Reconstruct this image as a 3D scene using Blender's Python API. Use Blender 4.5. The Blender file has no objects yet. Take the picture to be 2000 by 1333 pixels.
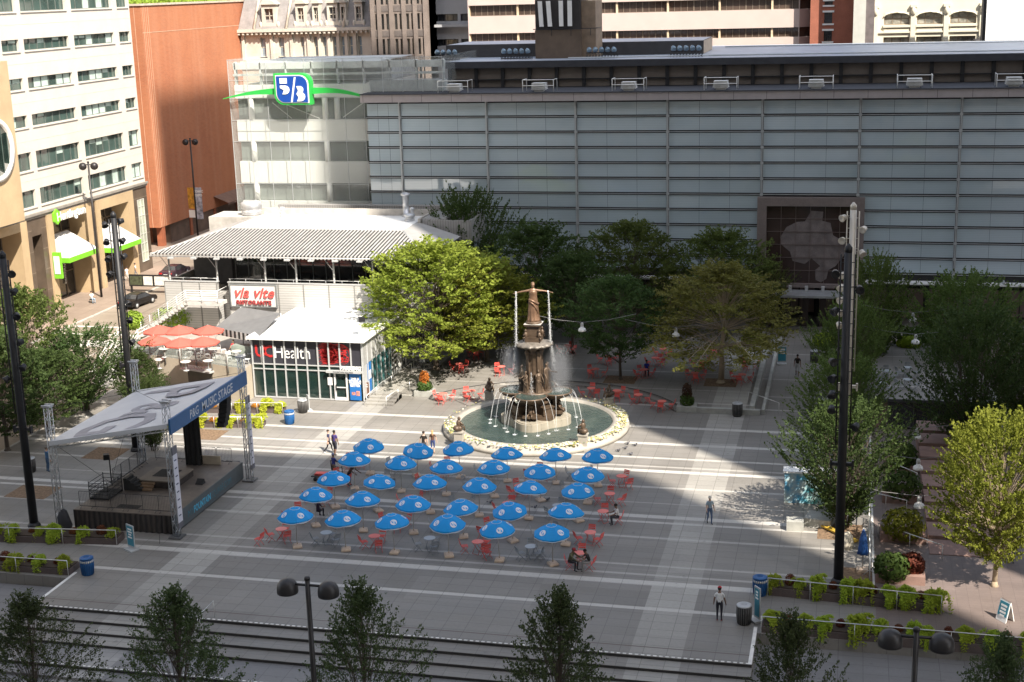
import bpy, bmesh, math, random
from mathutils import Vector, Matrix
R = math.radians
PI = math.pi
rnd = random.Random(7)
scene = bpy.context.scene
COL = scene.collection

# ------------------------------------------------------------------ camera
CAM_H = 32.0
YAW, PITCH, ROLL, FPX = R(13.831), R(14.140), R(-1.633), 2750.0
_fwd = Vector((-math.sin(YAW) * math.cos(PITCH), math.cos(YAW) * math.cos(PITCH), -math.sin(PITCH)))
_r0 = Vector((math.cos(YAW), math.sin(YAW), 0))
_u0 = _r0.cross(_fwd)
_right = _r0 * math.cos(ROLL) + _u0 * math.sin(ROLL)
_up = _u0 * math.cos(ROLL) - _r0 * math.sin(ROLL)
cam_data = bpy.data.cameras.new('camera')
cam = bpy.data.objects.new('camera', cam_data)
COL.objects.link(cam)
m = Matrix((_right, _up, -_fwd)).transposed().to_4x4()
m.translation = (0, 0, CAM_H)
cam.matrix_world = m
cam_data.lens = FPX * 36.0 / 2000.0
cam_data.sensor_width = 36.0
cam_data.clip_end = 3000
scene.camera = cam

# ------------------------------------------------------------------ light
SUN_AZ, SUN_EL = R(133.5), R(48.0)
world = bpy.data.worlds.new('World')
scene.world = world
world.use_nodes = True
wn = world.node_tree
bg = wn.nodes['Background']
sky = wn.nodes.new('ShaderNodeTexSky')
sky.sky_type = 'NISHITA'
sky.sun_disc = False
sky.sun_elevation = SUN_EL
sky.sun_rotation = SUN_AZ
sky.air_density = 1.0
sky.dust_density = 1.6
hsv = wn.nodes.new('ShaderNodeHueSaturation'); hsv.inputs['Saturation'].default_value = 0.5
wn.links.new(sky.outputs[0], hsv.inputs['Color']); wn.links.new(hsv.outputs[0], bg.inputs[0])
bg.inputs[1].default_value = 0.15
sd = bpy.data.lights.new('sun', 'SUN')
sd.energy = 4.8
sd.angle = R(0.5)
sd.color = (1.0, 0.915, 0.80)
sun = bpy.data.objects.new('sun', sd)
COL.objects.link(sun)
sdir = Vector((math.sin(SUN_AZ) * math.cos(SUN_EL), math.cos(SUN_AZ) * math.cos(SUN_EL), math.sin(SUN_EL)))
sun.rotation_euler = sdir.to_track_quat('Z', 'Y').to_euler()
scene.view_settings.view_transform = 'Standard'
scene.view_settings.look = 'None'
scene.view_settings.gamma = 1.0
scene.view_settings.exposure = 1.15
scene.cycles.max_bounces = 6
scene.cycles.diffuse_bounces = 3
scene.cycles.glossy_bounces = 3
scene.cycles.transmission_bounces = 4
scene.cycles.transparent_max_bounces = 8

# ------------------------------------------------------------------ measured photo points to places in the square
def _ray(px, py):
    return _right * ((px - 1000) / FPX) + _up * (-(py - 666.5) / FPX) + _fwd
def G(px, py, z=0.0):
    d = _ray(px, py)
    return Vector((0, 0, CAM_H)) + d * ((z - CAM_H) / d.z)
def YP(px, py, y):
    d = _ray(px, py)
    return Vector((0, 0, CAM_H)) + d * (y / d.y)
def XP(px, py, x):
    d = _ray(px, py)
    return Vector((0, 0, CAM_H)) + d * (x / d.x)

# ------------------------------------------------------------------ materials
class NT:
    """tiny node expression helper"""
    def __init__(s, name):
        s.m = bpy.data.materials.new(name)
        s.m.use_nodes = True
        s.t = s.m.node_tree
        s.b = s.t.nodes['Principled BSDF']
        s.out = s.t.nodes['Material Output']
        s._pos = s._obj = None
    def n(s, typ, **k):
        x = s.t.nodes.new(typ)
        for a, v in k.items(): setattr(x, a, v)
        return x
    def link(s, a, b): s.t.links.new(a, b)
    def setin(s, sock, v):
        if isinstance(v, bpy.types.NodeSocket): s.link(v, sock)
        else: sock.default_value = v
    def math(s, op, a, b=0.0, c=0.0, clamp=False):
        x = s.n('ShaderNodeMath', operation=op, use_clamp=clamp)
        for i, v in enumerate((a, b, c)): s.setin(x.inputs[i], v)
        return x.outputs[0]
    def obj(s):
        if not s._obj:
            tc = s.n('ShaderNodeTexCoord'); sp = s.n('ShaderNodeSeparateXYZ')
            s.link(tc.outputs['Object'], sp.inputs[0]); s._obj = (tc.outputs['Object'], sp.outputs)
        return s._obj
    def noise(s, scale, detail=4, rough=.55, vec=None, stretch=None):
        x = s.n('ShaderNodeTexNoise')
        x.inputs['Scale'].default_value = scale
        x.inputs['Detail'].default_value = detail
        x.inputs['Roughness'].default_value = rough
        v = vec if vec is not None else s.obj()[0]
        if stretch:
            mp = s.n('ShaderNodeMapping'); mp.inputs['Scale'].default_value = stretch
            s.link(v, mp.inputs[0]); v = mp.outputs[0]
        s.link(v, x.inputs['Vector'])
        return x.outputs[0]
    def ramp(s, f, lo, hi):
        x = s.n('ShaderNodeMapRange'); x.clamp = True
        s.setin(x.inputs[0], f); x.inputs[1].default_value = lo; x.inputs[2].default_value = hi
        return x.outputs[0]
    def mix(s, f, a, b, mode='MIX'):
        x = s.n('ShaderNodeMix', data_type='RGBA', blend_type=mode)
        s.setin(x.inputs[0], f)
        for i, v in ((6, a), (7, b)):
            if isinstance(v, tuple): v = (*v[:3], 1)
            s.setin(x.inputs[i], v)
        return x.outputs[2]
    def col(s, v): s.setin(s.b.inputs['Base Color'], (*v[:3], 1) if isinstance(v, tuple) else v)
    def bump(s, h, strength=.3, dist=.02):
        x = s.n('ShaderNodeBump'); x.inputs['Strength'].default_value = strength; x.inputs['Distance'].default_value = dist
        s.link(h, x.inputs['Height']); s.link(x.outputs[0], s.b.inputs['Normal'])
    def rough(s, v): s.setin(s.b.inputs['Roughness'], v)

MATS = {}
def M(name, col, rough=.6, metal=0.0, var=.18, scale=1.5, bump=0.0, fine=0.0, spec=.5):
    """paint/metal/stone with uneven tone; made once"""
    if name in MATS: return MATS[name]
    t = NT(name)
    f = t.ramp(t.noise(scale, 5), .3, .7)
    c = t.mix(f, tuple(x * (1 - var) for x in col), tuple(min(1, x * (1 + var)) for x in col))
    if fine:
        g = t.ramp(t.noise(scale * 9, 3), .35, .65)
        c = t.mix(t.math('MULTIPLY', g, fine), c, tuple(x * .45 for x in col))
    t.col(c); t.rough(rough)
    t.b.inputs['Metallic'].default_value = metal
    t.b.inputs['Specular IOR Level'].default_value = spec
    if bump: t.bump(t.noise(scale * 12, 4), bump, .02)
    MATS[name] = t.m
    return t.m

def glass_mat(name, col, rough=.06, spec=.8, var=.25, scale=.4):
    """window glass seen from outside: dark interior under a mirror-like skin"""
    if name in MATS: return MATS[name]
    t = NT(name)
    f = t.ramp(t.noise(scale, 3), .35, .65)
    t.col(t.mix(f, tuple(x * (1 - var) for x in col), tuple(min(1, x * (1 + var)) for x in col)))
    t.rough(rough); t.b.inputs['Specular IOR Level'].default_value = spec
    t.b.inputs['IOR'].default_value = 1.6
    MATS[name] = t.m
    return t.m

def leaf_mat(name, c1, c2, trans=.35):
    if name in MATS: return MATS[name]
    t = NT(name)
    oi = t.n('ShaderNodeObjectInfo')
    geo = t.n('ShaderNodeNewGeometry')
    f = t.math('ADD', t.math('MULTIPLY', t.ramp(t.noise(.9, 3), .3, .7), .6), t.math('MULTIPLY', geo.outputs['Random Per Island'], .4))
    c = t.mix(f, c1, c2)
    hs = t.n('ShaderNodeHueSaturation'); t.link(c, hs.inputs['Color'])
    t.setin(hs.inputs['Value'], t.math('ADD', t.math('MULTIPLY', oi.outputs['Random'], .4), .8))
    t.setin(hs.inputs['Hue'], t.math('ADD', t.math('MULTIPLY', oi.outputs['Random'], .03), .485))
    t.col(hs.outputs[0]); t.rough(.6); t.b.inputs['Specular IOR Level'].default_value = .15
    tr = t.n('ShaderNodeBsdfTranslucent'); t.link(hs.outputs[0], tr.inputs['Color'])
    mx = t.n('ShaderNodeMixShader'); mx.inputs[0].default_value = trans
    t.link(t.b.outputs[0], mx.inputs[1]); t.link(tr.outputs[0], mx.inputs[2]); t.link(mx.outputs[0], t.out.inputs[0])
    MATS[name] = t.m
    return t.m

# ------------------------------------------------------------------ mesh building
class MB:
    def __init__(s): s.v = []; s.f = []; s.mi = []; s.sm = []
    def add(s, vs, fs, mi=0, smooth=False):
        o = len(s.v); s.v += [tuple(p) for p in vs]
        for f in fs: s.f.append(tuple(i + o for i in f)); s.mi.append(mi); s.sm.append(smooth)
        return s
    def box(s, x0, x1, y0, y1, z0, z1, mi=0):
        return s.add([(x0,y0,z0),(x1,y0,z0),(x1,y1,z0),(x0,y1,z0),(x0,y0,z1),(x1,y0,z1),(x1,y1,z1),(x0,y1,z1)],
                     [(0,3,2,1),(4,5,6,7),(0,1,5,4),(1,2,6,5),(2,3,7,6),(3,0,4,7)], mi)
    def cbox(s, c, sx, sy, sz, rz=0, mi=0):
        x, y, z = c; k, q = math.cos(rz), math.sin(rz)
        vs = []
        for dz in (-sz/2, sz/2):
            for a, b in ((-1,-1),(1,-1),(1,1),(-1,1)):
                dx, dy = a*sx/2, b*sy/2
                vs.append((x + dx*k - dy*q, y + dx*q + dy*k, z + dz))
        return s.add(vs, [(0,3,2,1),(4,5,6,7),(0,1,5,4),(1,2,6,5),(2,3,7,6),(3,0,4,7)], mi)
    def quad(s, a, b, c, d, mi=0): return s.add([a,b,c,d], [(0,1,2,3)], mi)
    def tube(s, pts, r, n=6, mi=0, r1=None, smooth=True, cap=True):
        pts = [Vector(p) for p in pts]; N = len(pts)
        vs = []; fs = []
        ref = None
        for i, p in enumerate(pts):
            d = (pts[min(i+1, N-1)] - pts[max(i-1, 0)])
            if d.length < 1e-9: d = Vector((0,0,1))
            d.normalize()
            if ref is None:
                ref = Vector((0,0,1)) if abs(d.z) < .9 else Vector((1,0,0))
            a = d.cross(ref)
            if a.length < 1e-6: a = d.orthogonal()
            a.normalize(); b = d.cross(a); ref = b.cross(d) if False else ref
            rr = r if r1 is None else r + (r1 - r) * i / max(1, N-1)
            for k in range(n):
                t = 2*PI*k/n; vs.append(p + a*(rr*math.cos(t)) + b*(rr*math.sin(t)))
        for i in range(N-1):
            for k in range(n):
                k2 = (k+1) % n
                fs.append((i*n+k, i*n+k2, (i+1)*n+k2, (i+1)*n+k))
        if cap:
            fs.append(tuple(range(n-1, -1, -1))); fs.append(tuple((N-1)*n + k for k in range(n)))
        return s.add(vs, fs, mi, smooth)
    def lathe(s, prof, c=(0,0,0), n=24, mi=0, smooth=True, wob=None):
        vs = []; fs = []
        for r, z in prof:
            for k in range(n):
                t = 2*PI*k/n; q = r * (1 + (wob(t, z) if wob else 0))
                vs.append((c[0]+q*math.cos(t), c[1]+q*math.sin(t), c[2]+z))
        for i in range(len(prof)-1):
            for k in range(n):
                k2 = (k+1) % n
                fs.append((i*n+k, i*n+k2, (i+1)*n+k2, (i+1)*n+k))
        if prof[0][0] > 1e-4: fs.append(tuple(range(n-1, -1, -1)))
        if prof[-1][0] > 1e-4: fs.append(tuple((len(prof)-1)*n + k for k in range(n)))
        return s.add(vs, fs, mi, smooth)
    def disc(s, c, r, n=32, mi=0):
        return s.add([(c[0]+r*math.cos(2*PI*k/n), c[1]+r*math.sin(2*PI*k/n), c[2]) for k in range(n)], [tuple(range(n))], mi)
    def cyl(s, c, r, h, n=16, mi=0, r1=None):
        return s.lathe([(r, 0), (r if r1 is None else r1, h)], c, n, mi, smooth=n > 8 and False)
    def ell(s, c, rx, ry, rz, n=12, m_=7, mi=0, rot=0.0):
        vs = [(c[0],c[1],c[2]-rz)]; fs = []
        ck, sk = math.cos(rot), math.sin(rot)
        for j in range(1, m_):
            ph = -PI/2 + PI*j/m_
            for k in range(n):
                t = 2*PI*k/n; x, y = rx*math.cos(ph)*math.cos(t), ry*math.cos(ph)*math.sin(t)
                vs.append((c[0]+x*ck-y*sk, c[1]+x*sk+y*ck, c[2]+rz*math.sin(ph)))
        vs.append((c[0],c[1],c[2]+rz)); top = len(vs)-1
        for k in range(n): fs.append((0, 1+(k+1)%n, 1+k))
        for j in range(m_-2):
            for k in range(n):
                k2 = (k+1)%n; a = 1+j*n
                fs.append((a+k, a+k2, a+n+k2, a+n+k))
        a = 1+(m_-2)*n
        for k in range(n): fs.append((a+k, a+(k+1)%n, top))
        return s.add(vs, fs, mi, True)
    def prism(s, poly, z0, z1, mi=0, caps=True):
        n = len(poly)
        vs = [(x,y,z0) for x,y in poly] + [(x,y,z1) for x,y in poly]
        fs = [(i, (i+1)%n, n+(i+1)%n, n+i) for i in range(n)]
        if caps: fs += [tuple(range(n-1,-1,-1)), tuple(range(n, 2*n))]
        return s.add(vs, fs, mi)
    def plate(s, pts, d, mi=0):
        """flat outline pts (3-D, planar) given thickness vector d"""
        d = Vector(d); n = len(pts); P0 = [Vector(p) for p in pts]
        vs = P0 + [p + d for p in P0]
        fs = [(i, (i+1)%n, n+(i+1)%n, n+i) for i in range(n)] + [tuple(range(n-1,-1,-1)), tuple(range(n,2*n))]
        return s.add(vs, fs, mi)
    def build(s, name, mats, parent=None, off=None):
        me = bpy.data.meshes.new(name)
        if off is None: off = BASE.get(parent.name, (0,0,0)) if parent is not None else (0,0,0)
        ox, oy, oz = off
        me.from_pydata([(x-ox, y-oy, z-oz) for x,y,z in s.v], [], s.f)
        if not isinstance(mats, (list, tuple)): mats = [mats]
        for q in mats: me.materials.append(q)
        if len(mats) > 1: me.polygons.foreach_set('material_index', s.mi)
        me.polygons.foreach_set('use_smooth', s.sm)
        me.update()
        ob = bpy.data.objects.new(name, me); COL.objects.link(ob)
        if parent is not None:
            ob.parent = parent; BASE[ob.name] = off
        else: ob.location = off; BASE[ob.name] = off
        return ob

BASE = {}
def tag(o, label, cat, group=None):
    o['label'] = label; o['category'] = cat
    if group: o['group'] = group
    return o
def struct(o): o['kind'] = 'structure'; return o
def thing(name, label, cat, loc=(0,0,0), group=None):
    o = bpy.data.objects.new(name, None); COL.objects.link(o)
    o.empty_display_size = .2
    o.location = loc; BASE[o.name] = tuple(loc)
    return tag(o, label, cat, group)
KIDS = {}
def _kids(o): return list(o.children)
def dup(o, loc, rz=0.0, label=None, group=None, scale=None):
    def cp(x, par):
        c = x.copy(); COL.objects.link(c)
        if par is not None: c.parent = par
        for ch in _kids(x): cp(ch, c)
        return c
    r = cp(o, None); r.location = loc; r.rotation_euler = (0, 0, rz)
    if scale: r.scale = (scale,)*3
    if label: r['label'] = label
    if group: r['group'] = group
    return r
def place(o, loc, rz=0.0):
    o.location = loc; o.rotation_euler = (0,0,rz); return o

def text(name, s, size, mat, parent, origin, xdir, zdir, depth=.04, align='CENTER', bold=.0, shear=0.0, spacing=1.0, sx=1.0):
    """raised lettering; origin in world space, xdir along the line, zdir up"""
    cu = bpy.data.curves.new(name, 'FONT')
    cu.body = s; cu.size = size; cu.extrude = depth; cu.align_x = align; cu.offset = bold; cu.shear = shear
    cu.space_character = spacing; cu.resolution_u = 2
    tmp = bpy.data.objects.new('tmp_text', cu); COL.objects.link(tmp)
    dg = bpy.context.evaluated_depsgraph_get(); dg.update()
    me = bpy.data.meshes.new_from_object(tmp.evaluated_get(dg))
    bpy.data.objects.remove(tmp)
    xd = Vector(xdir).normalized(); zd = Vector(zdir).normalized(); nd = xd.cross(zd)
    mt = Matrix((xd*sx, zd, nd)).transposed().to_4x4()
    off = Vector(BASE.get(parent.name, (0,0,0))) if parent is not None else Vector()
    mt.translation = Vector(origin) - off
    me.transform(mt); me.name = name
    me.materials.clear(); me.materials.append(mat)
    ob = bpy.data.objects.new(name, me); COL.objects.link(ob)
    if parent is not None: ob.parent = parent; BASE[ob.name] = tuple(off)
    return ob

# the city's towers that stand round the square outside the frame and shade it
def city_tower(label, x0, x1, y0, y1, z1, storey=4.0, bay=4.0):
    b = MB(); b.box(x0, x1, y0, y1, -2, z1)
    t = NT('tower_stone_' + label[:6])
    p = t.obj()[1]
    fx = t.math('FRACT', t.math('DIVIDE', t.math('ADD', p[0], p[1]), bay)); fz = t.math('FRACT', t.math('DIVIDE', p[2], storey))
    w = t.math('MULTIPLY', t.math('LESS_THAN', t.math('ABSOLUTE', t.math('SUBTRACT', fx, .5)), .3),
               t.math('LESS_THAN', t.math('ABSOLUTE', t.math('SUBTRACT', fz, .5)), .3))
    t.col(t.mix(w, (.50, .45, .38), (.09, .11, .13)))
    t.rough(t.math('SUBTRACT', .75, t.math('MULTIPLY', w, .6)))
    o = b.build('office_tower', t.m)
    tag(o, label, 'tower')
    r = MB(); r.box(x0+4, x1-4, y0+4, y1-4, z1, z1+5); q = r.build('roof_plant', M('tower_roof', (.3,.3,.3)), o, (0,0,0))
    return o
city_tower('tall stone office tower standing behind the viewpoint', -170, 83, -45, -2.5, 148)
city_tower('tallest stone tower across the street to the right', 48, 74, 39.3, 62, 228)
city_tower('lower stone office block on the right behind the trees', 42, 95, 62.5, 100, 128)
# ------------------------------------------------------------------ paving
def paving(name, base, light, white, bands=True, tile=(1.17, .9), stripes=True):
    t = NT(name)
    geo = t.n('ShaderNodeNewGeometry'); sp = t.n('ShaderNodeSeparateXYZ'); t.link(geo.outputs['Position'], sp.inputs[0])
    x, y, z = sp.outputs
    pos = geo.outputs['Position']
    def between(v, a, b): 
        return t.math('MULTIPLY', t.math('GREATER_THAN', v, a), t.math('LESS_THAN', v, b))
    # one slab = one tone
    cx = t.math('FLOOR', t.math('DIVIDE', x, tile[0])); cy = t.math('FLOOR', t.math('DIVIDE', y, tile[1]))
    cmb = t.n('ShaderNodeCombineXYZ'); t.link(cx, cmb.inputs[0]); t.link(cy, cmb.inputs[1])
    wnz = t.n('ShaderNodeTexWhiteNoise', noise_dimensions='2D'); t.link(cmb.outputs[0], wnz.inputs['Vector'])
    wn2 = t.n('ShaderNodeTexWhiteNoise', noise_dimensions='1D'); t.link(t.math('FLOOR', t.math('DIVIDE', y, 4.55)), wn2.inputs['W'])
    wn3 = t.n('ShaderNodeTexWhiteNoise', noise_dimensions='1D'); t.link(t.math('ADD', t.math('FLOOR', t.math('DIVIDE', y, 3.1)), 40.0), wn3.inputs['W'])
    blotch = t.ramp(t.noise(.16, 6, .6, pos), .32, .68)
    fine = t.ramp(t.noise(5.0, 5, .7, pos), .3, .7)
    col = t.mix(blotch, tuple(c*.86 for c in base), tuple(c*1.16 for c in base))
    col = t.mix(t.math('MULTIPLY', wn2.outputs[0], .28), col, tuple(c*.62 for c in base))
    if stripes:
        bx = t.math('FLOOR', t.math('DIVIDE', t.math('ADD', x, 100.0), 7.0)); by = t.math('FLOOR', t.math('DIVIDE', y, 3.05))
        cb2 = t.n('ShaderNodeCombineXYZ'); t.link(bx, cb2.inputs[0]); t.link(by, cb2.inputs[1])
        wb = t.n('ShaderNodeTexWhiteNoise', noise_dimensions='2D'); t.link(cb2.outputs[0], wb.inputs['Vector'])
        col = t.mix(t.math('MULTIPLY', wb.outputs[0], .46), col, tuple(c*.6 for c in base))
        streak = t.ramp(t.noise(.55, 5, .65, pos, (.35,1.6,1)), .45, .75)
        col = t.mix(t.math('MULTIPLY', streak, .35), col, (base[0]*.62, base[1]*.57, base[2]*.5))
        # pale cross strips, one every 14 m
        s = t.math('LESS_THAN', t.math('FRACT', t.math('DIVIDE', t.math('ADD', x, 38.5 + 28*4), 28.1)), .092)
        col = t.mix(t.math('MULTIPLY', s, t.math('ADD', .45, t.math('MULTIPLY', wn3.outputs[0], .55))), col, light)
    col = t.mix(t.math('MULTIPLY', wnz.outputs[0], .22), col, tuple(c*.55 for c in base))
    if bands:
        for yc, w, a in ((60.9,.2,.0),(63.7,.1,-.8),(68.1,.34,.9),(71.35,.6,1),(72.45,.25,.55),(73.75,.25,.6),(77.85,.28,.6),(80.3,.3,.8),(81.25,.55,.9),(83.6,.2,.4),
                         (86.45,.3,.8),(89.6,.5,1),(90.5,.25,.6),(92.3,.3,.9),(95.4,.45,1),(99.3,.5,.9),(104.8,.26,.7),(108.4,.2,.45),(113.5,.22,.6),(121.8,.22,.55)):
            f = t.math('MULTIPLY', between(y, yc-w/2, yc+w/2), abs(a))
            col = t.mix(f, col, white if a > 0 else (.09,.06,.05))
    gx = t.math('LESS_THAN', t.math('FRACT', t.math('DIVIDE', x, tile[0])), .02)
    gy = t.math('LESS_THAN', t.math('FRACT', t.math('DIVIDE', y, tile[1])), .026)
    col = t.mix(t.math('MULTIPLY', t.math('MAXIMUM', gx, gy), .75), col, tuple(c*.3 for c in base))
    col = t.mix(t.math('MULTIPLY', fine, .20), col, tuple(c*.35 for c in base))
    spots = t.ramp(t.noise(1.7, 2, .5, pos), .70, .76)
    col = t.mix(t.math('MULTIPLY', spots, .35), col, tuple(c*.3 for c in base))
    t.col(col)
    t.rough(t.math('ADD', .42, t.math('MULTIPLY', blotch, .25)))
    t.b.inputs['Specular IOR Level'].default_value = .45
    MATS[name] = t.m
    return t.m
PAVE = paving('granite_paving', (.262,.247,.225), (.40,.385,.35), (.52,.50,.46))
BRICKP = paving('brick_paving', (.19,.15,.135), (.3,.25,.2), (.45,.42,.4), bands=False, tile=(.6,.3), stripes=False)
ROADM = paving('pale_road_surface', (.30,.25,.20), (.5,.45,.4), (.75,.72,.68), bands=False, tile=(6,4.5), stripes=False)
LOWM = paving('lower_paving', (.225,.22,.22), (.36,.35,.33), (.55,.53,.48), bands=False, tile=(1.2,.9))

# wide ground under everything
b = MB(); b.quad((-1500,-600,-1.2),(1500,-600,-1.2),(1500,1600,-1.2),(-1500,1600,-1.2))
struct(b.build('ground', M('city_ground', (.16,.15,.14), .8)))
# the square: one slab whose front edge steps round the stairs and ramps
b = MB()
front = [(-60,66.4),(-42.8,66.4),(-42.8,62.74),(-4.0,62.74),(-4.0,66.2),(30,66.2)]
b.prism(front + [(30,137.5),(-60,137.5)], -1.19, 0)
struct(b.build('plaza', PAVE))
b = MB(); b.prism([(30.0,55),(120,55),(120,260),(30.0,260)], -1.19, -.01); b.prism([(-60,137.6),(29.9,137.6),(29.9,260),(-60,260)], -1.19, -.01)
struct(b.build('pavement', M('plain_pavement', (.2,.19,.18), .8)))
# street on the left with its pavements
b = MB(); b.prism([(-76.4,60),(-60.1,60),(-60.1,240),(-76.4,240)], -1.19, -.12)
b.prism([(-140,154.6),(-76.5,154.6),(-76.5,163),(-140,163)], -1.19, -.13)
struct(b.build('road', ROADM))
b = MB(); b.prism([(-140,60),(-76.5,60),(-76.5,154.5),(-140,154.5)], -1.19, 0.0); b.prism([(-140,163.1),(-76.5,163.1),(-76.5,260),(-140,260)], -1.19, 0.0)
struct(b.build('bank_pavement', paving('pink_pavement', (.31,.24,.19), (.4,.35,.3), (.6,.6,.6), bands=False, tile=(1.5,1.5), stripes=False)))
b = MB()
for yy in (121.0, 124.0):
    b.quad((-76.0,yy,-.114),(-60.4,yy,-.114),(-60.4,yy+.45,-.114),(-76.0,yy+.45,-.114))
for k in range(9):
    y0 = 100 + k*6
    if 119 < y0 < 126: continue
    b.quad((-68.3,y0,-.115),(-68.15,y0,-.115),(-68.15,y0+2.6,-.115),(-68.3,y0+2.6,-.115))
b.quad((-73.2,116.2,-.113),(-66.0,117.2,-.113),(-65.6,119.6,-.113),(-73.0,118.8,-.113))
struct(b.build('road_markings', M('road_paint', (.55,.53,.49), .7, var=.25, scale=2)))
b = MB(); b.prism([(-76.5,60),(-76.25,60),(-76.25,154.5),(-76.5,154.5)], -.1, .03); b.prism([(-60.12,60),(-59.9,60),(-59.9,240),(-60.12,240)], -.1, .03)
struct(b.build('kerb', M('kerb_stone', (.42,.40,.36), .8)))
# lower level in front: landing, second flight
b = MB(); b.prism([(-75,57.7),(40,57.7),(40,66.3),(-75,66.3)], -1.195, -.6)
b.prism([(-75,56.8),(40,56.8),(40,57.69),(-75,57.69)], -1.195, -.75)
b.prism([(-75,55.9),(40,55.9),(40,56.79),(-75,56.79)], -1.195, -.9)
b.prism([(-75,10),(40,10),(40,55.89),(-75,55.89)], -1.195, -1.05)
struct(b.build('lower_pavement', LOWM))
b = MB()
for k in range(1, 4):
    b.box(-42.8, -4.0, 62.73-.98*k, 62.73-.98*(k-1), -.599, -.15*k)
struct(b.build('steps', PAVE))
# studded white nosing along the top step, dark strips painting the shade onto the risers
b = MB()
x = -42.7
while x < -4.1:
    b.box(x, x+.17, 62.76, 62.86, .001, .012); b.box(x, x+.17, 57.74, 57.84, -.599, -.588); x += .3
b.box(-42.86,-42.68,62.74,67.2,.002,.014); b.box(-4.2,-4.02,62.74,66.9,.002,.014)
struct(b.build('step_nosing', M('white_stud', (.72,.70,.66), .6)))
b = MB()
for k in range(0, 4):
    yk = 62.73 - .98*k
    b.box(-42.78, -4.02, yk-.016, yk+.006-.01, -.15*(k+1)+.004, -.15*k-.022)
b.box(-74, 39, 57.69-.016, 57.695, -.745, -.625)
struct(b.build('riser_shade', M('dark_riser', (.035,.033,.032), .8)))

# raised terrace behind the fountain: two curved risers
FC = Vector((-22.45, 98.0, 0))
def arc(r, a0, a1, n=28): return [(FC.x + r*math.cos(R(a0+(a1-a0)*i/n)), FC.y + r*math.sin(R(a0+(a1-a0)*i/n))) for i in range(n+1)]
b = MB()
ra = 11.6
p2 = arc(ra, 28, 150)
b.prism(arc(ra-.55, 28, 150) + arc(ra+.02, 28, 150)[::-1], .001, .15)
b.prism([(-7.1,103.6),(-12.2,103.6)] + p2 + [(-33.6,128.5),(-7.1,128.5)], .002, .30)
struct(b.build('terrace', PAVE))
b = MB()
pts = [(x, y, .31) for x, y in arc(ra, 29, 149)]
b.tube(pts, .03, 4)
struct(b.build('terrace_edge', M('dark_riser', (.03,.03,.03))))
b = MB(); b.box(-7.1,-6.72,103.6,121.5,.0,.62); b.box(-6.2,-5.95,103.6,121.5,0,.36)
b.box(-11.9,-6.3,103.2,103.58,0,.42)
o = b.build('kerb_wall', M('curb_granite', (.36,.36,.33), .6)); tag(o, 'long low granite kerb wall beside the sloping walkway', 'low wall')
# tree pits and soil
b = MB()
def pit(c, sx, sy, z=.006): b.quad((c[0]-sx,c[1]-sy,z),(c[0]+sx,c[1]-sy,z),(c[0]+sx,c[1]+sy,z),(c[0]-sx,c[1]+sy,z))
pit((8.1,74.2), 2.3, 1.6); pit((.9,74.4), 1.15, .95); pit((-.1,80.6),1.3,1.3); pit((-52.0,87.2),1.3,1.3); pit((-52.8,79.0),1.5,1.2); pit((-46.6,92.5),1.3,1.2)
for p in ((1408,748),(1212,742)): 
    c = G(*p, .3); pit(c, 1.3, 1.2, .306)
soil = b.build('soil', M('bark_soil', (.17,.11,.065), .95, var=.5, scale=6, bump=.5)); struct(soil)
# brick walk and stairs on the right
b = MB(); b.prism([(1.85,66.3),(30,66.3),(30,128),(1.85,128)], 0.0, .008)
struct(b.build('brick_walk', BRICKP))
b = MB(); b.box(1.72,1.84,73.2,99,.0,.03); struct(b.build('walk_line', M('white_stud', (.7,.7,.7))))
# ------------------------------------------------------------------ bodies: one skinned, continuous surface each
def skin_body(verts, edges, root, name='body', sub=1):
    me = bpy.data.meshes.new(name)
    me.from_pydata([v[0] for v in verts], edges, [])
    ob = bpy.data.objects.new('tmp_body', me); COL.objects.link(ob)
    ob.modifiers.new('s', 'SKIN')
    for i, v in enumerate(verts):
        r = v[1] if isinstance(v[1], tuple) else (v[1], v[1])
        me.skin_vertices[0].data[i].radius = r
        me.skin_vertices[0].data[i].use_root = (i == root)
    ss = ob.modifiers.new('u', 'SUBSURF'); ss.levels = sub; ss.render_levels = sub
    dg = bpy.context.evaluated_depsgraph_get(); dg.update()
    m2 = bpy.data.meshes.new_from_object(ob.evaluated_get(dg))
    bpy.data.objects.remove(ob); bpy.data.meshes.remove(me)
    m2.name = name
    for p in m2.polygons: p.use_smooth = True
    return m2

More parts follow.
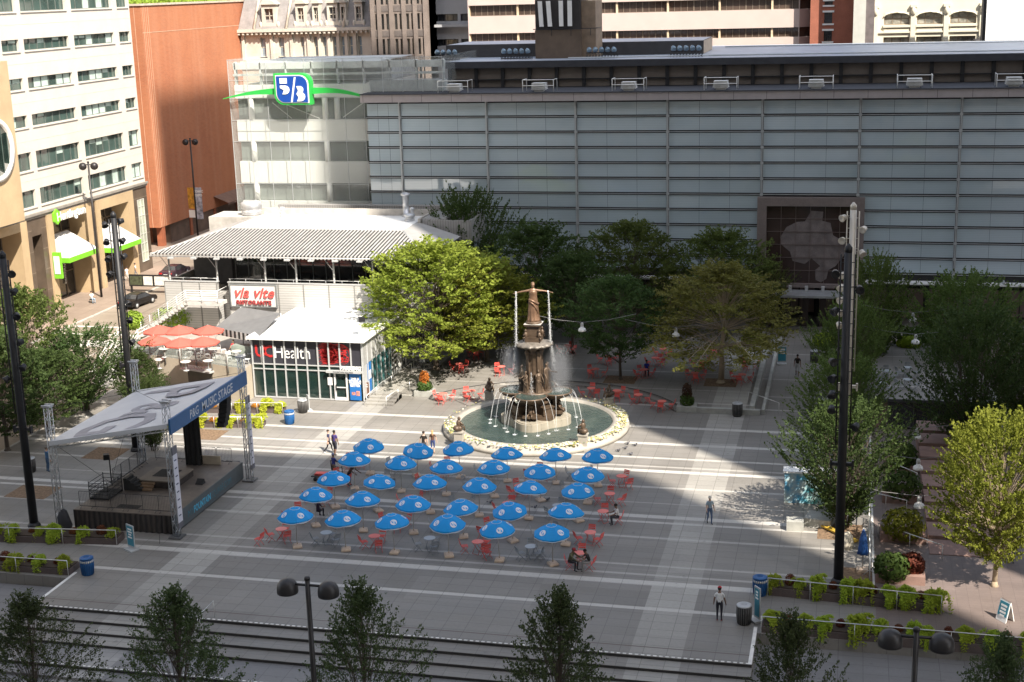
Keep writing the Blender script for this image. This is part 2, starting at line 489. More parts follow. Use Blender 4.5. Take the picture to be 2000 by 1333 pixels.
def skeleton(pose='stand', h=1.75, lean=0.0, stride=.0, arms=None, build=1.0, head_turn=0.0):
    """joints of a standing, walking, bending or seated figure facing -Y; arms: two (upper pitch, elbow bend, spread)"""
    k = h/1.75; V = {}; E = []; Rr = {}
    def j(n, p, r): V[n] = Vector(p)*k; Rr[n] = tuple(q*k for q in r) if isinstance(r, tuple) else r*k
    sit = pose == 'sit'
    pz = .50 if sit else .93
    j('pelvis', (0,0,pz), (.15*build,.11*build))
    def up(d, x=0, f=0):   # along the leaning spine
        return (x, -math.sin(lean)*d - f*math.cos(lean), pz + math.cos(lean)*d - f*math.sin(lean))
    j('waist', up(.17), (.135*build,.10*build)); j('chest', up(.38), (.165*build,.115*build)); j('collar', up(.50), (.10,.08)); j('neck', up(.57), .052)
    j('jaw', up(.64,0,.02), (.072,.082)); j('head', up(.72,0,.012), (.082,.095)); j('crown', up(.80,0,.0), (.062,.07))
    j('nose', up(.68,0,.105), .014)
    E += [('pelvis','waist'),('waist','chest'),('chest','collar'),('collar','neck'),('neck','jaw'),('jaw','head'),('head','crown'),('jaw','nose')]
    for s, n in ((-1,'l'),(1,'r')):
        j('ear'+n, up(.70, s*.085, -.005), .016); E.append(('head','ear'+n))
        j('sh'+n, up(.46, s*.175*build), .062); E.append(('collar','sh'+n))
        a = (arms or {}).get(n, (0.08, .15, .12))
        sh = Vector(up(.46, s*.19*build))
        pitch, bend, spread = a
        d1 = Vector((s*math.sin(spread), -math.sin(pitch)*math.cos(spread), -math.cos(pitch)*math.cos(spread)))
        el = sh + d1*.29
        p2 = pitch + bend
        d2 = Vector((s*math.sin(spread)*.6, -math.sin(p2)*math.cos(spread), -math.cos(p2)*math.cos(spread))).normalized()
        wr = el + d2*.25; pm = wr + d2*.07
        j('el'+n, el, .042); j('fo'+n, el+d2*.09, .042); j('wr'+n, wr, .028); j('pm'+n, pm, (.038,.02))
        E += [('sh'+n,'el'+n),('el'+n,'fo'+n),('fo'+n,'wr'+n),('wr'+n,'pm'+n)]
        side = d2.cross(Vector((s,0,0))).normalized() if abs(d2.x) < .9 else Vector((0,1,0))
        for q, (off, ln) in enumerate(((-.033,.062),(-.011,.075),(.011,.07),(.032,.055))):
            b0 = pm + side*off + d2*.03; b1 = b0 + (d2 + Vector((-s*.18,0,0))).normalized()*ln*.55; b2 = b1 + (d2 + Vector((-s*.6,0,0))).normalized()*ln*.45
            j('f%d%s' % (q,n), b0, .0095); j('g%d%s' % (q,n), b1, .009); j('h%d%s' % (q,n), b2, .008)
            E += [('pm'+n,'f%d%s' % (q,n)),('f%d%s' % (q,n),'g%d%s' % (q,n)),('g%d%s' % (q,n),'h%d%s' % (q,n))]
        t0 = wr + d2*.03 - side*.04; t1 = t0 + (d2 - side*.7).normalized()*.045
        j('t0'+n, t0, .011); j('t1'+n, t1, .009); E += [('wr'+n,'t0'+n),('t0'+n,'t1'+n)]
        # legs
        if sit:
            j('hip'+n, (s*.10,-.03,pz-.02), .095*build); j('kn'+n, (s*.13,-.44,pz+.02), .06); j('ca'+n, (s*.13,-.43,pz-.17), .055); j('an'+n, (s*.13,-.40,.075), .038); j('he'+n, (s*.13,-.37,.045), .042); j('to'+n, (s*.14,-.56,.035), (.045,.03))
        else:
            f = s*stride
            j('hip'+n, (s*.095,0,pz-.05), .098*build); j('th'+n, (s*.098,-f*.22,pz-.24), .08*build); j('kn'+n, (s*.10,-f*.42 - (.06 if f else .01),.50), .057); j('ca'+n, (s*.10,-f*.55+.02,.34), .057); j('an'+n, (s*.10,-f*.9+.05+(.05 if f < 0 else 0),.09+(.05 if f < 0 else 0)), .037); j('he'+n, (s*.10,-f*.9+.08,.045+(.04 if f < 0 else 0)), .04); j('to'+n, (s*.115,-f*.9-.11,.035), (.045,.03))
        ch = ['pelvis','hip'+n] + ([] if sit else ['th'+n]) + ['kn'+n,'ca'+n,'an'+n,'he'+n,'to'+n]
        E += list(zip(ch[:-1], ch[1:]))
    names = list(V); idx = {n:i for i,n in enumerate(names)}
    verts = [(V[n], Rr[n] if isinstance(Rr[n], tuple) else Rr[n]) for n in names]
    verts = [(v, tuple(r) if isinstance(r, tuple) else r) for v, r in verts]
    return verts, [(idx[a],idx[b]) for a,b in E], idx, V

def zone_of(n):
    if n[:2] in ('he','to') : return 'shoe'
    if n in ('neck','jaw','head','crown','nose') or n.startswith('ear'): return 'skin'
    if n[:2] in ('pm','t0','t1','wr') or n[0] in 'fgh' and n[1] in '0123': return 'hand'
    if n[:2] in ('el','fo'): return 'fore'
    if n[:2] == 'sh' or n in ('waist','chest','collar'): return 'top'
    if n[:2] in ('ca','an'): return 'shin'
    return 'bottom'
SKINS = {'pale': M('skin_pale', (.55,.36,.27), .55, var=.06), 'brown': M('skin_brown', (.20,.11,.07), .5, var=.06), 'tan': M('skin_tan', (.40,.25,.17), .55, var=.06)}
def cloth(c): return M('cloth_%d_%d_%d' % tuple(int(x*100) for x in c), c, .85, var=.12, scale=6)
def person(label, loc, face, pose='stand', h=1.75, skin='pale', hair=(.03,.02,.015), top=(.1,.1,.1), bottom=(.03,.03,.04), shoe=(.05,.05,.05), lean=0., stride=0., arms=None, short_sleeve=True, shorts=False, long_hair=False, cap=None, group=None, build=1.0, bald=False, hood=None):
    ra = {}
    verts, edges, idx, V = skeleton(pose, h, lean, stride, arms, build)
    me = skin_body(verts, edges, idx['pelvis'])
    mats = {'skin': SKINS[skin], 'top': cloth(top), 'bottom': cloth(bottom), 'shoe': cloth(shoe)}
    for q in ('skin','top','bottom','shoe'): me.materials.append(mats[q])
    zi = {'skin':0,'hand':0,'fore':0 if short_sleeve else 1,'top':1,'bottom':2,'shin':0 if shorts else 2,'shoe':3}
    names = list(idx); pts = [V[n] for n in names]
    for p in me.polygons:
        c = p.center
        b = min(range(len(pts)), key=lambda i: (pts[i]-c).length_squared)
        p.material_index = zi[zone_of(names[b])]
    t = thing('person', label, 'person', loc, group); t.rotation_euler = (0,0,face)
    ob = bpy.data.objects.new('body', me); COL.objects.link(ob); ob.parent = t; BASE[ob.name] = (0,0,0)
    k = h/1.75; hd = V['head']; cr = V['crown']; ax = (cr - V['neck']).normalized()
    b = MB()
    # eyes and mouth
    fw = (V['nose']-V['jaw']); fw = (fw - ax*fw.dot(ax)).normalized()
    for s in (-1,1): b.ell(tuple(hd + fw*.088*k + Vector((s*.03*k,0,0))), .011*k,.008*k,.007*k, 6, 4)
    b.ell(tuple(V['jaw'] + fw*.083*k - ax*.02*k), .022*k,.008*k,.006*k, 6, 4)
    b.build('face_features', M('face_dark', (.06,.03,.025), .6), t, (0,0,0))
    if not bald:
        b = MB(); b.ell(tuple(hd + ax*.045*k - fw*.022*k), .098*k,.108*k,.095*k, 10, 7)
        if long_hair:
            b.tube([tuple(hd - fw*.05*k), tuple(hd - fw*.10*k - ax*.12*k), tuple(hd - fw*.12*k - ax*.30*k)], .085*k, 8, r1=.05*k)
        b.build('hair', cloth(hair) if not hood else cloth(hood), t, (0,0,0))
    if cap:
        b = MB(); b.ell(tuple(hd + ax*.065*k), .105*k,.115*k,.085*k, 10, 7); p0 = hd + ax*.05*k + fw*.10*k
        b.ell(tuple(p0 + fw*.05*k), .075*k,.08*k,.014*k, 10, 5); b.build('cap', cloth(cap), t, (0,0,0))
    return t
# ------------------------------------------------------------------ bank office on the left
WIN_GREEN = glass_mat('green_glass', (.05,.085,.075), .05, .9)
WIN_DARK = glass_mat('dark_glass', (.03,.033,.038), .08, .8)
WIN_BRONZE = glass_mat('bronze_glass', (.07,.05,.04), .07, .8)
FRAME_DK = M('dark_frame', (.10,.12,.11), .5)
CREAM = M('cream_stone', (.57,.53,.47), .75, var=.05, scale=.5, fine=.08)
TANST = M('tan_stone', (.45,.335,.20), .7, var=.12, scale=.35, fine=.06)
GRAN_DK = M('dark_granite', (.10,.075,.055), .35, var=.25, scale=.6)
BLIND = M('window_blind', (.40,.50,.45), .8, var=.2)
bank = thing('bank_building', 'cream stone office block with rows of green glass windows and tall tan portals', 'office building', (-82.5,125,0))
BX = -82.5
BAYS = [(105.0,112.4),(113.4,121.0),(122.0,125.6),(126.9,129.95),(130.85,139.5),(140.6,149.25),(150.5,153.0)]
ROWS = [(11.2,12.95),(14.95,16.8),(19.35,20.55),(23.15,24.3),(27.0,28.15),(30.9,32.7),(34.7,36.5)]
def wall_with_holes(b, X, y0, y1, z0, z1, holes, depth, mi=0):
    """a facade facing +X at X, cut by rectangular openings (ya,yb,za,zb) that do not overlap; reveals go back by depth"""
    ys = sorted({y0, y1, *[h[0] for h in holes], *[h[1] for h in holes]})
    zs = sorted({z0, z1, *[h[2] for h in holes], *[h[3] for h in holes]})
    for i in range(len(ys)-1):
        for j in range(len(zs)-1):
            yc, zc = (ys[i]+ys[i+1])/2, (zs[j]+zs[j+1])/2
            if any(h[0] < yc < h[1] and h[2] < zc < h[3] for h in holes): continue
            b.quad((X,ys[i],zs[j]),(X,ys[i+1],zs[j]),(X,ys[i+1],zs[j+1]),(X,ys[i],zs[j+1]), mi)
    for ya, yb, za, zb in holes:
        D = X - depth
        b.quad((X,ya,za),(D,ya,za),(D,ya,zb),(X,ya,zb), mi); b.quad((X,yb,za),(X,yb,zb),(D,yb,zb),(D,yb,za), mi)
        b.quad((X,ya,za),(X,yb,za),(D,yb,za),(D,ya,za), mi); b.quad((X,ya,zb),(D,ya,zb),(D,yb,zb),(X,yb,zb), mi)
holes = [(a, c, d, e) for a, c in BAYS for d, e in ROWS]
b = MB(); wall_with_holes(b, BX, 95, 153.4, 10.55, 46, holes, .45)
b.quad((BX,153.4,-.1),(BX-40,153.4,-.1),(BX-40,153.4,46),(BX,153.4,46)); b.quad((BX,95,46),(BX,153.4,46),(BX-40,153.4,46),(BX-40,95,46))
b.quad((BX,95,-.1),(BX,95,46),(BX-40,95,46),(BX-40,95,-.1))
bw = b.build('wall', CREAM, bank)
b = MB()
for z in (13.9, 17.9, 21.8, 25.7, 29.6): b.box(BX-.02, BX+.012, 95, 153.38, z, z+.05)
b.build('panel_joint', M('joint_grey', (.5,.46,.4), .8), bw)
for a, c in BAYS:
    for d, e in ROWS:
        w = MB(); n = max(2, round((c-a)/1.45))
        g = MB(); bl = MB()
        for k in range(n):
            ya = a + (c-a)*k/n; yb = a + (c-a)*(k+1)/n
            g.quad((BX-.36,ya,d),(BX-.36,yb,d),(BX-.36,yb,e),(BX-.36,ya,e))
            w.box(BX-.36, BX-.28, ya-.05, ya+.05, d, e)
            if rnd.random() < .45:
                f = rnd.choice((.3,.45,1.0)); bl.quad((BX-.352,ya+.06,e-(e-d)*f),(BX-.352,yb-.06,e-(e-d)*f),(BX-.352,yb-.06,e-.03),(BX-.352,ya+.06,e-.03))
        w.box(BX-.36, BX-.28, c-.05, c+.05, d, e); w.box(BX-.37, BX-.26, a, c, d, d+.07); w.box(BX-.37, BX-.26, a, c, e-.07, e)
        fr = w.build('window', FRAME_DK, bank)
        g.build('pane', WIN_GREEN, fr)
        if bl.v: bl.build('blind', BLIND, fr)
        s = MB(); s.box(BX-.3, BX+.12, a-.08, c+.08, d-.14, d-.01); s.build('sill', CREAM, fr)
b = MB(); b.box(BX-.3, BX+.35, 95, 153.5, 10.3, 10.55); b.box(BX-.2, BX+.2, 95, 153.45, 10.05, 10.29)
b.build('ledge', M('ledge_grey', (.25,.23,.2), .6), bank)
# ground storeys: tan portal frames alternating with dark granite bays
def portal(y0, y1, oy0, oy1, oz):
    b = MB(); wall_with_holes(b, BX+.25, y0, y1, -.05, 10.04, [(oy0,oy1,-.04,oz)], 2.4)
    for yy in (y0, y1): b.quad((BX+.25,yy,-.05),(BX-.2,yy,-.05),(BX-.2,yy,10.04),(BX+.25,yy,10.04))
    o = b.build('portal', TANST, bank)
    g = MB(); g.quad((BX-2.1,oy0,0),(BX-2.1,oy1,0),(BX-2.1,oy1,oz),(BX-2.1,oy0,oz)); g.build('pane', WIN_DARK, o)
    f = MB()
    for k in range(5):
        yy = oy0 + (oy1-oy0)*k/4; f.box(BX-2.1, BX-2.0, yy-.06, yy+.06, 0, oz)
    for z in (2.7, 5.2, 7.2): f.box(BX-2.1, BX-2.0, oy0, oy1, z-.06, z+.06)
    f.build('frame', M('bronze_frame', (.16,.13,.10), .4), o)
    return o
portal(119.5, 127.35, 120.6, 126.1, 9.1)
portal(131.2, 140.15, 132.25, 139.1, 9.0)
portal(141.3, 149.75, 142.1, 148.55, 8.85)
portal(100, 116, 102, 114, 9.0)
for y0, y1, ins in ((127.36,131.19,(128.4,130.2)),(140.16,141.29,None),(149.76,153.4,None),(116.1,119.4,None)):
    b = MB(); wall_with_holes(b, BX+.05, y0, y1, -.05, 10.04, [(ins[0],ins[1],0,8.2)] if ins else [], 1.4)
    o = b.build('granite_bay', GRAN_DK, bank)
    if ins:
        g = MB(); g.quad((BX-1.2,ins[0],0),(BX-1.2,ins[1],0),(BX-1.2,ins[1],8.2),(BX-1.2,ins[0],8.2)); g.build('pane', WIN_DARK, o)
    j = MB()
    for z in (2.2,4.4,6.6,8.8):
        if ins: j.box(BX+.04,BX+.056,y0,ins[0],z,z+.04); j.box(BX+.04,BX+.056,ins[1],y1,z,z+.04)
        else: j.box(BX+.04,BX+.056,y0,y1,z,z+.04)
    j.build('joint', M('granite_joint', (.25,.2,.15)), o)
g = MB(); g.quad((BX+.09,150.9,1.2),(BX+.09,152.4,1.2),(BX+.09,152.4,8.6),(BX+.09,150.9,8.6)); og = g.build('tall_window', glass_mat('pale_glass', (.42,.45,.36), .1, .6), bank)
f = MB()
for z in (1.2,2.3,3.4,4.5,5.6,6.7,7.8,8.6): f.box(BX+.09,BX+.14,150.85,152.45,z-.04,z+.04)
for y in (150.9,151.65,152.4): f.box(BX+.09,BX+.15,y-.04,y+.04,1.2,8.6)
f.build('frame', M('pale_frame', (.5,.5,.45)), og)
# tan projecting wing at the frame's left edge with a round window
wing = thing('bank_wing', 'tan stone wing of the bank with a big round window at the left edge', 'building', (-80.6,118,0))
b = MB(); b.box(-95, -80.6, 100, 124.6, 10.6, 26.3); b.build('wall', TANST, wing)
b = MB(); b.lathe([(3.1,0),(3.1,.25),(2.6,.25),(2.6,0)], (0,0,0), 40)
b.v = [(-80.58+z, 123.0+x-2.2, 18.0+y) for x,y,z in b.v]; ow = b.build('window_frame', M('white_ring', (.75,.72,.66)), wing)
b = MB(); b.lathe([(0,0.02),(2.6,.03)], (0,0,0), 40); b.v = [(-80.58+z, 120.8+x, 18.0+y) for x,y,z in b.v]
for k in range(6): b.box(-80.56,-80.5,120.8-2.6+k*.94,120.8-2.5+k*.94,15.6,20.4)
b.build('pane', WIN_GREEN, ow)
# the bank's name and green hexagon
WHITE = M('white_paint', (.8,.8,.78), .5, var=.05); GREENB = M('lime_green', (.18,.50,.03), .5, var=.08)
text('lettering', 'Huntington', 1.3, WHITE, bank, (BX+.46, 138.6, 9.12), (0,1,0), (0,0,1), .08, 'RIGHT', .012)
b = MB(); b.plate([(BX+.3, 132.75+.72*math.cos(R(60*k+30)), 9.6+.85*math.sin(R(60*k+30))) for k in range(6)], (.22,0,0)); b.build('emblem', GREENB, bank)
# awnings over the two doors
def awning(y0, y1, z0, z1, top):
    b = MB(); X1 = BX+1.5; X0 = BX-1.2
    yi0, yi1 = y0+(y1-y0)*.22, y1-(y1-y0)*.22
    b.add([(X1,y0,z0),(X1,y1,z0),(X0,yi1,z1),(X0,yi0,z1),(X0,y0,z0),(X0,y1,z0)], [(0,1,2,3),(0,3,4),(1,5,2)], 0)
    b.add([(X1+.01,y0,z0-.55),(X1+.01,y1,z0-.55),(X1+.01,y1,z0),(X1+.01,y0,z0),(X0,y0,z0-.55),(X0,y1,z0-.55),(X0,y0,z0),(X0,y1,z0)], [(0,1,2,3),(4,0,3,6),(1,5,7,2)], 1)
    b.build('awning', [M('awning_grey', (.55,.55,.54), .8), GREENB], bank)
awning(132.6, 138.6, 5.2, 7.4, 1); awning(142.2, 148.4, 4.5, 6.6, 1)
text('lettering', 'Welcome', .62, WHITE, bank, (BX-1.95, 136.9, 2.6), (0,0,-1), (0,1,0), .01)
b = MB(); b.box(BX+.3, BX+1.2, 131.35, 131.65, 3.2, 6.0); b.build('blade_sign', GREENB, bank)
b = MB(); b.box(BX+.42, BX+1.08, 131.3, 131.34, 3.7, 5.6); b.build('sign_panel', WHITE, bank)

# ------------------------------------------------------------------ brick building
brick = thing('brick_building', 'large blank orange brick building with a planted roof edge', 'building', (-88,178,0))
t = NT('orange_brick')
tc, sp = t.obj()
br = t.n('ShaderNodeTexBrick'); br.inputs['Scale'].default_value = 1.0
br.inputs['Brick Width'].default_value = .5; br.inputs['Row Height'].default_value = .17; br.inputs['Mortar Size'].default_value = .012
cv = t.n('ShaderNodeCombineXYZ'); t.link(t.math('ADD', sp[0], sp[1]), cv.inputs[0]); t.link(sp[2], cv.inputs[1]); t.link(cv.outputs[0], br.inputs['Vector'])
br.inputs['Color1'].default_value = (.38,.125,.055,1); br.inputs['Color2'].default_value = (.31,.10,.045,1); br.inputs['Mortar'].default_value = (.36,.20,.12,1)
f = t.ramp(t.noise(.12, 5), .35, .7)
c = t.mix(t.math('MULTIPLY', f, .55), br.outputs['Color'], (.46,.19,.09))
st = t.ramp(t.noise(.8, 4, .6, None, (1,1,.08)), .45, .75)
t.col(t.mix(t.math('MULTIPLY', st, .25), c, (.5,.28,.18))); t.rough(.9)
BRICKM = t.m
b = MB(); b.box(-125,-88,166.5,203,2.6,30.9); b.box(-124.5,-91,169,203,-.1,2.6)
bw = b.build('wall', BRICKM, brick)
b = MB()
for y in (166.9,167.3,167.8,168.3): b.box(-88.02,-87.97,y,y+.07,2.6,30.85)
for x in (-92.,-91,-90,-89): b.box(x,x+.07,166.47,166.52,2.6,30.85)
for z in (27.5,): b.box(-88.02,-87.975,166.5,203,z,z+.1)
b.build('joint', M('pale_mortar', (.5,.3,.2)), bw)
b = MB(); b.box(-125.1,-87.85,166.35,203.1,30.9,31.15); b.build('coping', M('coping', (.5,.42,.34)), brick)
b = MB(); b.box(-124,-88.3,170.0,202,-.05,2.55); b.build('shopfront', M('shop_brown', (.12,.08,.06), .6, var=.4, scale=.7), brick)
for k in range(5):
    b = MB(); b.box(-88.9,-88.05,167.2+k*.01,168.0,0,2.6) if k == 0 else b.box(-88.6,-88.1,168+k*7.6,168.6+k*7.6,0,2.6); b.build('column', M('rust_column', (.30,.10,.05)), brick)
b = MB(); b.add([(-88,183,4.3),(-88,203,4.3),(-85.8,203,3.4),(-85.8,183,3.4)], [(0,1,2,3)]); b.box(-85.85,-85.75,183,203,3.1,3.42); b.build('canopy', M('brown_canopy', (.16,.10,.08)), brick)

# ------------------------------------------------------------------ buildings beyond
def front_wall(b, Y, x0, x1, z0, z1, holes, depth, mi=0):
    """facade facing -Y"""
    xs = sorted({x0, x1, *[h[0] for h in holes], *[h[1] for h in holes]}); zs = sorted({z0, z1, *[h[2] for h in holes], *[h[3] for h in holes]})
    for i in range(len(xs)-1):
        for j in range(len(zs)-1):
            xc, zc = (xs[i]+xs[i+1])/2, (zs[j]+zs[j+1])/2
            if any(h[0] < xc < h[1] and h[2] < zc < h[3] for h in holes): continue
            b.quad((xs[i],Y,zs[j]),(xs[i+1],Y,zs[j]),(xs[i+1],Y,zs[j+1]),(xs[i],Y,zs[j+1]), mi)
    D = Y + depth
    for a, c, d, e in holes:
        b.quad((a,Y,d),(a,Y,e),(a,D,e),(a,D,d), mi); b.quad((c,Y,d),(c,D,d),(c,D,e),(c,Y,e), mi)
        b.quad((a,Y,d),(a,D,d),(c,D,d),(c,Y,d), mi); b.quad((a,Y,e),(c,Y,e),(c,D,e),(a,D,e), mi)
def win_front(par, a, c, d, e, Y, pane, frame, nx=2, nz=2, fw=.07, sill=None):
    f = MB(); f.box(a,a+fw,Y,Y+.1,d,e); f.box(c-fw,c,Y,Y+.1,d,e); f.box(a+fw,c-fw,Y,Y+.1,d,d+fw); f.box(a+fw,c-fw,Y,Y+.1,e-fw,e)
    for k in range(1,nx): x = a+(c-a)*k/nx; f.box(x-fw/2,x+fw/2,Y+.01,Y+.09,d+fw,e-fw)
    for k in range(1,nz): z = d+(e-d)*k/nz; f.box(a+fw,c-fw,Y+.02,Y+.08,z-fw/2,z+fw/2)
    o = f.build('window', frame, par)
    g = MB(); g.quad((a,Y+.06,d),(c,Y+.06,d),(c,Y+.06,e),(a,Y+.06,e)); g.build('pane', pane, o)
    if sill: s = MB(); s.box(a-.15,c+.15,Y-.35,Y-.02,d-.16,d-.01); s.build('sill', sill, o)
    return o
# mansard stone building
MAN_ST = M('pale_limestone', (.58,.54,.46), .8, var=.15, scale=.5, fine=.12)
SLATE = M('grey_slate', (.27,.25,.24), .7, var=.2, scale=1.0, fine=.3)
man = thing('mansard_building', 'ornate pale stone building with a grey mansard roof and dormers', 'building', (-85,196,0))
YM = 196.0
b = MB(); hs = []
cols_ = [-88.2,-85.6,-82.6,-79.9,-77.7,-75.6,-73.4,-71.2]
cols_ = [YP(px,60,YM).x for px in (512,548,589,615,632,652,668,684,702)]
zr = [(YP(600,103,YM).z, YP(600,66,YM).z), (YP(600,150,YM).z, YP(600,105,YM).z-.6)]
for c in cols_:
    w = .85 if c < cols_[2]-.5 else .55
    for d, e in ((22.95, 25.7),): hs.append((c-w/2, c+w/2, d, e))
XL, XR = YP(468,60,YM).x, YP(728,60,YM).x
front_wall(b, YM, XL, XR, 0, 26.5, hs, .5)
b.box(XL, XR, YM+.6, YM+14, 0, 26.4); b.quad((XL,YM,0),(XL,YM,26.5),(XL,YM+.6,26.5),(XL,YM+.6,0))
mw = b.build('wall', MAN_ST, man)
for a, c, d, e in hs: win_front(man, a, c, d, e, YM+.35, glass_mat('bluish_pane', (.22,.28,.33), .1, .7), M('cream_frame', (.6,.55,.45)), 1, 2, .08, MAN_ST)
b = MB(); b.box(XL-.4,XR,YM-.9,YM-.01,26.5,26.95); b.box(XL-.2,XR,YM-.5,YM-.01,26.2,26.49); b.box(XL-.3,XR,YM-.6,YM-.01,22.0,22.4); b.box(XL-.3,XR,YM-.35,YM-.01,21.5,21.99)
x = XL
while x < XR: b.box(x,x+.3,YM-.8,YM-.5,26.15,26.49); x += .7
b.build('cornice', MAN_ST, man)
for c in [XL+.5]+[ (cols_[i]+cols_[i+1])/2 for i in range(len(cols_)-1)]: b = MB(); b.box(c-.22,c+.22,YM-.25,YM-.005,22.45,26.15); b.build('pilaster', MAN_ST, man)
b = MB(); b.add([(XL,YM-.5,26.96),(XR,YM-.5,26.96),(XR,YM+3.2,36),(XL+1.2,YM+3.2,36),(XL,YM+14,26.96),(XL+1.2,YM+11,36)], [(0,1,2,3),(4,0,3,5)])
rf = b.build('roof', SLATE, man)
xr = [YP(px,30,YM).x for px in (497,560,672)]
b = MB()
for x in xr: b.tube([(x,YM-.62,27.0),(x+.9,YM+3.1,36.1)], .22, 5)
b.build('roof_rib', M('rib_stone', (.66,.6,.5)), rf)
for px, w in ((527,2.2),(589,1.5),(619,1.1),(651,1.6),(672,.9),(702,1.2)):
    c = YP(px,35,YM).x; y0 = YM-.35
    hb = MB(); front_wall(hb, y0, c-w/2, c+w/2, 27.2, 30.4, [(c-w*.3,c+w*.3,27.8,29.8)], .4)
    hb.add([(c-w/2,y0,27.2),(c-w/2,y0,30.4),(c-w/2,y0+2.4,30.4),(c-w/2,y0+2.4,27.2)], [(0,1,2,3)]); hb.add([(c+w/2,y0,27.2),(c+w/2,y0,30.4),(c+w/2,y0+2.4,30.4),(c+w/2,y0+2.4,27.2)], [(0,3,2,1)])
    hb.add([(c-w*.62,y0-.25,30.4),(c+w*.62,y0-.25,30.4),(c,y0-.25,31.6),(c-w*.62,y0+2.4,30.4),(c+w*.62,y0+2.4,30.4),(c,y0+2.6,31.6)], [(0,1,2),(0,2,5,3),(1,4,5,2)])
    for sx in (-1,1): hb.ell((c+sx*(w*.62),y0+.1,27.5), .25,.25,.5, 8, 5)
    do = hb.build('dormer', MAN_ST, man)
    fr = MB()
    nx = 2 if w > 1.5 else 1
    fr.box(c-w*.3,c+w*.3,y0+.3,y0+.36,28.75,28.85); fr.box(c-.05,c+.05,y0+.3,y0+.36,27.8,29.8)
    fr.build('window_frame', M('cream_frame', (.6,.55,.45)), do)
    g = MB(); g.quad((c-w*.3,y0+.38,27.8),(c+w*.3,y0+.38,27.8),(c+w*.3,y0+.38,29.8),(c-w*.3,y0+.38,29.8)); g.build('pane', WIN_DARK, do)
# dark stone tower
YD = 188.0
dk = thing('stone_tower', 'dark grey stone tower with paired narrow windows', 'tower', (-60,YD,0))
DST = M('dark_limestone', (.23,.19,.165), .85, var=.18, scale=.6, fine=.2)
xl, xr_ = YP(726,60,YD).x, YP(837,60,YD).x
hs = []
pairs = [YP(px,60,YD).x for px in (732,753,779,802,823)]
fl = [20.0, 23.35, 26.7, 30.05, 33.4]
for c in pairs:
    for z in fl:
        for s in (-1,1): hs.append((c+s*.36-.22, c+s*.36+.22, z, z+2.1))
b = MB(); front_wall(b, YD, xl, xr_, 0, 44, hs, .4); b.quad((xr_,YD,0),(xr_,YD+12,0),(xr_,YD+12,44),(xr_,YD,44)); b.quad((xl,YD,0),(xl,YD,44),(xl,YD+12,44),(xl,YD+12,0)); b.box(xl,xr_,YD+.6,YD+12,0,43.9)
b.build('wall', DST, dk)
b = MB()
for c in [xl+.25]+[(pairs[i]+pairs[i+1])/2 for i in range(4)]+[xr_-.35]: b.box(c-.28,c+.28,YD-.22,YD-.004,0,44)
b.build('pier', DST, dk)
b = MB()
for c in pairs:
    for z in fl: b.box(c-.66,c+.66,YD-.06,YD-.004,z-.95,z-.15)
b.build('spandrel', M('spandrel_dark', (.14,.12,.11)), dk)
for a, c, d, e in hs: win_front(dk, a, c, d, e, YD+.25, WIN_DARK, M('black_frame', (.03,.03,.03)), 1, 2, .05)
# grey concrete block with ribbon windows
YG = 192.0
gb = thing('concrete_block', 'blue grey concrete block with dark ribbon windows and a setback ledge', 'building', (-54,YG,0))
GC = M('grey_panel', (.42,.43,.45), .7, var=.08, scale=.5)
xl, xr_ = YP(834,60,YG).x, YP(914,60,YG).x + 2
rib = [(YP(870,y1,YG).z, YP(870,y0,YG).z) for y0, y1 in ((28,42),(77,90))]
b = MB(); front_wall(b, YG, xl, xr_, 0, 44, [(xl+.6,xr_-3.4,d,e) for d,e in rib]+[(xr_-3.0,xr_-.2,d,e) for d,e in rib], .6); b.box(xl,xr_,YG+.8,YG+10,0,43.8)
b.build('wall', GC, gb)
for d, e in rib:
    win_front(gb, xl+.6, xr_-3.4, d, e, YG+.4, WIN_DARK, M('black_frame', (.03,.03,.03)), 5, 1); win_front(gb, xr_-3.0, xr_-.2, d, e, YG+.4, WIN_DARK, M('black_frame', (.03,.03,.03)), 3, 1)
b = MB(); z = YP(870,48,YG).z; b.box(xl,xr_,YG-1.2,YG-.01,z-.35,z); b.build('ledge', GC, gb)
# pink banded office
YK = 186.0
pk = thing('banded_office', 'long pale pink office block with bronze ribbon windows', 'office building', (-30,YK,0))
PINK = M('pink_panel', (.55,.45,.41), .75, var=.05, scale=.4)
xl, xr_ = YP(915,60,YK).x, YP(1583,60,YK).x - 1.4
rows = []
for y0, y1 in ((9.5,31),(65,83),(118,140)): rows.append((YP(1000,y1,YK).z, YP(1000,y0,YK).z))
rows.append((rows[0][0]+ (rows[0][0]-rows[1][0]), rows[0][1]+(rows[0][1]-rows[1][1])))
b = MB(); front_wall(b, YK, xl, xr_, 0, 46, [(xl+.1,xr_-.1,d,e) for d,e in rows], .8); b.box(xl,xr_,YK+1.2,YK+30,0,45.8)
b.build('wall', PINK, pk)
pj = MB(); x = xl
while x < xr_:
    for k in range(len(rows)):
        pass
    x += 3.0
for k, (d, e) in enumerate(rows):
    n = 13
    for i in range(n):
        a = xl+.1+(xr_-xl-.2)*i/n; c = xl+.1+(xr_-xl-.2)*(i+1)/n
        win_front(pk, a, c, d, e, YK+.5, WIN_BRONZE, M('bronze_frame', (.16,.13,.10), .4), 4, 1, .08)
        if i % 2 == 0:
            q = MB(); q.box(a-.12,a+.12,YK+.2,YK+.49,d,e); q.build('mullion_post', M('tan_post', (.6,.48,.33)), pk)
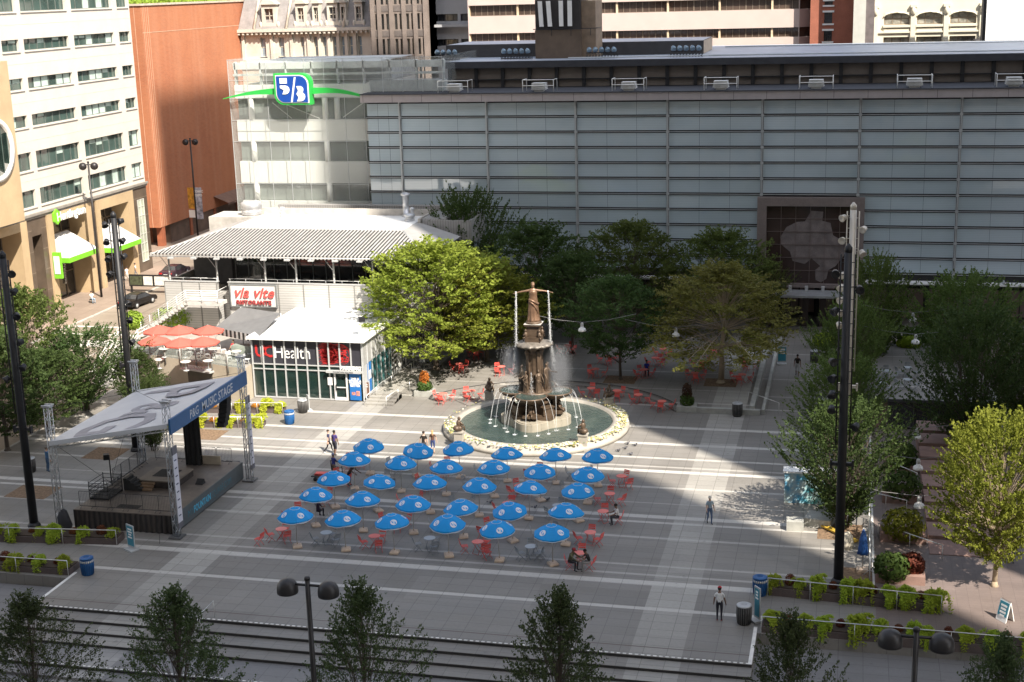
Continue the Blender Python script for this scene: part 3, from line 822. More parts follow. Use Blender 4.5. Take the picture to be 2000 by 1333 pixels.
# its angled corner bay
xa, xb = xr_, xr_+2.0
for k, (d, e) in enumerate(rows + [(100,100)]):
    pass
b = MB(); zs = [0]; 
for d, e in sorted(rows): zs += [d, e]
zs.append(46)
for i in range(len(zs)-1):
    if i % 2 == 0: b.quad((xa,YK,zs[i]),(xb,YK+2.2,zs[i]),(xb,YK+2.2,zs[i+1]),(xa,YK,zs[i+1]))
b.build('corner_wall', PINK, pk)
b = MB()
for d, e in rows: b.quad((xa+.02,YK+.4,d),(xb-.1,YK+2.4,d),(xb-.1,YK+2.4,e),(xa+.02,YK+.4,e))
b.build('corner_window', WIN_BRONZE, pk)
# red brick block
YR = 184.0
rd = thing('red_brick_block', 'narrow red brick block with white window sills', 'building', (-3,YR,0))
xl, xr_ = YP(1582,60,YR).x, YP(1668,60,YR).x
RB = M('red_brick', (.34,.12,.075), .85, var=.15, scale=.8, fine=.3)
c = YP(1617,60,YR).x; c0 = YP(1586,60,YR).x
zz = [(YP(1617,y1,YR).z, YP(1617,y0,YR).z) for y0, y1 in ((3,10),(25,46),(61,81),(97,112))]
hs = [(c-.5,c+.5,d,e) for d,e in zz]
b = MB(); front_wall(b, YR, xl, xr_, 0, 44, hs, .3); b.box(xl,xr_,YR+.5,YR+14,0,43.8); b.build('wall', RB, rd)
for a, cc, d, e in hs:
    win_front(rd, a, cc, d, e, YR+.2, WIN_DARK, M('black_frame', (.03,.03,.03)), 2, 2, .06)
    s = MB(); s.box(a-.2,cc+.2,YR-.1,YR-.004,d-.22,d-.02); s.box(a-.2,cc+.2,YR-.1,YR-.004,e+.02,e+.25); s.build('sill', WHITE, rd)
# pale blank side wall and dark strip
YS = 180.0
pl = thing('blank_wall_block', 'blank pale grey party wall beside the cream arcade building', 'building', (1,YS,0))
xl, xm, xr_ = YP(1666,60,YS).x, YP(1690,60,YS).x, YP(1707,60,YS).x
b = MB(); b.box(xl,xm,YS,YS+10,0,44); b.build('wall', M('pale_render', (.46,.46,.42), .8, var=.06), pl)
b = MB(); b.box(xm+.01,xr_,YS+.4,YS+10,0,44); 
o = b.build('side_wall', M('dark_siding', (.13,.11,.11), .7), pl)
# cream arcade building
YC = 186.0
cr = thing('arcade_building', 'cream building with arched triple windows', 'building', (8,YC,0))
CRM = M('cream_paint', (.66,.62,.50), .7, var=.06, scale=.6)
xl, xr_ = YP(1703,60,YC).x, YP(1924,60,YC).x
cs = [(YP(1751,60,YC).x, YP(1726,60,YC).x, YP(1776,60,YC).x), (YP(1815,60,YC).x, YP(1790,60,YC).x, YP(1840,60,YC).x), (YP(1880,60,YC).x, YP(1855,60,YC).x, YP(1906,60,YC).x)]
z1a, z1b = YP(1800,48,YC).z, YP(1800,24,YC).z
z0a, z0b = YP(1800,101,YC).z, YP(1800,72,YC).z
hs = []
for c, a, e in cs: hs += [(a,e,z1a,z1b),(a,e,z0a,z0b)]
b = MB(); front_wall(b, YC, xl, xr_, 0, 44, hs, .5); b.box(xl,xr_,YC+.8,YC+14,0,43.8); b.build('wall', CRM, cr)
PALEG = glass_mat('curtained_glass', (.30,.29,.25), .15, .6, .5, 1.2)
for c, a, e in cs:
    win_front(cr, a, e, z1a, z1b, YC+.35, PALEG, M('brown_frame', (.2,.16,.12)), 3, 2, .12); win_front(cr, a, e, z0a, z0b, YC+.35, PALEG, M('brown_frame', (.2,.16,.12)), 3, 2, .12)
    q = MB(); n = 12; wv = (e-a)/2
    outer = [(c+ (wv+.18)*math.cos(PI*i/n), YC-.1, z1b-.35+ .95*math.sin(PI*i/n)) for i in range(n+1)]
    # arch spandrel covering the square head
    for i in range(n):
        x0, x1 = c+wv*math.cos(PI*i/n), c+wv*math.cos(PI*(i+1)/n); h0, h1 = z1b-.55+.5*math.sin(PI*i/n), z1b-.55+.5*math.sin(PI*(i+1)/n)
        q.plate([(x0,YC-.03,h0),(x1,YC-.03,h1),(x1,YC-.03,z1b+.02),(x0,YC-.03,z1b+.02)], (0,.3,0))
    q.tube([(c+wv*1.03*math.cos(PI*i/n), YC-.06, z1b-.53+.55*math.sin(PI*i/n)) for i in range(n+1)], .09, 5)
    q.build('arch', CRM, cr)
    q = MB(); q.box(a-.1,e+.1,YC-.25,YC-.01,z1a-.3,z1a-.02); q.box(a,e,YC-.1,YC-.01,z1a-1.0,z1a-.5); q.build('sill', CRM, cr)
b = MB()
for c in [xl+.4,(cs[0][2]+cs[1][1])/2,(cs[1][2]+cs[2][1])/2,xr_-.4]:
    b = MB(); b.box(c-.3,c+.3,YC-.28,YC-.004,0,z1b-.2); b.ell((c,YC-.25,z1b+.15),.3,.3,.55,8,6); b.box(c-.4,c+.4,YC-.4,YC-.004,z1b+.6,z1b+.95); b.build('pilaster', CRM, cr)
b = MB(); b.box(xl,xr_,YC-.2,YC-.003,z0b+.5,z0b+.7); b.build('string_course', CRM, cr)
# big blank white screen
YB = 176.0
bb = thing('billboard', 'blank white outdoor screen in a dark frame at the top right corner', 'billboard', (20,YB,0))
xl = YP(1925,60,YB).x; zb = YP(1960,79,YB).z
b = MB(); b.box(xl,xl+16,YB,YB+.3,zb,zb+14); b.build('screen', M('white_screen', (.85,.85,.84), .5, var=.02), bb)
b = MB(); b.box(xl-.5,xl+16.4,YB+.31,YB+.9,zb-.5,zb+14.4); b.box(xl+2,xl+2.8,YB+.35,YB+1.1,0,zb); b.box(xl+12,xl+12.8,YB+.35,YB+1.1,0,zb); b.build('frame', M('black_frame', (.03,.03,.03)), bb)
b = MB(); b.box(xl-.6,xl+18,YB+2,YB+12,0,zb-.2); b.build('base_building', M('dark_siding', (.13,.11,.11), .7), bb)
# tall backdrop blocks that close the view between the towers
for i, (x0, x1, y0, z, nm) in enumerate(((-160,-93,226,60,'far pale apartment slab behind the brick building'),(-80,40,232,70,'far grey slab block behind the pink banded office'))):
    b = MB(); b.box(x0,x1,y0,y0+14,-1,z); o = b.build('slab_block', M('far_slab%d' % i, (.5,.47,.42), .8), None); tag(o, nm, 'building')
    r_ = MB()
    for k in range(12):
        zz_ = 6+k*4.2
        if zz_ < z-3: r_.box(x0+1,x1-1,y0-.06,y0+.02,zz_,zz_+1.6)
    r_.build('window_band', WIN_DARK, o, (0,0,0))
# ------------------------------------------------------------------ long glass hall behind the square
def frit(name, base):
    t = NT(name)
    p = t.obj()[1]
    f = t.ramp(t.noise(.10, 4), .3, .7)
    hl = t.math('LESS_THAN', t.math('FRACT', t.math('DIVIDE', p[2], .16)), .3)
    c = t.mix(f, tuple(x*.88 for x in base), tuple(x*1.12 for x in base))
    oi = t.n('ShaderNodeObjectInfo')
    c = t.mix(t.math('MULTIPLY', hl, .22), c, tuple(x*.55 for x in base))
    c = t.mix(t.math('MULTIPLY', oi.outputs['Random'], .22), c, tuple(x*.62 for x in base))
    t.b.inputs['Coat Weight'].default_value = .75; t.b.inputs['Coat IOR'].default_value = 1.9; t.b.inputs['Coat Roughness'].default_value = .02
    t.col(c); t.rough(t.math('ADD', .09, t.math('MULTIPLY', f, .06))); t.b.inputs['Specular IOR Level'].default_value = .75
    MATS[name] = t.m
    return t.m
FRIT = frit('fritted_glass', (.46,.55,.60))
STEELG = M('light_steel', (.50,.52,.53), .4, .3, var=.06)
BLACKM = M('black_metal', (.018,.018,.02), .5, .2)
hall = thing('glass_hall', 'long glass fronted hall with blue grey horizontal glass louvres', 'building', (0,140,0))
HY = 133.0
XLh, XRh = -46.9, 45.0
mull = [-43.4 + 8.78*k for k in range(11)]
zrow = [21.25] + [19.8 - 1.47*k for k in range(11)]
bays = [XLh] + mull
b = MB(); b.box(XLh+.1, XRh, HY+.25, HY+24, 4.3, 22.0); b.box(XLh+.1,XRh,HY+4.2,HY+24,0,4.29)
hw = b.build('core', M('hall_core', (.05,.05,.055), .8), hall)
for i in range(len(bays)-1):
    x0, x1 = bays[i]+.1, bays[i+1]-.1
    if x0 > 24: continue
    for j in range(len(zrow)-1):
        z1, z0 = zrow[j]-.12, zrow[j+1]+.14
        if z0 < 4.6: z0 = 4.6
        if z1 - z0 < .3: continue
        if -9 < x0 < 0 and z1 < 12.4: continue
        g = MB(); dx = rnd.uniform(-.02,.02); dz = rnd.uniform(-.02,.02)
        n = 3
        for k in range(n):
            a = x0+(x1-x0)*k/n+.012; c = x0+(x1-x0)*(k+1)/n-.012; e = rnd.uniform(-.006,.006)
            g.quad((a,HY+dz+e,z0),(c,HY+dx+dz+e,z0),(c,HY+dx-dz-e,z1),(a,HY-dz-e,z1))
        g.build('glass_panel', FRIT, hall)
for j, z in enumerate(zrow[1:]):
    for sx0, sx1 in ((XLh,XRh),) if z > 12.3 else ((XLh,-8.6),(1.2,XRh)):
        b = MB(); b.box(sx0, sx1, HY-.11, HY-.05, z-.025, z+.025); o = b.build('louvre_rail', STEELG, hall)
        b = MB(); b.box(sx0, sx1, HY-.015, HY+.2, z-.12, z+.14); b.build('louvre_gap', BLACKM, o)
for x in mull:
    b = MB(); zb = 12.3 if -8.3 < x < 1.0 else 4.5
    b.box(x-.05, x+.05, HY-.28, HY-.12, zb, 21.3); b.box(x-.12,x-.09,HY-.14,HY-.02,zb,21.3); b.box(x+.09,x+.12,HY-.14,HY-.02,zb,21.3)
    for z in zrow[1:]:
        if z > zb: b.box(x-.14,x+.14,HY-.2,HY-.02,z-.09,z+.09)
    b.build('mullion', STEELG, hall)
b = MB(); b.box(XLh-.3,XRh,HY-.75,HY+.24,21.32,22.05)
fa = b.build('fascia', M('fascia_metal', (.46,.42,.43), .35, .35, var=.06), hall)
b = MB()
for k in range(31): b.box(XLh+3*k-.02,XLh+3*k+.02,HY-.757,HY-.74,21.34,22.03)
b.build('seam', M('seam_dark', (.12,.11,.11)), fa)
b = MB(); b.box(XLh-.3,XRh,HY-.9,HY+6,22.06,22.16); b.build('roof_ledge', M('roof_dark', (.04,.042,.05), .8), hall)
# upper setback storey
b = MB(); b.box(-40,XRh,139.2,165,22.2,24.1); up = b.build('upper_wall', M('taupe_panel', (.15,.125,.105), .7, var=.1), hall)
b = MB(); x = -39.9
while x < XRh: b.box(x-.18,x+.18,138.95,139.19,22.2,24.1); x += 2.75
b.box(-40,XRh,138.9,139.19,22.9,23.0)
b.build('upper_post', BLACKM, up)
b = MB(); b.box(-40.2,XRh,138.6,165.2,24.12,24.75); b.build('roof_edge', M('roof_dark', (.04,.042,.05), .8), up)
b = MB(); b.quad((-40.1,138.9,24.77),(XRh,138.9,24.77),(XRh,165,24.77),(-40.1,165,24.77)); b.build('roof_membrane', M('pale_membrane', (.36,.40,.46), .5, var=.12, scale=.3), up)
b = MB(); b.box(-42.5,-15.2,147,156,24.8,26.1); ph = b.build('penthouse', M('penthouse_dark', (.045,.043,.045), .7), hall)
b = MB(); b.quad((-15.19,147,24.8),(-15.19,156,24.8),(-15.19,156,26.1),(-15.19,147,26.1)); b.build('side_panel', M('sunlit_tan_panel', (.42,.33,.25), .7), ph)  # tan side face, the sunlight on it put into its colour
b = MB(); b.quad((-42.4,147.1,26.115),(-15.3,147.1,26.115),(-15.3,155.9,26.115),(-42.4,155.9,26.115)); b.build('penthouse_roof', MATS['pale_membrane'], ph)
pp = MB()
for y in (140.2, 158): pp.tube([(-14,y,24.95),(4,y+.2,24.95),(24,y,24.95)], .09, 6)
pp.tube([(-28,140.5,24.9),(-14,141.3,24.9)], .08, 6)
pp.build('roof_pipe', STEELG, hall)
# antenna block
b = MB(); b.box(-31.75,-27.0,142.4,146.8,24.8,27.6); an = b.build('antenna_block', M('brown_metal', (.12,.085,.06), .6, var=.12), hall)
b = MB(); b.box(-31.7,-27.05,142.45,146.75,27.62,30.6); b.build('block_top', M('block_black', (.03,.026,.025), .7), an)
b = MB(); b.box(-27.04,-25.6,142.9,146.7,24.8,30.4); b.build('block_side', M('umber_panel', (.22,.16,.11), .7, var=.2), an)
b = MB(); b.tube([(-31.9,142.2,27.7),(-25.5,142.2,27.7),(-25.5,146,27.7)], .04, 5)
for x in (-30,-28,-26): b.tube([(x,142.2,27.0),(x,142.2,27.7)], .03, 5)
b.build('block_rail', BLACKM, an)
for x, tl in ((-31.35,.14),(-30.5,.16),(-29.2,.02),(-28.3,.0)):
    b = MB(); b.plate([(x,142.1,30.45),(x+.42,142.1,30.45),(x+.42+tl,142.1,27.95),(x+tl,142.1,27.95)], (0,.2,0)); b.box(x+.15,x+.27,142.3,142.44,28.3,30.1); b.build('antenna_panel', WHITE, an)
# stone portal with the etched glass
PGR = M('portal_granite', (.20,.165,.155), .5, var=.12, scale=.8, fine=.25)
b = MB(); front_wall(b, 132.3, -8.6, 1.15, 3.75, 12.25, [(-7.75,.3,4.1,11.45)], .8); b.quad((1.15,132.3,3.75),(1.15,133,3.75),(1.15,133,12.25),(1.15,132.3,12.25)); b.quad((-8.6,132.3,3.75),(-8.6,132.3,12.25),(-8.6,133,12.25),(-8.6,133,3.75)); b.quad((-8.6,132.3,12.25),(1.15,132.3,12.25),(1.15,133.2,12.25),(-8.6,133.2,12.25))
po = b.build('portal', PGR, hall)
b = MB(); b.quad((-7.75,132.75,4.1),(.3,132.75,4.1),(.3,132.75,11.45),(-7.75,132.75,11.45)); gp = b.build('etched_glass', glass_mat('brown_glass', (.045,.028,.026), .12, .6), po)
b = MB()
for k in range(7): b.box(-7.75+8.05*k/6-.02,-7.75+8.05*k/6+.02,132.66,132.72,4.1,11.45); b.box(-7.75,.3,132.665,132.715,4.1+7.35*k/6-.02,4.1+7.35*k/6+.02)
b.build('glazing_bar', M('brown_bar', (.16,.12,.11)), gp)
shp = [(1585,412),(1608,414),(1606,432),(1622,436),(1627,460),(1650,473),(1655,478),(1648,500),(1632,520),(1618,528),(1614,545),(1603,552),(1593,547),(1592,528),(1602,520),(1585,505),(1572,516),(1548,510),(1543,492),(1526,478),(1524,464),(1536,444),(1556,434),(1572,433)]
b = MB(); b.plate([tuple(YP(x,y,132.735)) for x,y in shp], (0,.01,0))
b.build('etched_figure', M('etched_pale', (.20,.17,.165), .6, var=.35, scale=1.1, fine=.4), gp)
b = MB(); b.box(-8.4,1.0,129.6,132.28,3.35,3.55); b.build('canopy', M('canopy_metal', (.34,.35,.36), .4, .3), po)
for k in range(5):
    b = MB(); b.cbox((-6.9+k*1.5,131.6,3.82), .28,.22,.5); b.build('canopy_light', M('fixture_grey', (.45,.45,.45)), po)
# white ledge and the recessed ground floor
for a, c in ((XLh,-8.6),(1.2,XRh)):
    b = MB(); b.box(a,c,131.7,132.95,4.36,4.5); o = b.build('ledge', M('ledge_white', (.72,.72,.70), .5), hall)
    s = MB(); x = a+.6
    while x < min(c, 26): s.box(x,x+.22,131.75,132.9,4.505,4.72); x += 2.93
    s.build('bracket', STEELG, o)
b = MB()
gx = [-30 + 3.4*k for k in range(18)]
for k, x in enumerate(gx): b.box(x, x+2.9, 136.9, 137.1, .35 if k % 4 != 2 else .05, 2.9)
o = b.build('shop_panel', M('rose_panel', (.33,.24,.22), .5, var=.15), hall)
b = MB()
for x in gx: b.box(x-.35,x-.05,136.6,137.1,0,4.3); b.box(x+1.4,x+1.5,136.85,136.89,0.05,2.9)
b.build('shop_frame', BLACKM, o)
for x in (-7.2,-5.6,-4.0,-2.4,-.8):
    b = MB(); b.box(x-.28,x+.28,132.4,132.9,0,3.7); b.build('column', M('column_brown', (.07,.05,.045), .5), hall)

def light_bank(px, n, label):
    c = YP(px, 118, 141.2); t = thing('light_bank', label, 'floodlights', (c.x,141.2,24.78), 'floodlight banks on the hall roof')
    w = n*.62
    b = MB()
    for z in (.12,.55): b.tube([(c.x-w/2,141.2,24.78+z),(c.x+w/2,141.2,24.78+z)], .035, 5); b.tube([(c.x-w/2,141.8,24.78+z),(c.x+w/2,141.8,24.78+z)], .03, 5)
    k = 0; x = c.x-w/2
    while x <= c.x+w/2+.01:
        b.tube([(x,141.2,24.78),(x,141.2,25.33)], .03, 5); b.tube([(x,141.8,24.78),(x,141.8,25.33)], .03, 5); b.tube([(x,141.2,24.9),(min(x+.31,c.x+w/2),141.2,25.33)], .02, 4); x += .31
    b.build('rack', BLACKM, t)
    for i in range(n):
        x = c.x-w/2+.31+i*.62
        q = MB(); q.lathe([(.02,-.26),(.16,-.22),(.27,0),(.29,.10),(.25,.10),(.1,-.05),(0,-.08)], (0,0,0), 14)
        m_ = Matrix.Rotation(R(-62), 3, 'X') @ Matrix.Rotation(R(25), 3, 'Y')
        q.v = [tuple(Vector((x,141.1,25.62)) + m_ @ Vector(p)) for p in q.v]
        lo = q.build('lamp_head', M('lamp_alu', (.20,.27,.33), .3, .6), t)
light_bank(872, 4, 'floodlight bank on the hall roof beside the glass block top')
light_bank(1008, 5, 'floodlight bank on the hall roof just left of the antenna block')
light_bank(1175, 5, 'floodlight bank on the hall roof just right of the antenna block')
light_bank(1340, 5, 'rightmost floodlight bank on the hall roof near the tan penthouse end')
names = ['beside the glass block corner','below the antenna block at left','below the floodlights right of the antenna block','below the rightmost floodlight bank','above the stone portal left side','right of the stone portal','at the right edge of the photo']
for px, nm in zip((887,1053,1228,1408,1594,1786,1980), names):
    c = YP(px, 172, 133.2); x = c.x
    t = thing('roof_vent', 'white slatted roof vent inside a white rail ' + nm, 'roof vent', (x,133.2,22.17), 'roof vents along the hall edge')
    b = MB(); b.box(x-.45,x+.45,133.0,133.7,22.17,22.3); b.box(x-.6,x+.6,132.9,133.8,22.3,22.36)
    for k in range(5): b.box(x-.72+.02*k,x+.72-.02*k,132.8,133.9,22.38+k*.13,22.46+k*.13)
    b.box(x-.55,x+.55,132.95,133.75,22.36,22.95)
    b.build('housing', M('vent_white', (.60,.60,.58), .6), t)
    b = MB(); 
    for xx in (x-1.5,x+1.5): b.tube([(xx,132.7,22.17),(xx,132.7,23.3),(xx,134.4,23.3),(xx,134.4,22.17)], .035, 5)
    for z in (22.75,23.3): b.tube([(x-1.5,132.7,z),(x+1.5,132.7,z)], .035, 5)
    b.build('guard_rail', WHITE, t)

# ------------------------------------------------------------------ white glass block with the blue and green sign
def clear_skin(name, col, tr=.72, rough=.05):
    t = NT(name); t.col(col); t.rough(rough)
    tp = t.n('ShaderNodeBsdfTransparent'); tp.inputs[0].default_value = (.96,.975,.97,1)
    mx = t.n('ShaderNodeMixShader'); mx.inputs[0].default_value = 1-tr
    t.link(tp.outputs[0], mx.inputs[1]); t.link(t.b.outputs[0], mx.inputs[2]); t.link(mx.outputs[0], t.out.inputs[0])
    MATS[name] = t.m
    return t.m
SKIN = clear_skin('clear_glass_skin', (.62,.65,.63), .8)
WSP = M('white_spandrel', (.66,.66,.63), .5, var=.05, scale=.3)
blk = thing('glass_block', 'white banded office block behind a clear glass screen wall', 'office building', (-54,136,0))
b = MB()
for z0, z1 in ((17.35,19.5),(13.05,15.26),(9.2,11.2),(21.7,23.0),(5.0,7.2),(0,3.0)): b.box(-61.5,-47.0,134.7,135.2,z0,z1)
b.box(-61.5,-47.0,138.2,150,0,22.9)
sp = b.build('spandrel', WSP, blk)
b = MB()
for z0, z1 in ((15.27,17.34),(11.21,13.04),(19.52,21.69),(7.21,9.19)): b.quad((-61.4,135.1,z0),(-47,135.1,z0),(-47,135.1,z1),(-61.4,135.1,z1))
b.build('ribbon_window', glass_mat('grey_green_glass', (.15,.17,.155), .1, .7, .3, .3), blk)
b = MB()
for x in (-59.9,-51.9,-50.6): 
    for z0, z1 in ((15.27,17.34),(11.21,13.04),(19.52,21.69)):
        if x > -51 and z0 < 19: continue
        b.tube([(x,134.9,z0),(x,134.9,z1)], .3, 10)
for (x0,z0,x1,z1) in ((-57,21.4,-52.5,19.6),(-55.5,19.6,-57.5,21.2),(-50,19.7,-47,21.6)): b.tube([(x0,134.8,z0),(x1,134.8,z1)], .05, 5)
b.build('round_column', WSP, blk)
b = MB(); b.box(-61.6,-39.3,134.9,135.5,24.55,25.2); b.box(-61.6,-39.3,134.8,135.3,23.9,24.1)
for k in range(9): b.box(-61.5+2.75*k,-61.35+2.75*k,134.9,135.4,22.2,25.3)
b.box(-47.1,-39.3,135,136,22.2,23.3)
b.build('screen_frame', M('screen_frame', (.45,.47,.46), .5), blk)
b = MB(); b.quad((-61.75,134,0),(-47.35,134,0),(-47.35,134,25.6),(-61.75,134,25.6)); b.quad((-47.35,134,22.2),(-39.2,134,22.2),(-39.2,134,25.6),(-47.35,134,25.6))
b.quad((-39.2,134,22.2),(-39.2,150,22.2),(-39.2,150,25.6),(-39.2,134,25.6)); b.quad((-61.75,134,0),(-61.75,134,25.6),(-61.75,150,25.6),(-61.75,150,0))
sk = b.build('glass_screen', SKIN, blk)
b = MB()
for k in range(12): x = -61.75+2.05*k; b.box(x-.02,x+.02,133.94,133.99,0 if x < -47.3 else 22.2,25.6)
for z in (9.2,13.05,17.35,19.5,21.7,23.5,25.55): b.box(-61.75,-47.35 if z < 22 else -39.2,133.95,133.995,z-.02,z+.02)
b.build('skin_joint', STEELG, sk)
b = MB(); b.box(-61.6,-47.2,136,150,25.0,25.05); b.box(-61.4,-47.0,142,150,22.95,24.6); b.build('rooftop', M('rooftop_grey', (.4,.42,.42)), blk)
sign = thing('bank_sign', 'blue shield shaped sign with white figures, green rim and two green swooshes', 'sign', (-54.45,133,22.6))
def shield(s, y, cx=-54.47, cz=22.68):
    w, h = 1.95*s, 1.55*s; r = .85*s; pts = []
    pts.append((cx-w,y,cz+h))
    for k in range(7): a = R(90-15*k); pts.append((cx+w-r*1.2+r*1.2*math.cos(a), y, cz+h-r*1.2+r*1.2*math.sin(a)))
    pts.append((cx+w,y,cz-h))
    for k in range(7): a = R(270-15*k); pts.append((cx-w+r*1.2+r*1.2*math.cos(a), y, cz-h+r*1.2+r*1.2*math.sin(a)))
    return pts
SGREEN = M('sign_green', (.03,.42,.07), .4, var=.04); SBLUE = M('sign_blue', (.008,.06,.32), .4, var=.04)
b = MB(); b.plate(shield(1.0,132.9), (0,.75,0)); b.build('rim', SGREEN, sign)
b = MB(); b.plate(shield(.89,132.84), (0,.05,0)); b.build('white_line', WHITE, sign)
b = MB(); b.plate(shield(.83,132.78), (0,.05,0)); b.build('face', SBLUE, sign)
def glyph53(cx, cz, s, P):
    """the sign's white figures: a squared 5, a slash, a rounded 3; P maps (u,v) to a point"""
    out = []
    out.append([(-1.15,.95),(-.45,.95),(-.45,.45),(-1.15,.45)])
    c = [(-1.15,.28),(-.65,.28)]+[(-.65+.42*math.cos(R(90-30*k)), -.12+.40*math.sin(R(90-30*k))) for k in range(7)]+[(-.95,-.52),(-.78,-.15),(-1.15,.05)]
    out.append(c)
    out.append([(.28,1.02),(.44,1.02),(0.0,-1.25),(-.16,-1.25)])
    c = [(.45,.2)]+[(.75+.38*math.cos(R(100-30*k)), -.12+.34*math.sin(R(100-30*k))) for k in range(6)]+[(.85+.42*math.cos(R(60-30*k)), -.75+.42*math.sin(R(60-30*k))) for k in range(6)]+[(.45,-1.18),(.62,-.8),(.42,-.5),(.62,-.2)]
    out.append(c)
    return [[P(cx+u*s, cz+v*s) for u, v in q] for q in out]
b = MB()
for q in glyph53(-54.47, 22.75, 1.08, lambda u, v: (u,132.72,v)): b.plate(q, (0,.05,0))
b.build('figures', WHITE, sign)
b = MB()
def swoosh(x0, z0, x1, z1, bow, w0, w1):
    n = 10; top = []; bot = []
    for i in range(n+1):
        t_ = i/n; x = x0+(x1-x0)*t_; z = z0+(z1-z0)*t_+bow*math.sin(PI*t_); w = w0+(w1-w0)*t_
        top.append((x,133.2,z+w/2)); bot.append((x,133.2,z-w/2))
    b.plate(top+bot[::-1], (0,.35,0))
swoosh(-56.4,22.45,-62.2,21.75,.18,.62,.05); swoosh(-52.5,22.45,-47.5,21.95,.22,.62,.22)
b.build('swoosh', SGREEN, sign)
# ------------------------------------------------------------------ parking kiosk with the health banner
ALU = M('brushed_aluminium', (.55,.56,.56), .4, .25, var=.06)
TEAL = glass_mat('teal_glass', (.02,.11,.115), .06, .8, .3, .5)
KX0, KX1, KY0, KY1, KZ = -46.95, -37.55, 102.5, 112.2, 4.95
kiosk = thing('parking_kiosk', 'glass parking kiosk with a dark health banner and a flat white roof', 'kiosk', (-42.2,107,0))
b = MB(); b.box(KX0-.3,KX1+.35,KY0-.45,KY1+.5,KZ,KZ+.2); b.build('roof', M('white_membrane', (.80,.80,.78), .6, var=.06, scale=.6, fine=.1), kiosk)
b = MB(); b.box(KX0+.2,KX1-.2,KY0+1.4,KY1-.2,0.02,KZ-.1); b.build('interior', M('dim_interior', (.05,.055,.05), .8, var=.6, scale=.8), kiosk)
b = MB(); b.quad((KX0,KY0,.08),(KX1,KY0,.08),(KX1,KY0,2.85),(KX0,KY0,2.85)); b.build('front_glass', clear_skin('shop_glass', (.02,.05,.045), .45, .03), kiosk)
b = MB(); b.box(KX0+.05,KX1-.05,KY0+.02,KY0+.12,2.86,4.86); bn = b.build('banner', M('charcoal_banner', (.035,.035,.045), .5, var=.1), kiosk)
UCRED = M('banner_red', (.55,.03,.03), .5); 
text('lettering', 'UC', 1.35, UCRED, bn, (KX0+1.05,KY0-.005,3.45), (1,0,0), (0,0,1), .008, 'CENTER', .03, spacing=.7)
text('lettering', 'Health', 1.45, WHITE, bn, (KX0+1.85,KY0-.005,3.38), (1,0,0), (0,0,1), .008, 'LEFT', .0, sx=.82)
# red branching vessels printed on the banner
b = MB(); rv = random.Random(3)
def vessel(x, z, a, w, d):
    if d == 0 or w < .008: return
    L = rv.uniform(.25,.5); x2, z2 = x+L*math.cos(a), z+L*math.sin(a)
    if not (KX0+5.2 < x2 < KX0+8.5 and 2.95 < z2 < 4.75): return
    nx, nz = -math.sin(a)*w, math.cos(a)*w; w2 = w*.78
    b.quad((x+nx,KY0-.006,z+nz),(x-nx,KY0-.006,z-nz),(x2-nx*.78,KY0-.006,z2-nz*.78),(x2+nx*.78,KY0-.006,z2+nz*.78))
    for s in (-1,1): vessel(x2, z2, a+s*rv.uniform(.15,.55), w2, d-1)
for k in range(13): vessel(KX0+8.25-rv.uniform(0,.3), 3.3+k*.1, PI+rv.uniform(-.45,.45), .045, 6)
for i in range(14):
    a0, a1 = R(-85+170*i/14), R(-85+170*(i+1)/14)
    for r_ in (.0,.1): 
        p, q = (KX0+7.6+(.85-r_)*math.cos(a0), 3.85+(.85-r_)*math.sin(a0)), (KX0+7.6+(.85-r_)*math.cos(a1), 3.85+(.85-r_)*math.sin(a1))
        b.quad((p[0],KY0-.007,p[1]),(q[0],KY0-.007,q[1]),(q[0]-.05,KY0-.007,q[1]),(p[0]-.05,KY0-.007,p[1]))
b.build('vessel_print', UCRED, bn)
for k in range(11):
    x = KX0+(KX1-KX0)*k/10
    if k in (8,9): z0 = 2.5
    else: z0 = .05
    b = MB(); b.box(x-.05,x+.05,KY0-.12,KY0-.01,z0,KZ-.02); b.build('mullion', ALU, kiosk)
b = MB()
for z in (2.45,2.86): b.box(KX0,KX1,KY0-.1,KY0-.012,z-.04,z+.04)
b.box(KX0,KX1-2.0,KY0-.1,KY0-.012,.04,.14)
b.build('transom', ALU, kiosk)
d0 = KX0+6.95
b = MB(); b.box(d0,d0+.12,KY0-.16,KY0-.02,.05,2.4); b.box(d0+1.0,d0+1.12,KY0-.16,KY0-.02,.05,2.4); b.box(d0+.12,d0+1.0,KY0-.16,KY0-.02,2.28,2.4); b.box(d0+.12,d0+1.0,KY0-.16,KY0-.02,.05,.3); b.box(d0+.12,d0+1.0,KY0-.14,KY0-.04,1.1,1.16)
dr = b.build('door', M('white_alu', (.66,.66,.65), .4), kiosk)
b = MB(); b.box(d0+.16,d0+.2,KY0-.25,KY0-.17,.9,1.4); b.build('handle', BLACKM, dr)
b = MB(); b.box(d0-.55,d0-.15,KY0-.13,KY0-.121,1.3,1.95); b.build('notice', WHITE, kiosk)
BLUEP = M('poster_blue', (.015,.14,.42), .5, var=.06)
b = MB(); b.box(KX1-1.15,KX1-.2,KY0-.14,KY0-.1,.12,2.42); po_ = b.build('poster', BLUEP, kiosk)
for i, s in enumerate(('THIS IS','WHERE A','TANDEM','BETTER')): text('lettering', s, .24, WHITE, po_, (KX1-.68,KY0-.145,1.85-.2*i), (1,0,0), (0,0,1), .004, 'CENTER', .012)
b = MB(); b.box(KX1-1.0,KX1-.7,KY0-.15,KY0-.142,.55,.8); b.box(KX1-.62,KX1-.32,KY0-.15,KY0-.142,.5,.9); b.build('print', M('print_mixed', (.6,.25,.2), .6, var=.6, scale=6), po_)
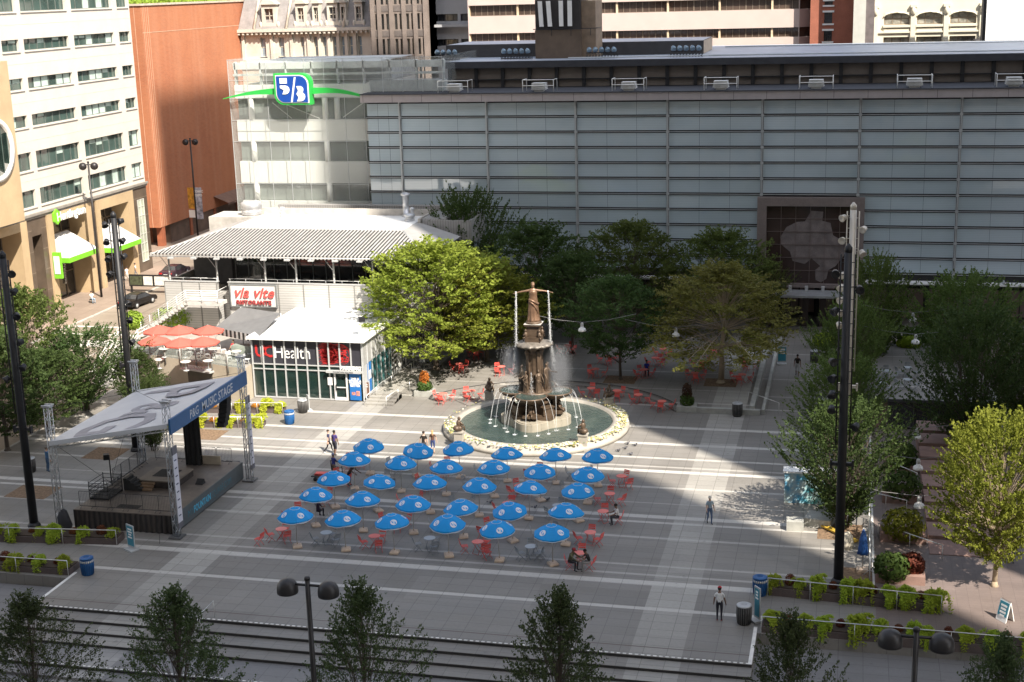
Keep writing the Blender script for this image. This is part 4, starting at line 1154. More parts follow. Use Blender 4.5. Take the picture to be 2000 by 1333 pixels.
text('lettering', 'PARKING', .42, WHITE, kiosk, (KX1-.05,KY0-.3,2.66), (1,0,0), (0,0,1), .03, 'RIGHT', .02)
b = MB(); b.box(KX1-3.0,KX1-.05,KY0-.42,KY0-.17,2.4,2.6); ca = b.build('sign_bar', ALU, kiosk)
text('lettering', 'FOUNTAIN SQUARE', .17, BLACKM, ca, (KX1-1.55,KY0-.43,2.43), (1,0,0), (0,0,1), .005, 'CENTER', .0, spacing=1.1)
# side facing right
b = MB(); b.box(KX1-.1,KX1,KY0+.1,KY1,2.9,4.9); b.build('side_panel', M('ribbed_zinc', (.40,.40,.39), .5, .2, var=.06), kiosk)
b = MB(); b.box(KX1-.1,KX1-.02,KY0+2.0,KY1-2.6,.3,2.88); b.build('side_glass', TEAL, kiosk)
b = MB(); b.box(KX1-.1,KX1,KY0+.1,KY0+1.0,.05,2.88); b.box(KX1-.1,KX1,KY0+.0,KY1,0.02,.29); b.build('side_pier', ALU, kiosk)
b = MB(); b.box(KX1-.1,KX1,KY0+1.05,KY0+1.95,.35,2.85); ps = b.build('side_poster', BLUEP, kiosk)
b = MB(); b.box(KX1+.002,KX1+.01,KY0+1.15,KY0+1.85,1.5,2.2); b.build('print', WHITE, ps)
for k in range(10):
    y = KY0+.1+(KY1-KY0-.1)*k/9; b = MB(); b.box(KX1,KX1+.06,y-.04,y+.04,.3,4.9); b.build('side_mullion', ALU, kiosk)
b = MB(); b.box(KX1-.1,KX1-.01,KY1-2.5,KY1-.1,.3,2.88)
mu = b.build('mural', M('mural_white', (.7,.7,.68), .6), kiosk)
b = MB()
for k in range(6): b.add([(KX1+.004,KY1-2.5,.5+.42*k),(KX1+.004,KY1-1.2,.62+.42*k),(KX1+.004,KY1-1.2,.80+.42*k),(KX1+.004,KY1-2.5,.72+.42*k)], [(0,1,2,3)])
b.build('stripe', BLACKM, mu)
# floodlight and white pigeons' perch on the roof corner
fl = thing('roof_floodlight', 'small dark floodlight on a pole at the kiosk roof corner', 'floodlight', (KX1-.4,KY0+1.2,KZ+.2))
b = MB(); b.tube([(KX1-.4,KY0+1.2,KZ+.2),(KX1-.4,KY0+1.2,KZ+1.5)], .03, 6); b.build('pole', STEELG, fl)
b = MB(); b.cbox((KX1-.3,KY0+1.15,KZ+1.55), .5,.35,.35, .5); b.build('lamp_head', BLACKM, fl)

# ------------------------------------------------------------------ restaurant pavilion
def ribbed(name, col, step, axis=2, dark=.6):
    t = NT(name); p = t.obj()[1]
    f = t.math('LESS_THAN', t.math('FRACT', t.math('DIVIDE', p[axis], step)), .18)
    nz = t.ramp(t.noise(.5, 4), .3, .7)
    c = t.mix(nz, tuple(x*.94 for x in col), tuple(x*1.06 for x in col))
    t.col(t.mix(t.math('MULTIPLY', f, dark), c, tuple(x*.35 for x in col))); t.rough(.5); t.b.inputs['Metallic'].default_value = .1
    MATS[name] = t.m
    return t.m
SIDING = ribbed('grey_siding', (.50,.49,.47), .22)
rest = thing('restaurant', 'two storey grey clad restaurant with a slatted veranda roof and white flat roof', 'restaurant', (-46,120,0))
VY = 112.7
b = MB(); b.box(-53.4,-34.6,VY,128,0,6.25); b.box(-59.6,-53.41,VY+1.2,128,0,6.25); b.box(-59.6,-54.5,VY,VY+1.19,3.0,6.25)
rw = b.build('lower_wall', SIDING, rest)
b = MB(); b.box(-53.4,-34.6,VY,VY+.25,6.26,7.28); b.box(-59.6,-54.5,VY,VY+.25,6.26,7.28); b.box(-59.6,-59.35,VY+.26,124,6.26,7.28); b.box(-34.85,-34.6,VY+.26,122,6.26,7.28)
pr_ = b.build('parapet', SIDING, rest)
b = MB(); b.box(-53.5,-34.5,VY-.06,VY+.3,7.29,7.36); b.box(-59.7,-54.4,VY-.06,VY+.3,7.29,7.36); b.build('coping', ALU, pr_)
b = MB()
for x in [-53.4+2.35*k for k in range(9)]+[-59.6,-57.9,-56.2,-54.55]: b.box(x-.04,x+.04,VY-.05,VY-.004,3.1 if x < -53.5 else 0,7.28)
b.build('panel_seam', M('seam_grey', (.22,.22,.21)), rw)
b = MB(); b.tube([(-53.4,VY+.1,7.62),(-34.6,VY+.1,7.62)], .03, 5); b.tube([(-59.6,VY+.1,7.62),(-54.5,VY+.1,7.62)], .03, 5)
for x in [-53.3+1.5*k for k in range(13)]+[-59.5,-57.8,-56.1,-54.6]: b.tube([(x,VY+.1,7.3),(x,VY+.1,7.62)], .022, 5)
b.build('balcony_rail', ALU, pr_)
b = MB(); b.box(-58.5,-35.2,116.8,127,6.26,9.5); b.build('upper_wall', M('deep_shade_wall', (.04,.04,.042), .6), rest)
for k in range(15):
    x = -54.5+1.25*k
    g = MB(); g.quad((x+.06,116.74,6.4),(x+1.19,116.74,6.4),(x+1.19,116.74,9.2),(x+.06,116.74,9.2))
    f = MB(); f.box(x,x+.06,116.66,116.78,6.3,9.3); f.box(x,x+1.25,116.68,116.76,8.3,8.36)
    o = f.build('glazing_frame', M('frame_grey', (.2,.21,.21), .4), rest); g.build('pane', WIN_DARK, o)
b = MB(); b.box(-58.5,-54.8,116.6,116.79,6.3,9.4); b.build('panel_wall', M('dark_cladding', (.10,.10,.105)), rest)
for x in [-59.2,-54.6,-50.0,-47.1,-43.6,-40.0,-36.2]:
    b = MB(); b.tube([(x,VY+.35,6.3),(x,VY+.35,9.7)], .09, 8); b.tube([(x,VY+.35,8.4),(x-.9,VY+.35,9.6)], .03, 5); b.build('column', M('column_white', (.62,.62,.60), .5), rest)
    b = MB(); b.tube([(x,118,6.3),(x,118,9.6)], .07, 8); b.build('rear_column', M('frame_grey', (.2,.21,.21)), rest)
# veranda roof: dark deck under pale slats; hips left and right
E0 = (-60.3,111.9,9.85); E1 = (-34.7,111.9,9.95); I0 = (-56.2,119.2,11.0); I1 = (-39.2,119.2,11.0)
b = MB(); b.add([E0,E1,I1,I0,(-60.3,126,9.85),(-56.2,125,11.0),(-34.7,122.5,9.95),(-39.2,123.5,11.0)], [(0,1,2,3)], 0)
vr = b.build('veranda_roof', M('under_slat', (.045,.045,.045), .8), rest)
b = MB(); b.add([E0,I0,(-56.2,126.5,11.0),(-60.3,126.5,9.85)], [(0,3,2,1)]); b.add([E1,I1,(-39.2,124,11.0),(-34.7,122.5,9.95)], [(0,3,2,1)])
b.build('hip_roof', M('zinc_sheet', (.36,.35,.335), .5, .1, var=.08), vr)
b = MB(); n = 74
for k in range(n+1):
    x = E0[0]+(E1[0]-E0[0])*(k+.2)/(n+1.0)
    # slat runs up the slope until it meets the hip
    tt = 1.0
    if x < I0[0]: tt = (x-E0[0])/(I0[0]-E0[0])
    if x > I1[0]: tt = (E1[0]-x)/(E1[0]-I1[0])
    y1 = 111.9+7.3*tt; z1 = 9.9+1.1*tt
    b.add([(x-.085,111.8,9.98),(x+.085,111.8,9.98),(x+.085,y1,z1+.09),(x-.085,y1,z1+.09),(x-.085,111.8,9.66),(x+.085,111.8,9.66)], [(0,1,2,3),(4,5,1,0)])
b.build('slat', M('slat_white', (.40,.39,.37), .5), vr)
b = MB(); b.tube([(-60.4,111.85,9.72),(-34.6,111.85,9.82)], .07, 6); b.tube([E0,I0], .1, 6); b.tube([E1,I1],.1,6); b.tube([I0,I1],.08,6)
b.build('gutter', ALU, vr)
b = MB()
for k in range(11): x = -58.3+2.2*k; b.cbox((x,111.7,9.6), .5,.25,.14); b.tube([(x,111.9,9.7),(x,112.6,9.5)], .03, 5)
b.build('eave_light', ALU, vr)
b = MB(); b.box(-56.1,-39.3,119.3,127.5,10.7,10.98)
fr_ = b.build('flat_roof', MATS['white_membrane'], rest)
b = MB(); b.box(-56.3,-39.1,127.51,127.8,10.6,11.6); b.box(-39.1,-38.9,123.6,127.5,10.6,11.35); b.build('roof_parapet', M('buff_metal', (.45,.42,.38)), rest)
b = MB(); b.box(-36.5,-38.8,124.0,128.5,9.2,11.3); b.box(-38.7,-34.2,123.8,124.0,9.0,11.2); b.box(-34.3,-34.1,124.0,129,9,11.2); b.box(-38.7,-34.2,129,129.2,9,11.2); b.build('plant_screen', ribbed('screen_grey', (.36,.35,.34), .25, 0), rest)
def roof_pipe(x, y, r, h, nm):
    b = MB(); b.lathe([(r*1.4,0),(r*1.4,.15),(r,.16),(r,h-.3),(r*1.5,h-.28),(r*1.5,h-.1),(r*.5,h)], (x,y,10.99), 12); b.build(nm, M('galvanised', (.55,.56,.58), .35, .5), rest)
roof_pipe(-53.5,126,.2,1.0,'vent_pipe'); roof_pipe(-41.3,127,.3,2.3,'flue'); roof_pipe(-40.5,126.4,.16,1.0,'vent_pipe'); roof_pipe(-40.2,124.6,.35,.7,'roof_fan')
# side annex with a big exhaust fan at the left rear
b = MB(); b.box(-62.2,-56.4,127.9,131.5,0,10.6); an_ = b.build('annex', M('annex_grey', (.45,.43,.40)), rest)
b = MB(); b.lathe([(.9,0),(1.0,.1),(1.0,.5),(.92,.52),(1.05,.7),(1.05,1.2),(.8,1.35),(0,1.4)], (-58.2,129.4,10.61), 18); b.build('exhaust_fan', MATS['galvanised'], an_)
b = MB(); b.box(-56.3,-39,131.6,132.4,0,11.3); b.build('rear_screen', MATS['screen_grey'], rest)
# rooftop name board
sb = MB(); sb.box(-53.15,-48.95,VY-.22,VY-.06,5.25,7.1); so = sb.build('name_board', M('board_white', (.74,.73,.70), .6, var=.05), rest)
b = MB(); b.box(-53.25,-53.16,VY-.26,VY-.05,5.15,7.2); b.box(-48.94,-48.85,VY-.26,VY-.05,5.15,7.2); b.box(-53.15,-48.95,VY-.26,VY-.05,7.11,7.2); b.box(-53.15,-48.95,VY-.26,VY-.05,5.15,5.24); b.build('board_frame', M('frame_grey', (.2,.21,.21)), so)
text('lettering', 'via vite', 1.35, M('neon_red', (.62,.10,.09), .4), so, (-51.0,VY-.3,6.05), (1,0,0), (0,0,1), .03, 'CENTER', .02, .35)
text('lettering', 'RISTORANTE', .52, M('dark_red', (.35,.06,.06), .5), so, (-51.0,VY-.3,5.42), (1,0,0), (0,0,1), .05, 'CENTER', .02, 0, 1.1)
# lower glazed wall right of the kiosk
b = MB(); b.box(-37.5,-34.65,VY-.1,VY-.02,.1,3.6); b.build('dark_glazing', WIN_DARK, rest)
b = MB()
for k in range(4): b.box(-37.5+.95*k-.03,-37.5+.95*k+.03,VY-.16,VY-.105,.1,3.6)
for z in (1.2,2.4,3.6): b.box(-37.5,-34.65,VY-.15,VY-.102,z-.03,z+.03)
b.build('glazing_bar', M('frame_grey', (.2,.21,.21)), rest)
# balcony furniture: tables with orange tops
TOPO = M('orange_wood', (.45,.17,.08), .5)
for k, x in enumerate((-57.5,-51.5,-48.3,-45.6,-42.9,-40.2,-37.6)):
    t = thing('balcony_table', 'orange topped table on the veranda behind the parapet', 'table', (x,114.2,6.26), 'veranda tables')
    b = MB(); b.box(x-.7,x+.7,113.75,114.65,6.98,7.03); b.build('tabletop', TOPO, t)
    b = MB(); b.tube([(x,114.2,6.26),(x,114.2,6.98)], .05, 6); b.cbox((x,114.2,6.28), .6,.6,.03); b.build('pedestal', BLACKM, t)

# outdoor stairs on the left of the restaurant
st = thing('outdoor_stair', 'white railed outdoor stair climbing from the patio to the veranda', 'stair', (-56,111.3,3))
b = MB(); ST = M('stair_concrete', (.52,.50,.47), .7)
A = Vector((-61.2,111.4,3.0)); B_ = Vector((-56.6,111.4,5.9))
for k in range(14):
    f0 = k/14; x = A.x+(B_.x-A.x)*f0; z = A.z+(B_.z-A.z)*(f0+1/14)
    b.box(x, x+.36, 110.7, 112.1, z-.3, z)
b.box(-56.6,-53.4,110.7,112.1,5.6,5.9)
b.build('flight', ST, st)
for y in (110.65,):
    b = MB()
    for h in (.25,.45,.65,.85,1.05):
        b.tube([(A.x,y,A.z+h),(B_.x,y,B_.z+h),(-53.6,y,5.9+h)], .03, 5)
    for k in range(6): p = A.lerp(B_, k/5); b.tube([(p.x,y,p.z),(p.x,y,p.z+1.05)], .035, 5)
    for x in (-55.1,-53.6): b.tube([(x,y,5.9),(x,y,6.95)], .035, 5)
    b.tube([(-53.6,y,6.95),(-53.6,112.6,6.95)], .03, 5)
    b.build('railing', WHITE, st)
# ------------------------------------------------------------------ bronze fountain
BRONZE = M('brown_bronze', (.115,.08,.054), .48, .35, var=.3, scale=3, fine=.3, bump=.2)
BRONZE_D = M('dark_bronze', (.06,.048,.038), .5, .3, var=.35, scale=2.5, fine=.3, bump=.2)
WETST = M('wet_stone', (.33,.30,.24), .4, var=.15, scale=.8, fine=.15)
RIMST = M('rim_stone', (.36,.335,.29), .65, var=.15, scale=1.0, fine=.15)
cx, cy = FC.x, FC.y
fo = thing('fountain', 'tall bronze fountain with a robed statue on top pouring water from both hands', 'fountain', (cx,cy,0))
b = MB(); b.lathe([(6.95,.0),(6.95,.32),(6.75,.34),(6.7,.5),(6.15,.52),(6.1,.56),(5.75,.56),(5.7,.05)], (cx,cy,0.001), 72); b.build('basin_rim', RIMST, fo)
t = NT('fountain_water'); p = t.obj()[0]
f = t.ramp(t.noise(.8, 4), .35, .7)
t.col(t.mix(f, (.022,.042,.04), (.055,.08,.07))); t.rough(.08); t.b.inputs['Specular IOR Level'].default_value = .6
nz = t.noise(3.2, 5, .65); t.bump(nz, .9, .12)
b = MB(); b.disc((cx,cy,.40), 5.72, 64); b.build('water', t.m, fo)
# granite foot, lobed like the bowls above
def lobed(r0, a, n=96, ph=0.0): return [(cx+(r0*(1+a*math.cos(4*(2*PI*i/n)+ph)))*math.cos(2*PI*i/n), cy+(r0*(1+a*math.cos(4*(2*PI*i/n)+ph)))*math.sin(2*PI*i/n)) for i in range(n)]
b = MB(); b.prism(lobed(2.35,.13), .2, .95); b.prism(lobed(2.25,.13), .951, 1.02); b.build('granite_foot', WETST, fo)
b = MB(); b.prism(lobed(1.75,.16,ph=PI), 1.021, 1.25); b.prism(lobed(1.6,.16,ph=PI), 1.251, 1.36); b.prism(lobed(1.15,.1,ph=PI), 1.361, 2.2); b.prism(lobed(1.35,.12,ph=PI), 2.2, 2.34)
b.build('base', BRONZE, fo)
for k in range(4):
    a = R(-45+90*k); ux, uy = math.cos(a), math.sin(a)
    b = MB(); b.cbox((cx+1.5*ux,cy+1.5*uy,1.62), .55,.9,.55, a); b.cbox((cx+1.52*ux,cy+1.52*uy,1.93), .65,1.0,.1, a); b.build('relief_block', BRONZE, fo)
for k in range(4):
    a = R(-90+90*k); c_ = (cx+1.75*math.cos(a), cy+1.75*math.sin(a), 1.26)
    b = MB(); b.cbox((c_[0],c_[1],c_[2]+.08), .7,1.1,.16, a)
    b.ell((c_[0],c_[1],c_[2]+.42), .24,.2,.32, 10, 7, rot=a); b.ell((c_[0]+.05,c_[1],c_[2]+.82), .13,.13,.15, 8, 6)
    for s in (-1,1): b.tube([(c_[0]-s*.18*math.sin(a),c_[1]+s*.18*math.cos(a),c_[2]+.6),(c_[0]+.2*math.cos(a)-s*.3*math.sin(a),c_[1]+.2*math.sin(a)+s*.3*math.cos(a),c_[2]+.38)], .06, 6); b.tube([(c_[0]-s*.1*math.sin(a),c_[1]+s*.1*math.cos(a),c_[2]+.3),(c_[0]+.38*math.cos(a)-s*.16*math.sin(a),c_[1]+.38*math.sin(a)+s*.16*math.cos(a),c_[2]+.25),(c_[0]+.42*math.cos(a)-s*.16*math.sin(a),c_[1]+.42*math.sin(a)+s*.16*math.cos(a),c_[2]+.05)], .07, 6)
    b.build('child_figure', BRONZE, fo)
for k in range(4):
    a = R(-90+90*k); ox, oy = cx+1.55*math.cos(a), cy+1.55*math.sin(a)
    b = MB(); b.lathe([(.25,2.25),(.5,2.36),(.95,2.55),(1.15,2.74),(1.22,2.80),(1.22,2.88),(1.13,2.89),(1.1,2.82),(.3,2.72),(0,2.72)], (ox,oy,0), 36); bo = b.build('bowl', BRONZE, fo)
    b = MB(); b.disc((ox,oy,2.845), 1.1, 30); b.build('bowl_water', t.m, bo)
b = MB(); b.lathe([(1.25,2.3),(1.05,2.6),(1.35,2.8),(1.3,2.93),(.95,2.96),(.85,3.1)], (cx,cy,0), 28); b.build('centre_dish', BRONZE, fo)
# fluted column and palm canopy
b = MB(); b.lathe([(.78,3.0),(.78,3.25),(.6,3.3),(.52,3.45),(.5,5.7),(.58,5.8),(.5,5.9),(.66,6.15),(.7,6.25)], (cx,cy,0), 48, wob=lambda a, z: .06*math.cos(12*a) if 3.4 < z < 5.75 else 0); b.build('column', BRONZE, fo)
for k in range(4):
    a = R(-45+90*k); b = MB(); b.cbox((cx+.56*math.cos(a),cy+.56*math.sin(a),4.6), .16,.34,2.5, a); b.ell((cx+.62*math.cos(a),cy+.62*math.sin(a),5.85), .2,.2,.25, 8, 6); b.build('pilaster', BRONZE, fo)
b = MB(); b.lathe([(.6,6.12),(1.0,6.22),(1.32,6.36),(1.36,6.44),(1.1,6.55),(.7,6.66),(.5,6.7)], (cx,cy,0), 60, wob=lambda a, z: .07*math.sin(15*a+z*8)*(1 if z < 6.6 else .3) + .03*math.sin(31*a)); b.build('palm_canopy', M('grey_bronze', (.19,.17,.145), .5, .25, var=.3, scale=4, fine=.3), fo)
b = MB(); b.cbox((cx,cy,6.85), 1.15,1.15,.35); b.cbox((cx,cy,7.4), .86,.86,.78); b.cbox((cx,cy,7.82), 1.05,1.05,.10); b.cbox((cx,cy,7.93), 1.2,1.2,.12); b.lathe([(.55,8.0),(.62,8.06),(.5,8.16),(.4,8.18)], (cx,cy,0), 20)
b.build('pedestal', BRONZE, fo)
b = MB(); b.cbox((cx,cy,8.0), 1.26,1.26,.025); b.build('pedestal_cap', M('pale_patina', (.48,.46,.42), .6), fo)
for k in range(4):
    a = R(-45+90*k); px_, py_ = cx+.72*math.cos(a), cy+.72*math.sin(a)
    b = MB(); b.ell((px_,py_,7.2), .15,.14,.24, 8, 6); b.ell((px_,py_,7.52), .1,.1,.12, 8, 6)
    b.tube([(px_,py_,7.35),(px_+.2*math.cos(a),py_+.2*math.sin(a),7.2),(px_+.1*math.cos(a),py_+.1*math.sin(a),7.02)], .05, 6); b.tube([(px_,py_,7.05),(px_+.22*math.cos(a),py_+.22*math.sin(a),7.0),(px_+.2*math.cos(a),py_+.2*math.sin(a),6.8)], .06, 6)
    b.build('cherub', BRONZE, fo)
FACE = math.atan2(-cx, cy) * -1   # turned to look over the square towards the viewer
def bronze_figure(name, loc, face, h, arms, robe=True, pose='stand', lean=0, mat=BRONZE, skirt_top=.62):
    verts, edges, idx, V = skeleton(pose, h, lean, 0, arms, 1.1)
    me = skin_body(verts, edges, idx['pelvis'], name); me.materials.append(mat)
    me.transform(Matrix.Translation(Vector(loc) - Vector((cx,cy,0))) @ Matrix.Rotation(face, 4, 'Z'))
    o = bpy.data.objects.new(name, me); COL.objects.link(o); o.parent = fo; BASE[o.name] = (cx,cy,0)
    if robe:
        k = h/1.75; b = MB()
        prof = [(.31,.0),(.27,.06),(.25,.3),(.235,.55),(.215,.8),(.20,.95),(.175,1.12),(.18,1.25),(.19,1.33),(.12,1.43)]
        b.lathe([(r*k, z*k) for r, z in prof], (0,0,0), 36, wob=lambda a, z: (.10*math.sin(9*a+3.2*z/k) + .05*math.sin(17*a-2*z/k))*max(0,1-z/k/1.1) + .02*math.sin(6*a+5*z))
        b.v = [(x*1.0, y*.78, z) for x,y,z in b.v]
        # sash folded across the hips
        b.tube([(-.2*k,-.13*k,1.02*k),(0,-.19*k,.93*k),(.2*k,-.13*k,.80*k),(.23*k,.05*k,.78*k)], .05*k, 7)
        b.tube([(-.2*k,-.12*k,.96*k),(0,-.19*k,.80*k),(.17*k,-.15*k,.52*k),(.2*k,-.05*k,.2*k)], .04*k, 7)
        b.ell((0,.02*k,1.69*k), .09*k,.1*k,.09*k, 10, 7)
        mt = Matrix.Translation(Vector(loc)) @ Matrix.Rotation(face, 4, 'Z')
        b.v = [tuple(mt @ Vector(p)) for p in b.v]
        b.build('robe', mat, o)
    return o
bronze_figure('statue', (cx,cy,8.17), R(14), 2.85, {'l':(.25,-.1,1.45),'r':(.25,-.1,1.45)}, mat=M('warm_bronze', (.20,.12,.075), .42, .35, var=.25, scale=3, fine=.25, bump=.2))
for k, (a, hh, ar) in enumerate(((R(-62),1.75,{'l':(.9,1.2,.1),'r':(.3,.6,.2)}),(R(-20),2.15,{'l':(.2,.4,.2),'r':(.7,.9,.2)}),(R(-158),1.95,{'l':(.5,.8,.1),'r':(.6,.5,.1)}),(R(-120),1.6,{'l':(.9,.8,.1),'r':(.9,.8,.1)}),(R(80),2.0,{}),(R(125),1.9,{}),(R(30),2.0,{}))):
    bronze_figure('bronze_figure', (cx+1.0*math.cos(a), cy+1.0*math.sin(a), 2.93), a+PI/2, hh, ar or None, robe=k not in (1,), mat=BRONZE_D if k in (2,5) else BRONZE)
# four small figures on stone posts round the rim
for k, (px_, py_) in enumerate(((-26.9,92.6),(-18.0,93.3),(-17.7,102.6),(-27.3,103.0))):
    rf_ = thing('rim_figure', 'bronze child figure on a stone post at the fountain rim, ' + ('front left','front right','back right','back left')[k] + ' corner', 'statue', (px_,py_,0.02))
    b = MB(); b.cbox((px_,py_,.11), 1.0,1.0,.18); b.cbox((px_,py_,.65), .62,.62,.9); b.cbox((px_,py_,1.14), .74,.74,.08); b.build('post', RIMST, rf_)
    a = math.atan2(cy-py_, cx-px_)
    b = MB()
    b.ell((px_,py_,1.4), .3,.26,.22, 10, 7); b.ell((px_,py_,1.75), .19,.16,.3, 10, 7); b.ell((px_+.03,py_,2.13), .12,.12,.14, 8, 7)
    for s in (-1,1):
        b.tube([(px_-s*.15*math.sin(a),py_+s*.15*math.cos(a),1.93),(px_+.15*math.cos(a)-s*.3*math.sin(a),py_+.15*math.sin(a)+s*.3*math.cos(a),1.7),(px_+.32*math.cos(a)-s*.1*math.sin(a),py_+.32*math.sin(a)+s*.1*math.cos(a),1.62)], .055, 6)
        b.tube([(px_-s*.1*math.sin(a),py_+s*.1*math.cos(a),1.5),(px_+.35*math.cos(a)-s*.16*math.sin(a),py_+.35*math.sin(a)+s*.16*math.cos(a),1.5),(px_+.38*math.cos(a)-s*.16*math.sin(a),py_+.38*math.sin(a)+s*.16*math.cos(a),1.2)], .07, 6)
    b.ell((px_-.2*math.cos(a),py_-.2*math.sin(a),1.45), .28,.3,.2, 9, 6)
    b.build('figure', BRONZE, rf_)
# falling water: two tall streams, jets and fine arcs, made of many drops
t = NT('white_water'); t.col((.85,.87,.88)); t.rough(.25); t.b.inputs['Alpha'].default_value = .75; MATS['white_water'] = t.m
DROP = t.m
rw_ = random.Random(11)
def drops(b, p, r):
    x, y, z = p
    b.add([(x-r,y,z),(x+r*.5,y-r*.87,z),(x+r*.5,y+r*.87,z),(x,y,z+r*2.2),(x,y,z-r*1.2)], [(0,1,3),(1,2,3),(2,0,3),(1,0,4),(2,1,4),(0,2,4)])
for s in (-1,1):
    hx, hy = cx + s*1.17*math.cos(R(14)), cy + s*1.17*math.sin(R(14)) - .25
    b = MB()
    for i in range(620):
        z = 10.45 - (10.45-6.5)*rw_.random()**.85; sp_ = .035+.035*(10.45-z)/4
        drops(b, (hx + s*.10*((10.45-z)/4) + rw_.gauss(0,sp_), hy+rw_.gauss(0,sp_), z), rw_.uniform(.008,.02))
    n_ = 15
    for j_ in range(5):
        b.tube([(hx + s*.10*((10.45*0 + 3.9*i/n_)/4) + rw_.gauss(0,.022), hy+rw_.gauss(0,.022), 10.45-3.9*i/n_) for i in range(n_+1)], .013, 4)
    b.build('water_stream', DROP, fo)
    b = MB()
    for i in range(1500 if s > 0 else 650):
        f = rw_.random(); z = 6.6-3.75*f; sp_ = .06+.42*f**1.4
        drops(b, (hx + s*(.12+.42*f) + rw_.gauss(0,sp_*.6), hy+rw_.gauss(0,sp_*.6), z), rw_.uniform(.006,.016))
    for i in range(2200 if s > 0 else 900):
        f = rw_.random(); drops(b, (hx + s*(.4+.9*f) + rw_.gauss(0,.3), hy+rw_.gauss(0,.5), 6.3-3.6*rw_.random()), rw_.uniform(.006,.012))
    b.build('spray', DROP, fo)
b = MB(); fx, fy = cx+.1, cy-1.6
for i in range(260): 
    f = rw_.random(); drops(b, (fx+rw_.gauss(0,.03+.07*f), fy+rw_.gauss(0,.03+.07*f), 2.9+1.75*(1-f)), rw_.uniform(.008,.018))
b.build('jet', DROP, fo)
for k in range(4):
    a0 = R(-90+90*k); ox, oy = cx+1.55*math.cos(a0), cy+1.55*math.sin(a0)
    b = MB()
    for q in range(7):
        a = a0 + R(-78+26*q); pts = []
        for i in range(9):
            tt = i/8; d = 1.22 + .75*tt; z = 2.86 - 2.44*tt*tt
            pts.append((ox+d*math.cos(a), oy+d*math.sin(a), z))
        b.tube(pts, .011, 4)
        for i in range(14): drops(b, (pts[-1][0]+rw_.gauss(0,.1), pts[-1][1]+rw_.gauss(0,.1), .42+abs(rw_.gauss(0,.05))), .015)
        b.disc((pts[-1][0],pts[-1][1],.417), .14, 8)
    b.build('water_arc', DROP, fo)
b = MB()
for s in (0,PI): 
    for i in range(260): drops(b, (cx+1.75*math.cos(s)+rw_.gauss(0,.28), cy+rw_.gauss(0,.28), 2.86+abs(rw_.gauss(0,.12))), .014)
b.build('splash', DROP, fo)
# fine mist hanging round the falling water
mv = NT('water_mist'); mv.t.nodes.remove(mv.b); vs_ = mv.n('ShaderNodeVolumePrincipled'); vs_.inputs['Color'].default_value = (.95,.96,1,1); vs_.inputs['Anisotropy'].default_value = .3
tc_ = mv.n('ShaderNodeTexCoord'); gr = mv.n('ShaderNodeTexGradient', gradient_type='SPHERICAL'); mp_ = mv.n('ShaderNodeMapping'); mp_.inputs['Location'].default_value = (-1,-1,-1); mp_.inputs['Scale'].default_value = (2,2,2)
mv.link(tc_.outputs['Generated'], mp_.inputs[0]); mv.link(mp_.outputs[0], gr.inputs[0])
mv.link(mv.math('MULTIPLY', mv.math('POWER', gr.outputs['Fac'], 1.5), 1.1), vs_.inputs['Density']); mv.link(vs_.outputs[0], mv.out.inputs['Volume'])
for s, rx, rz in ((1,1.25,2.3),(-1,.9,1.7)):
    b = MB(); b.ell((cx+s*1.75, cy, 4.5 if s > 0 else 4.9), rx, 1.0, rz, 14, 9); o = b.build('mist', mv.m, fo); o['kind'] = 'stuff'
# flowers and little plants laid along the rim
b = MB()
for i in range(1500):
    a = R(rw_.uniform(-20,60)) if rw_.random() < .35 else R(rw_.uniform(-175,-5)) if rw_.random() < .75 else R(rw_.uniform(0,360))
    if rw_.random() < .4: a = R(rw_.choice((-150,-140,-55,-40,5,15,30))) + rw_.gauss(0,.09)
    r_ = rw_.uniform(6.1,6.85); s = rw_.uniform(.03,.075); x, y = cx+r_*math.cos(a), cy+r_*math.sin(a); z = .54 + rw_.random()*.18
    b.add([(x-s,y-s,z),(x+s,y-s,z+rw_.uniform(-.05,.05)),(x+s,y+s,z),(x-s,y+s,z+rw_.uniform(-.05,.05))], [(0,1,2,3)], rw_.choice((0,0,0,1,1,2)))
o = b.build('rim_flowers', [M('flower_cream', (.66,.63,.50), .7), M('flower_yellow', (.55,.46,.16), .7), M('flower_green', (.16,.24,.05), .7)]); o['kind'] = 'stuff'; o['label'] = 'pale flowers strewn along the fountain rim'
# ------------------------------------------------------------------ music stage
stage = thing('music_stage', 'outdoor music stage with truss towers, a sloping white roof and a blue front board', 'stage', (-43,78.4,0))
SX0, SX1, SY0, SY1, DZ = -46.5, -39.75, 73.6, 83.7, 1.2
t = NT('stage_deck'); 
f = t.ramp(t.noise(.5, 5, .6), .3, .7); g = t.ramp(t.noise(3, 5, .7), .4, .7)
t.col(t.mix(t.math('MULTIPLY', g, .4), t.mix(f, (.10,.08,.065), (.20,.165,.135)), (.06,.05,.045))); t.rough(.5)
b = MB(); b.box(SX0,SX1,SY0,SY1,DZ-.12,DZ); b.build('deck', t.m, stage)
t = NT('black_skirt'); p = t.obj()[1]
w = t.n('ShaderNodeTexWave'); w.inputs['Scale'].default_value = .9; w.inputs['Distortion'].default_value = 2.5; w.inputs['Detail'].default_value = 3
t.link(t.obj()[0], w.inputs[0]); t.col(t.mix(w.outputs[1], (.016,.014,.013), (.05,.04,.035))); t.rough(.8); t.bump(w.outputs[1], .5, .06)
b = MB()
n = 60
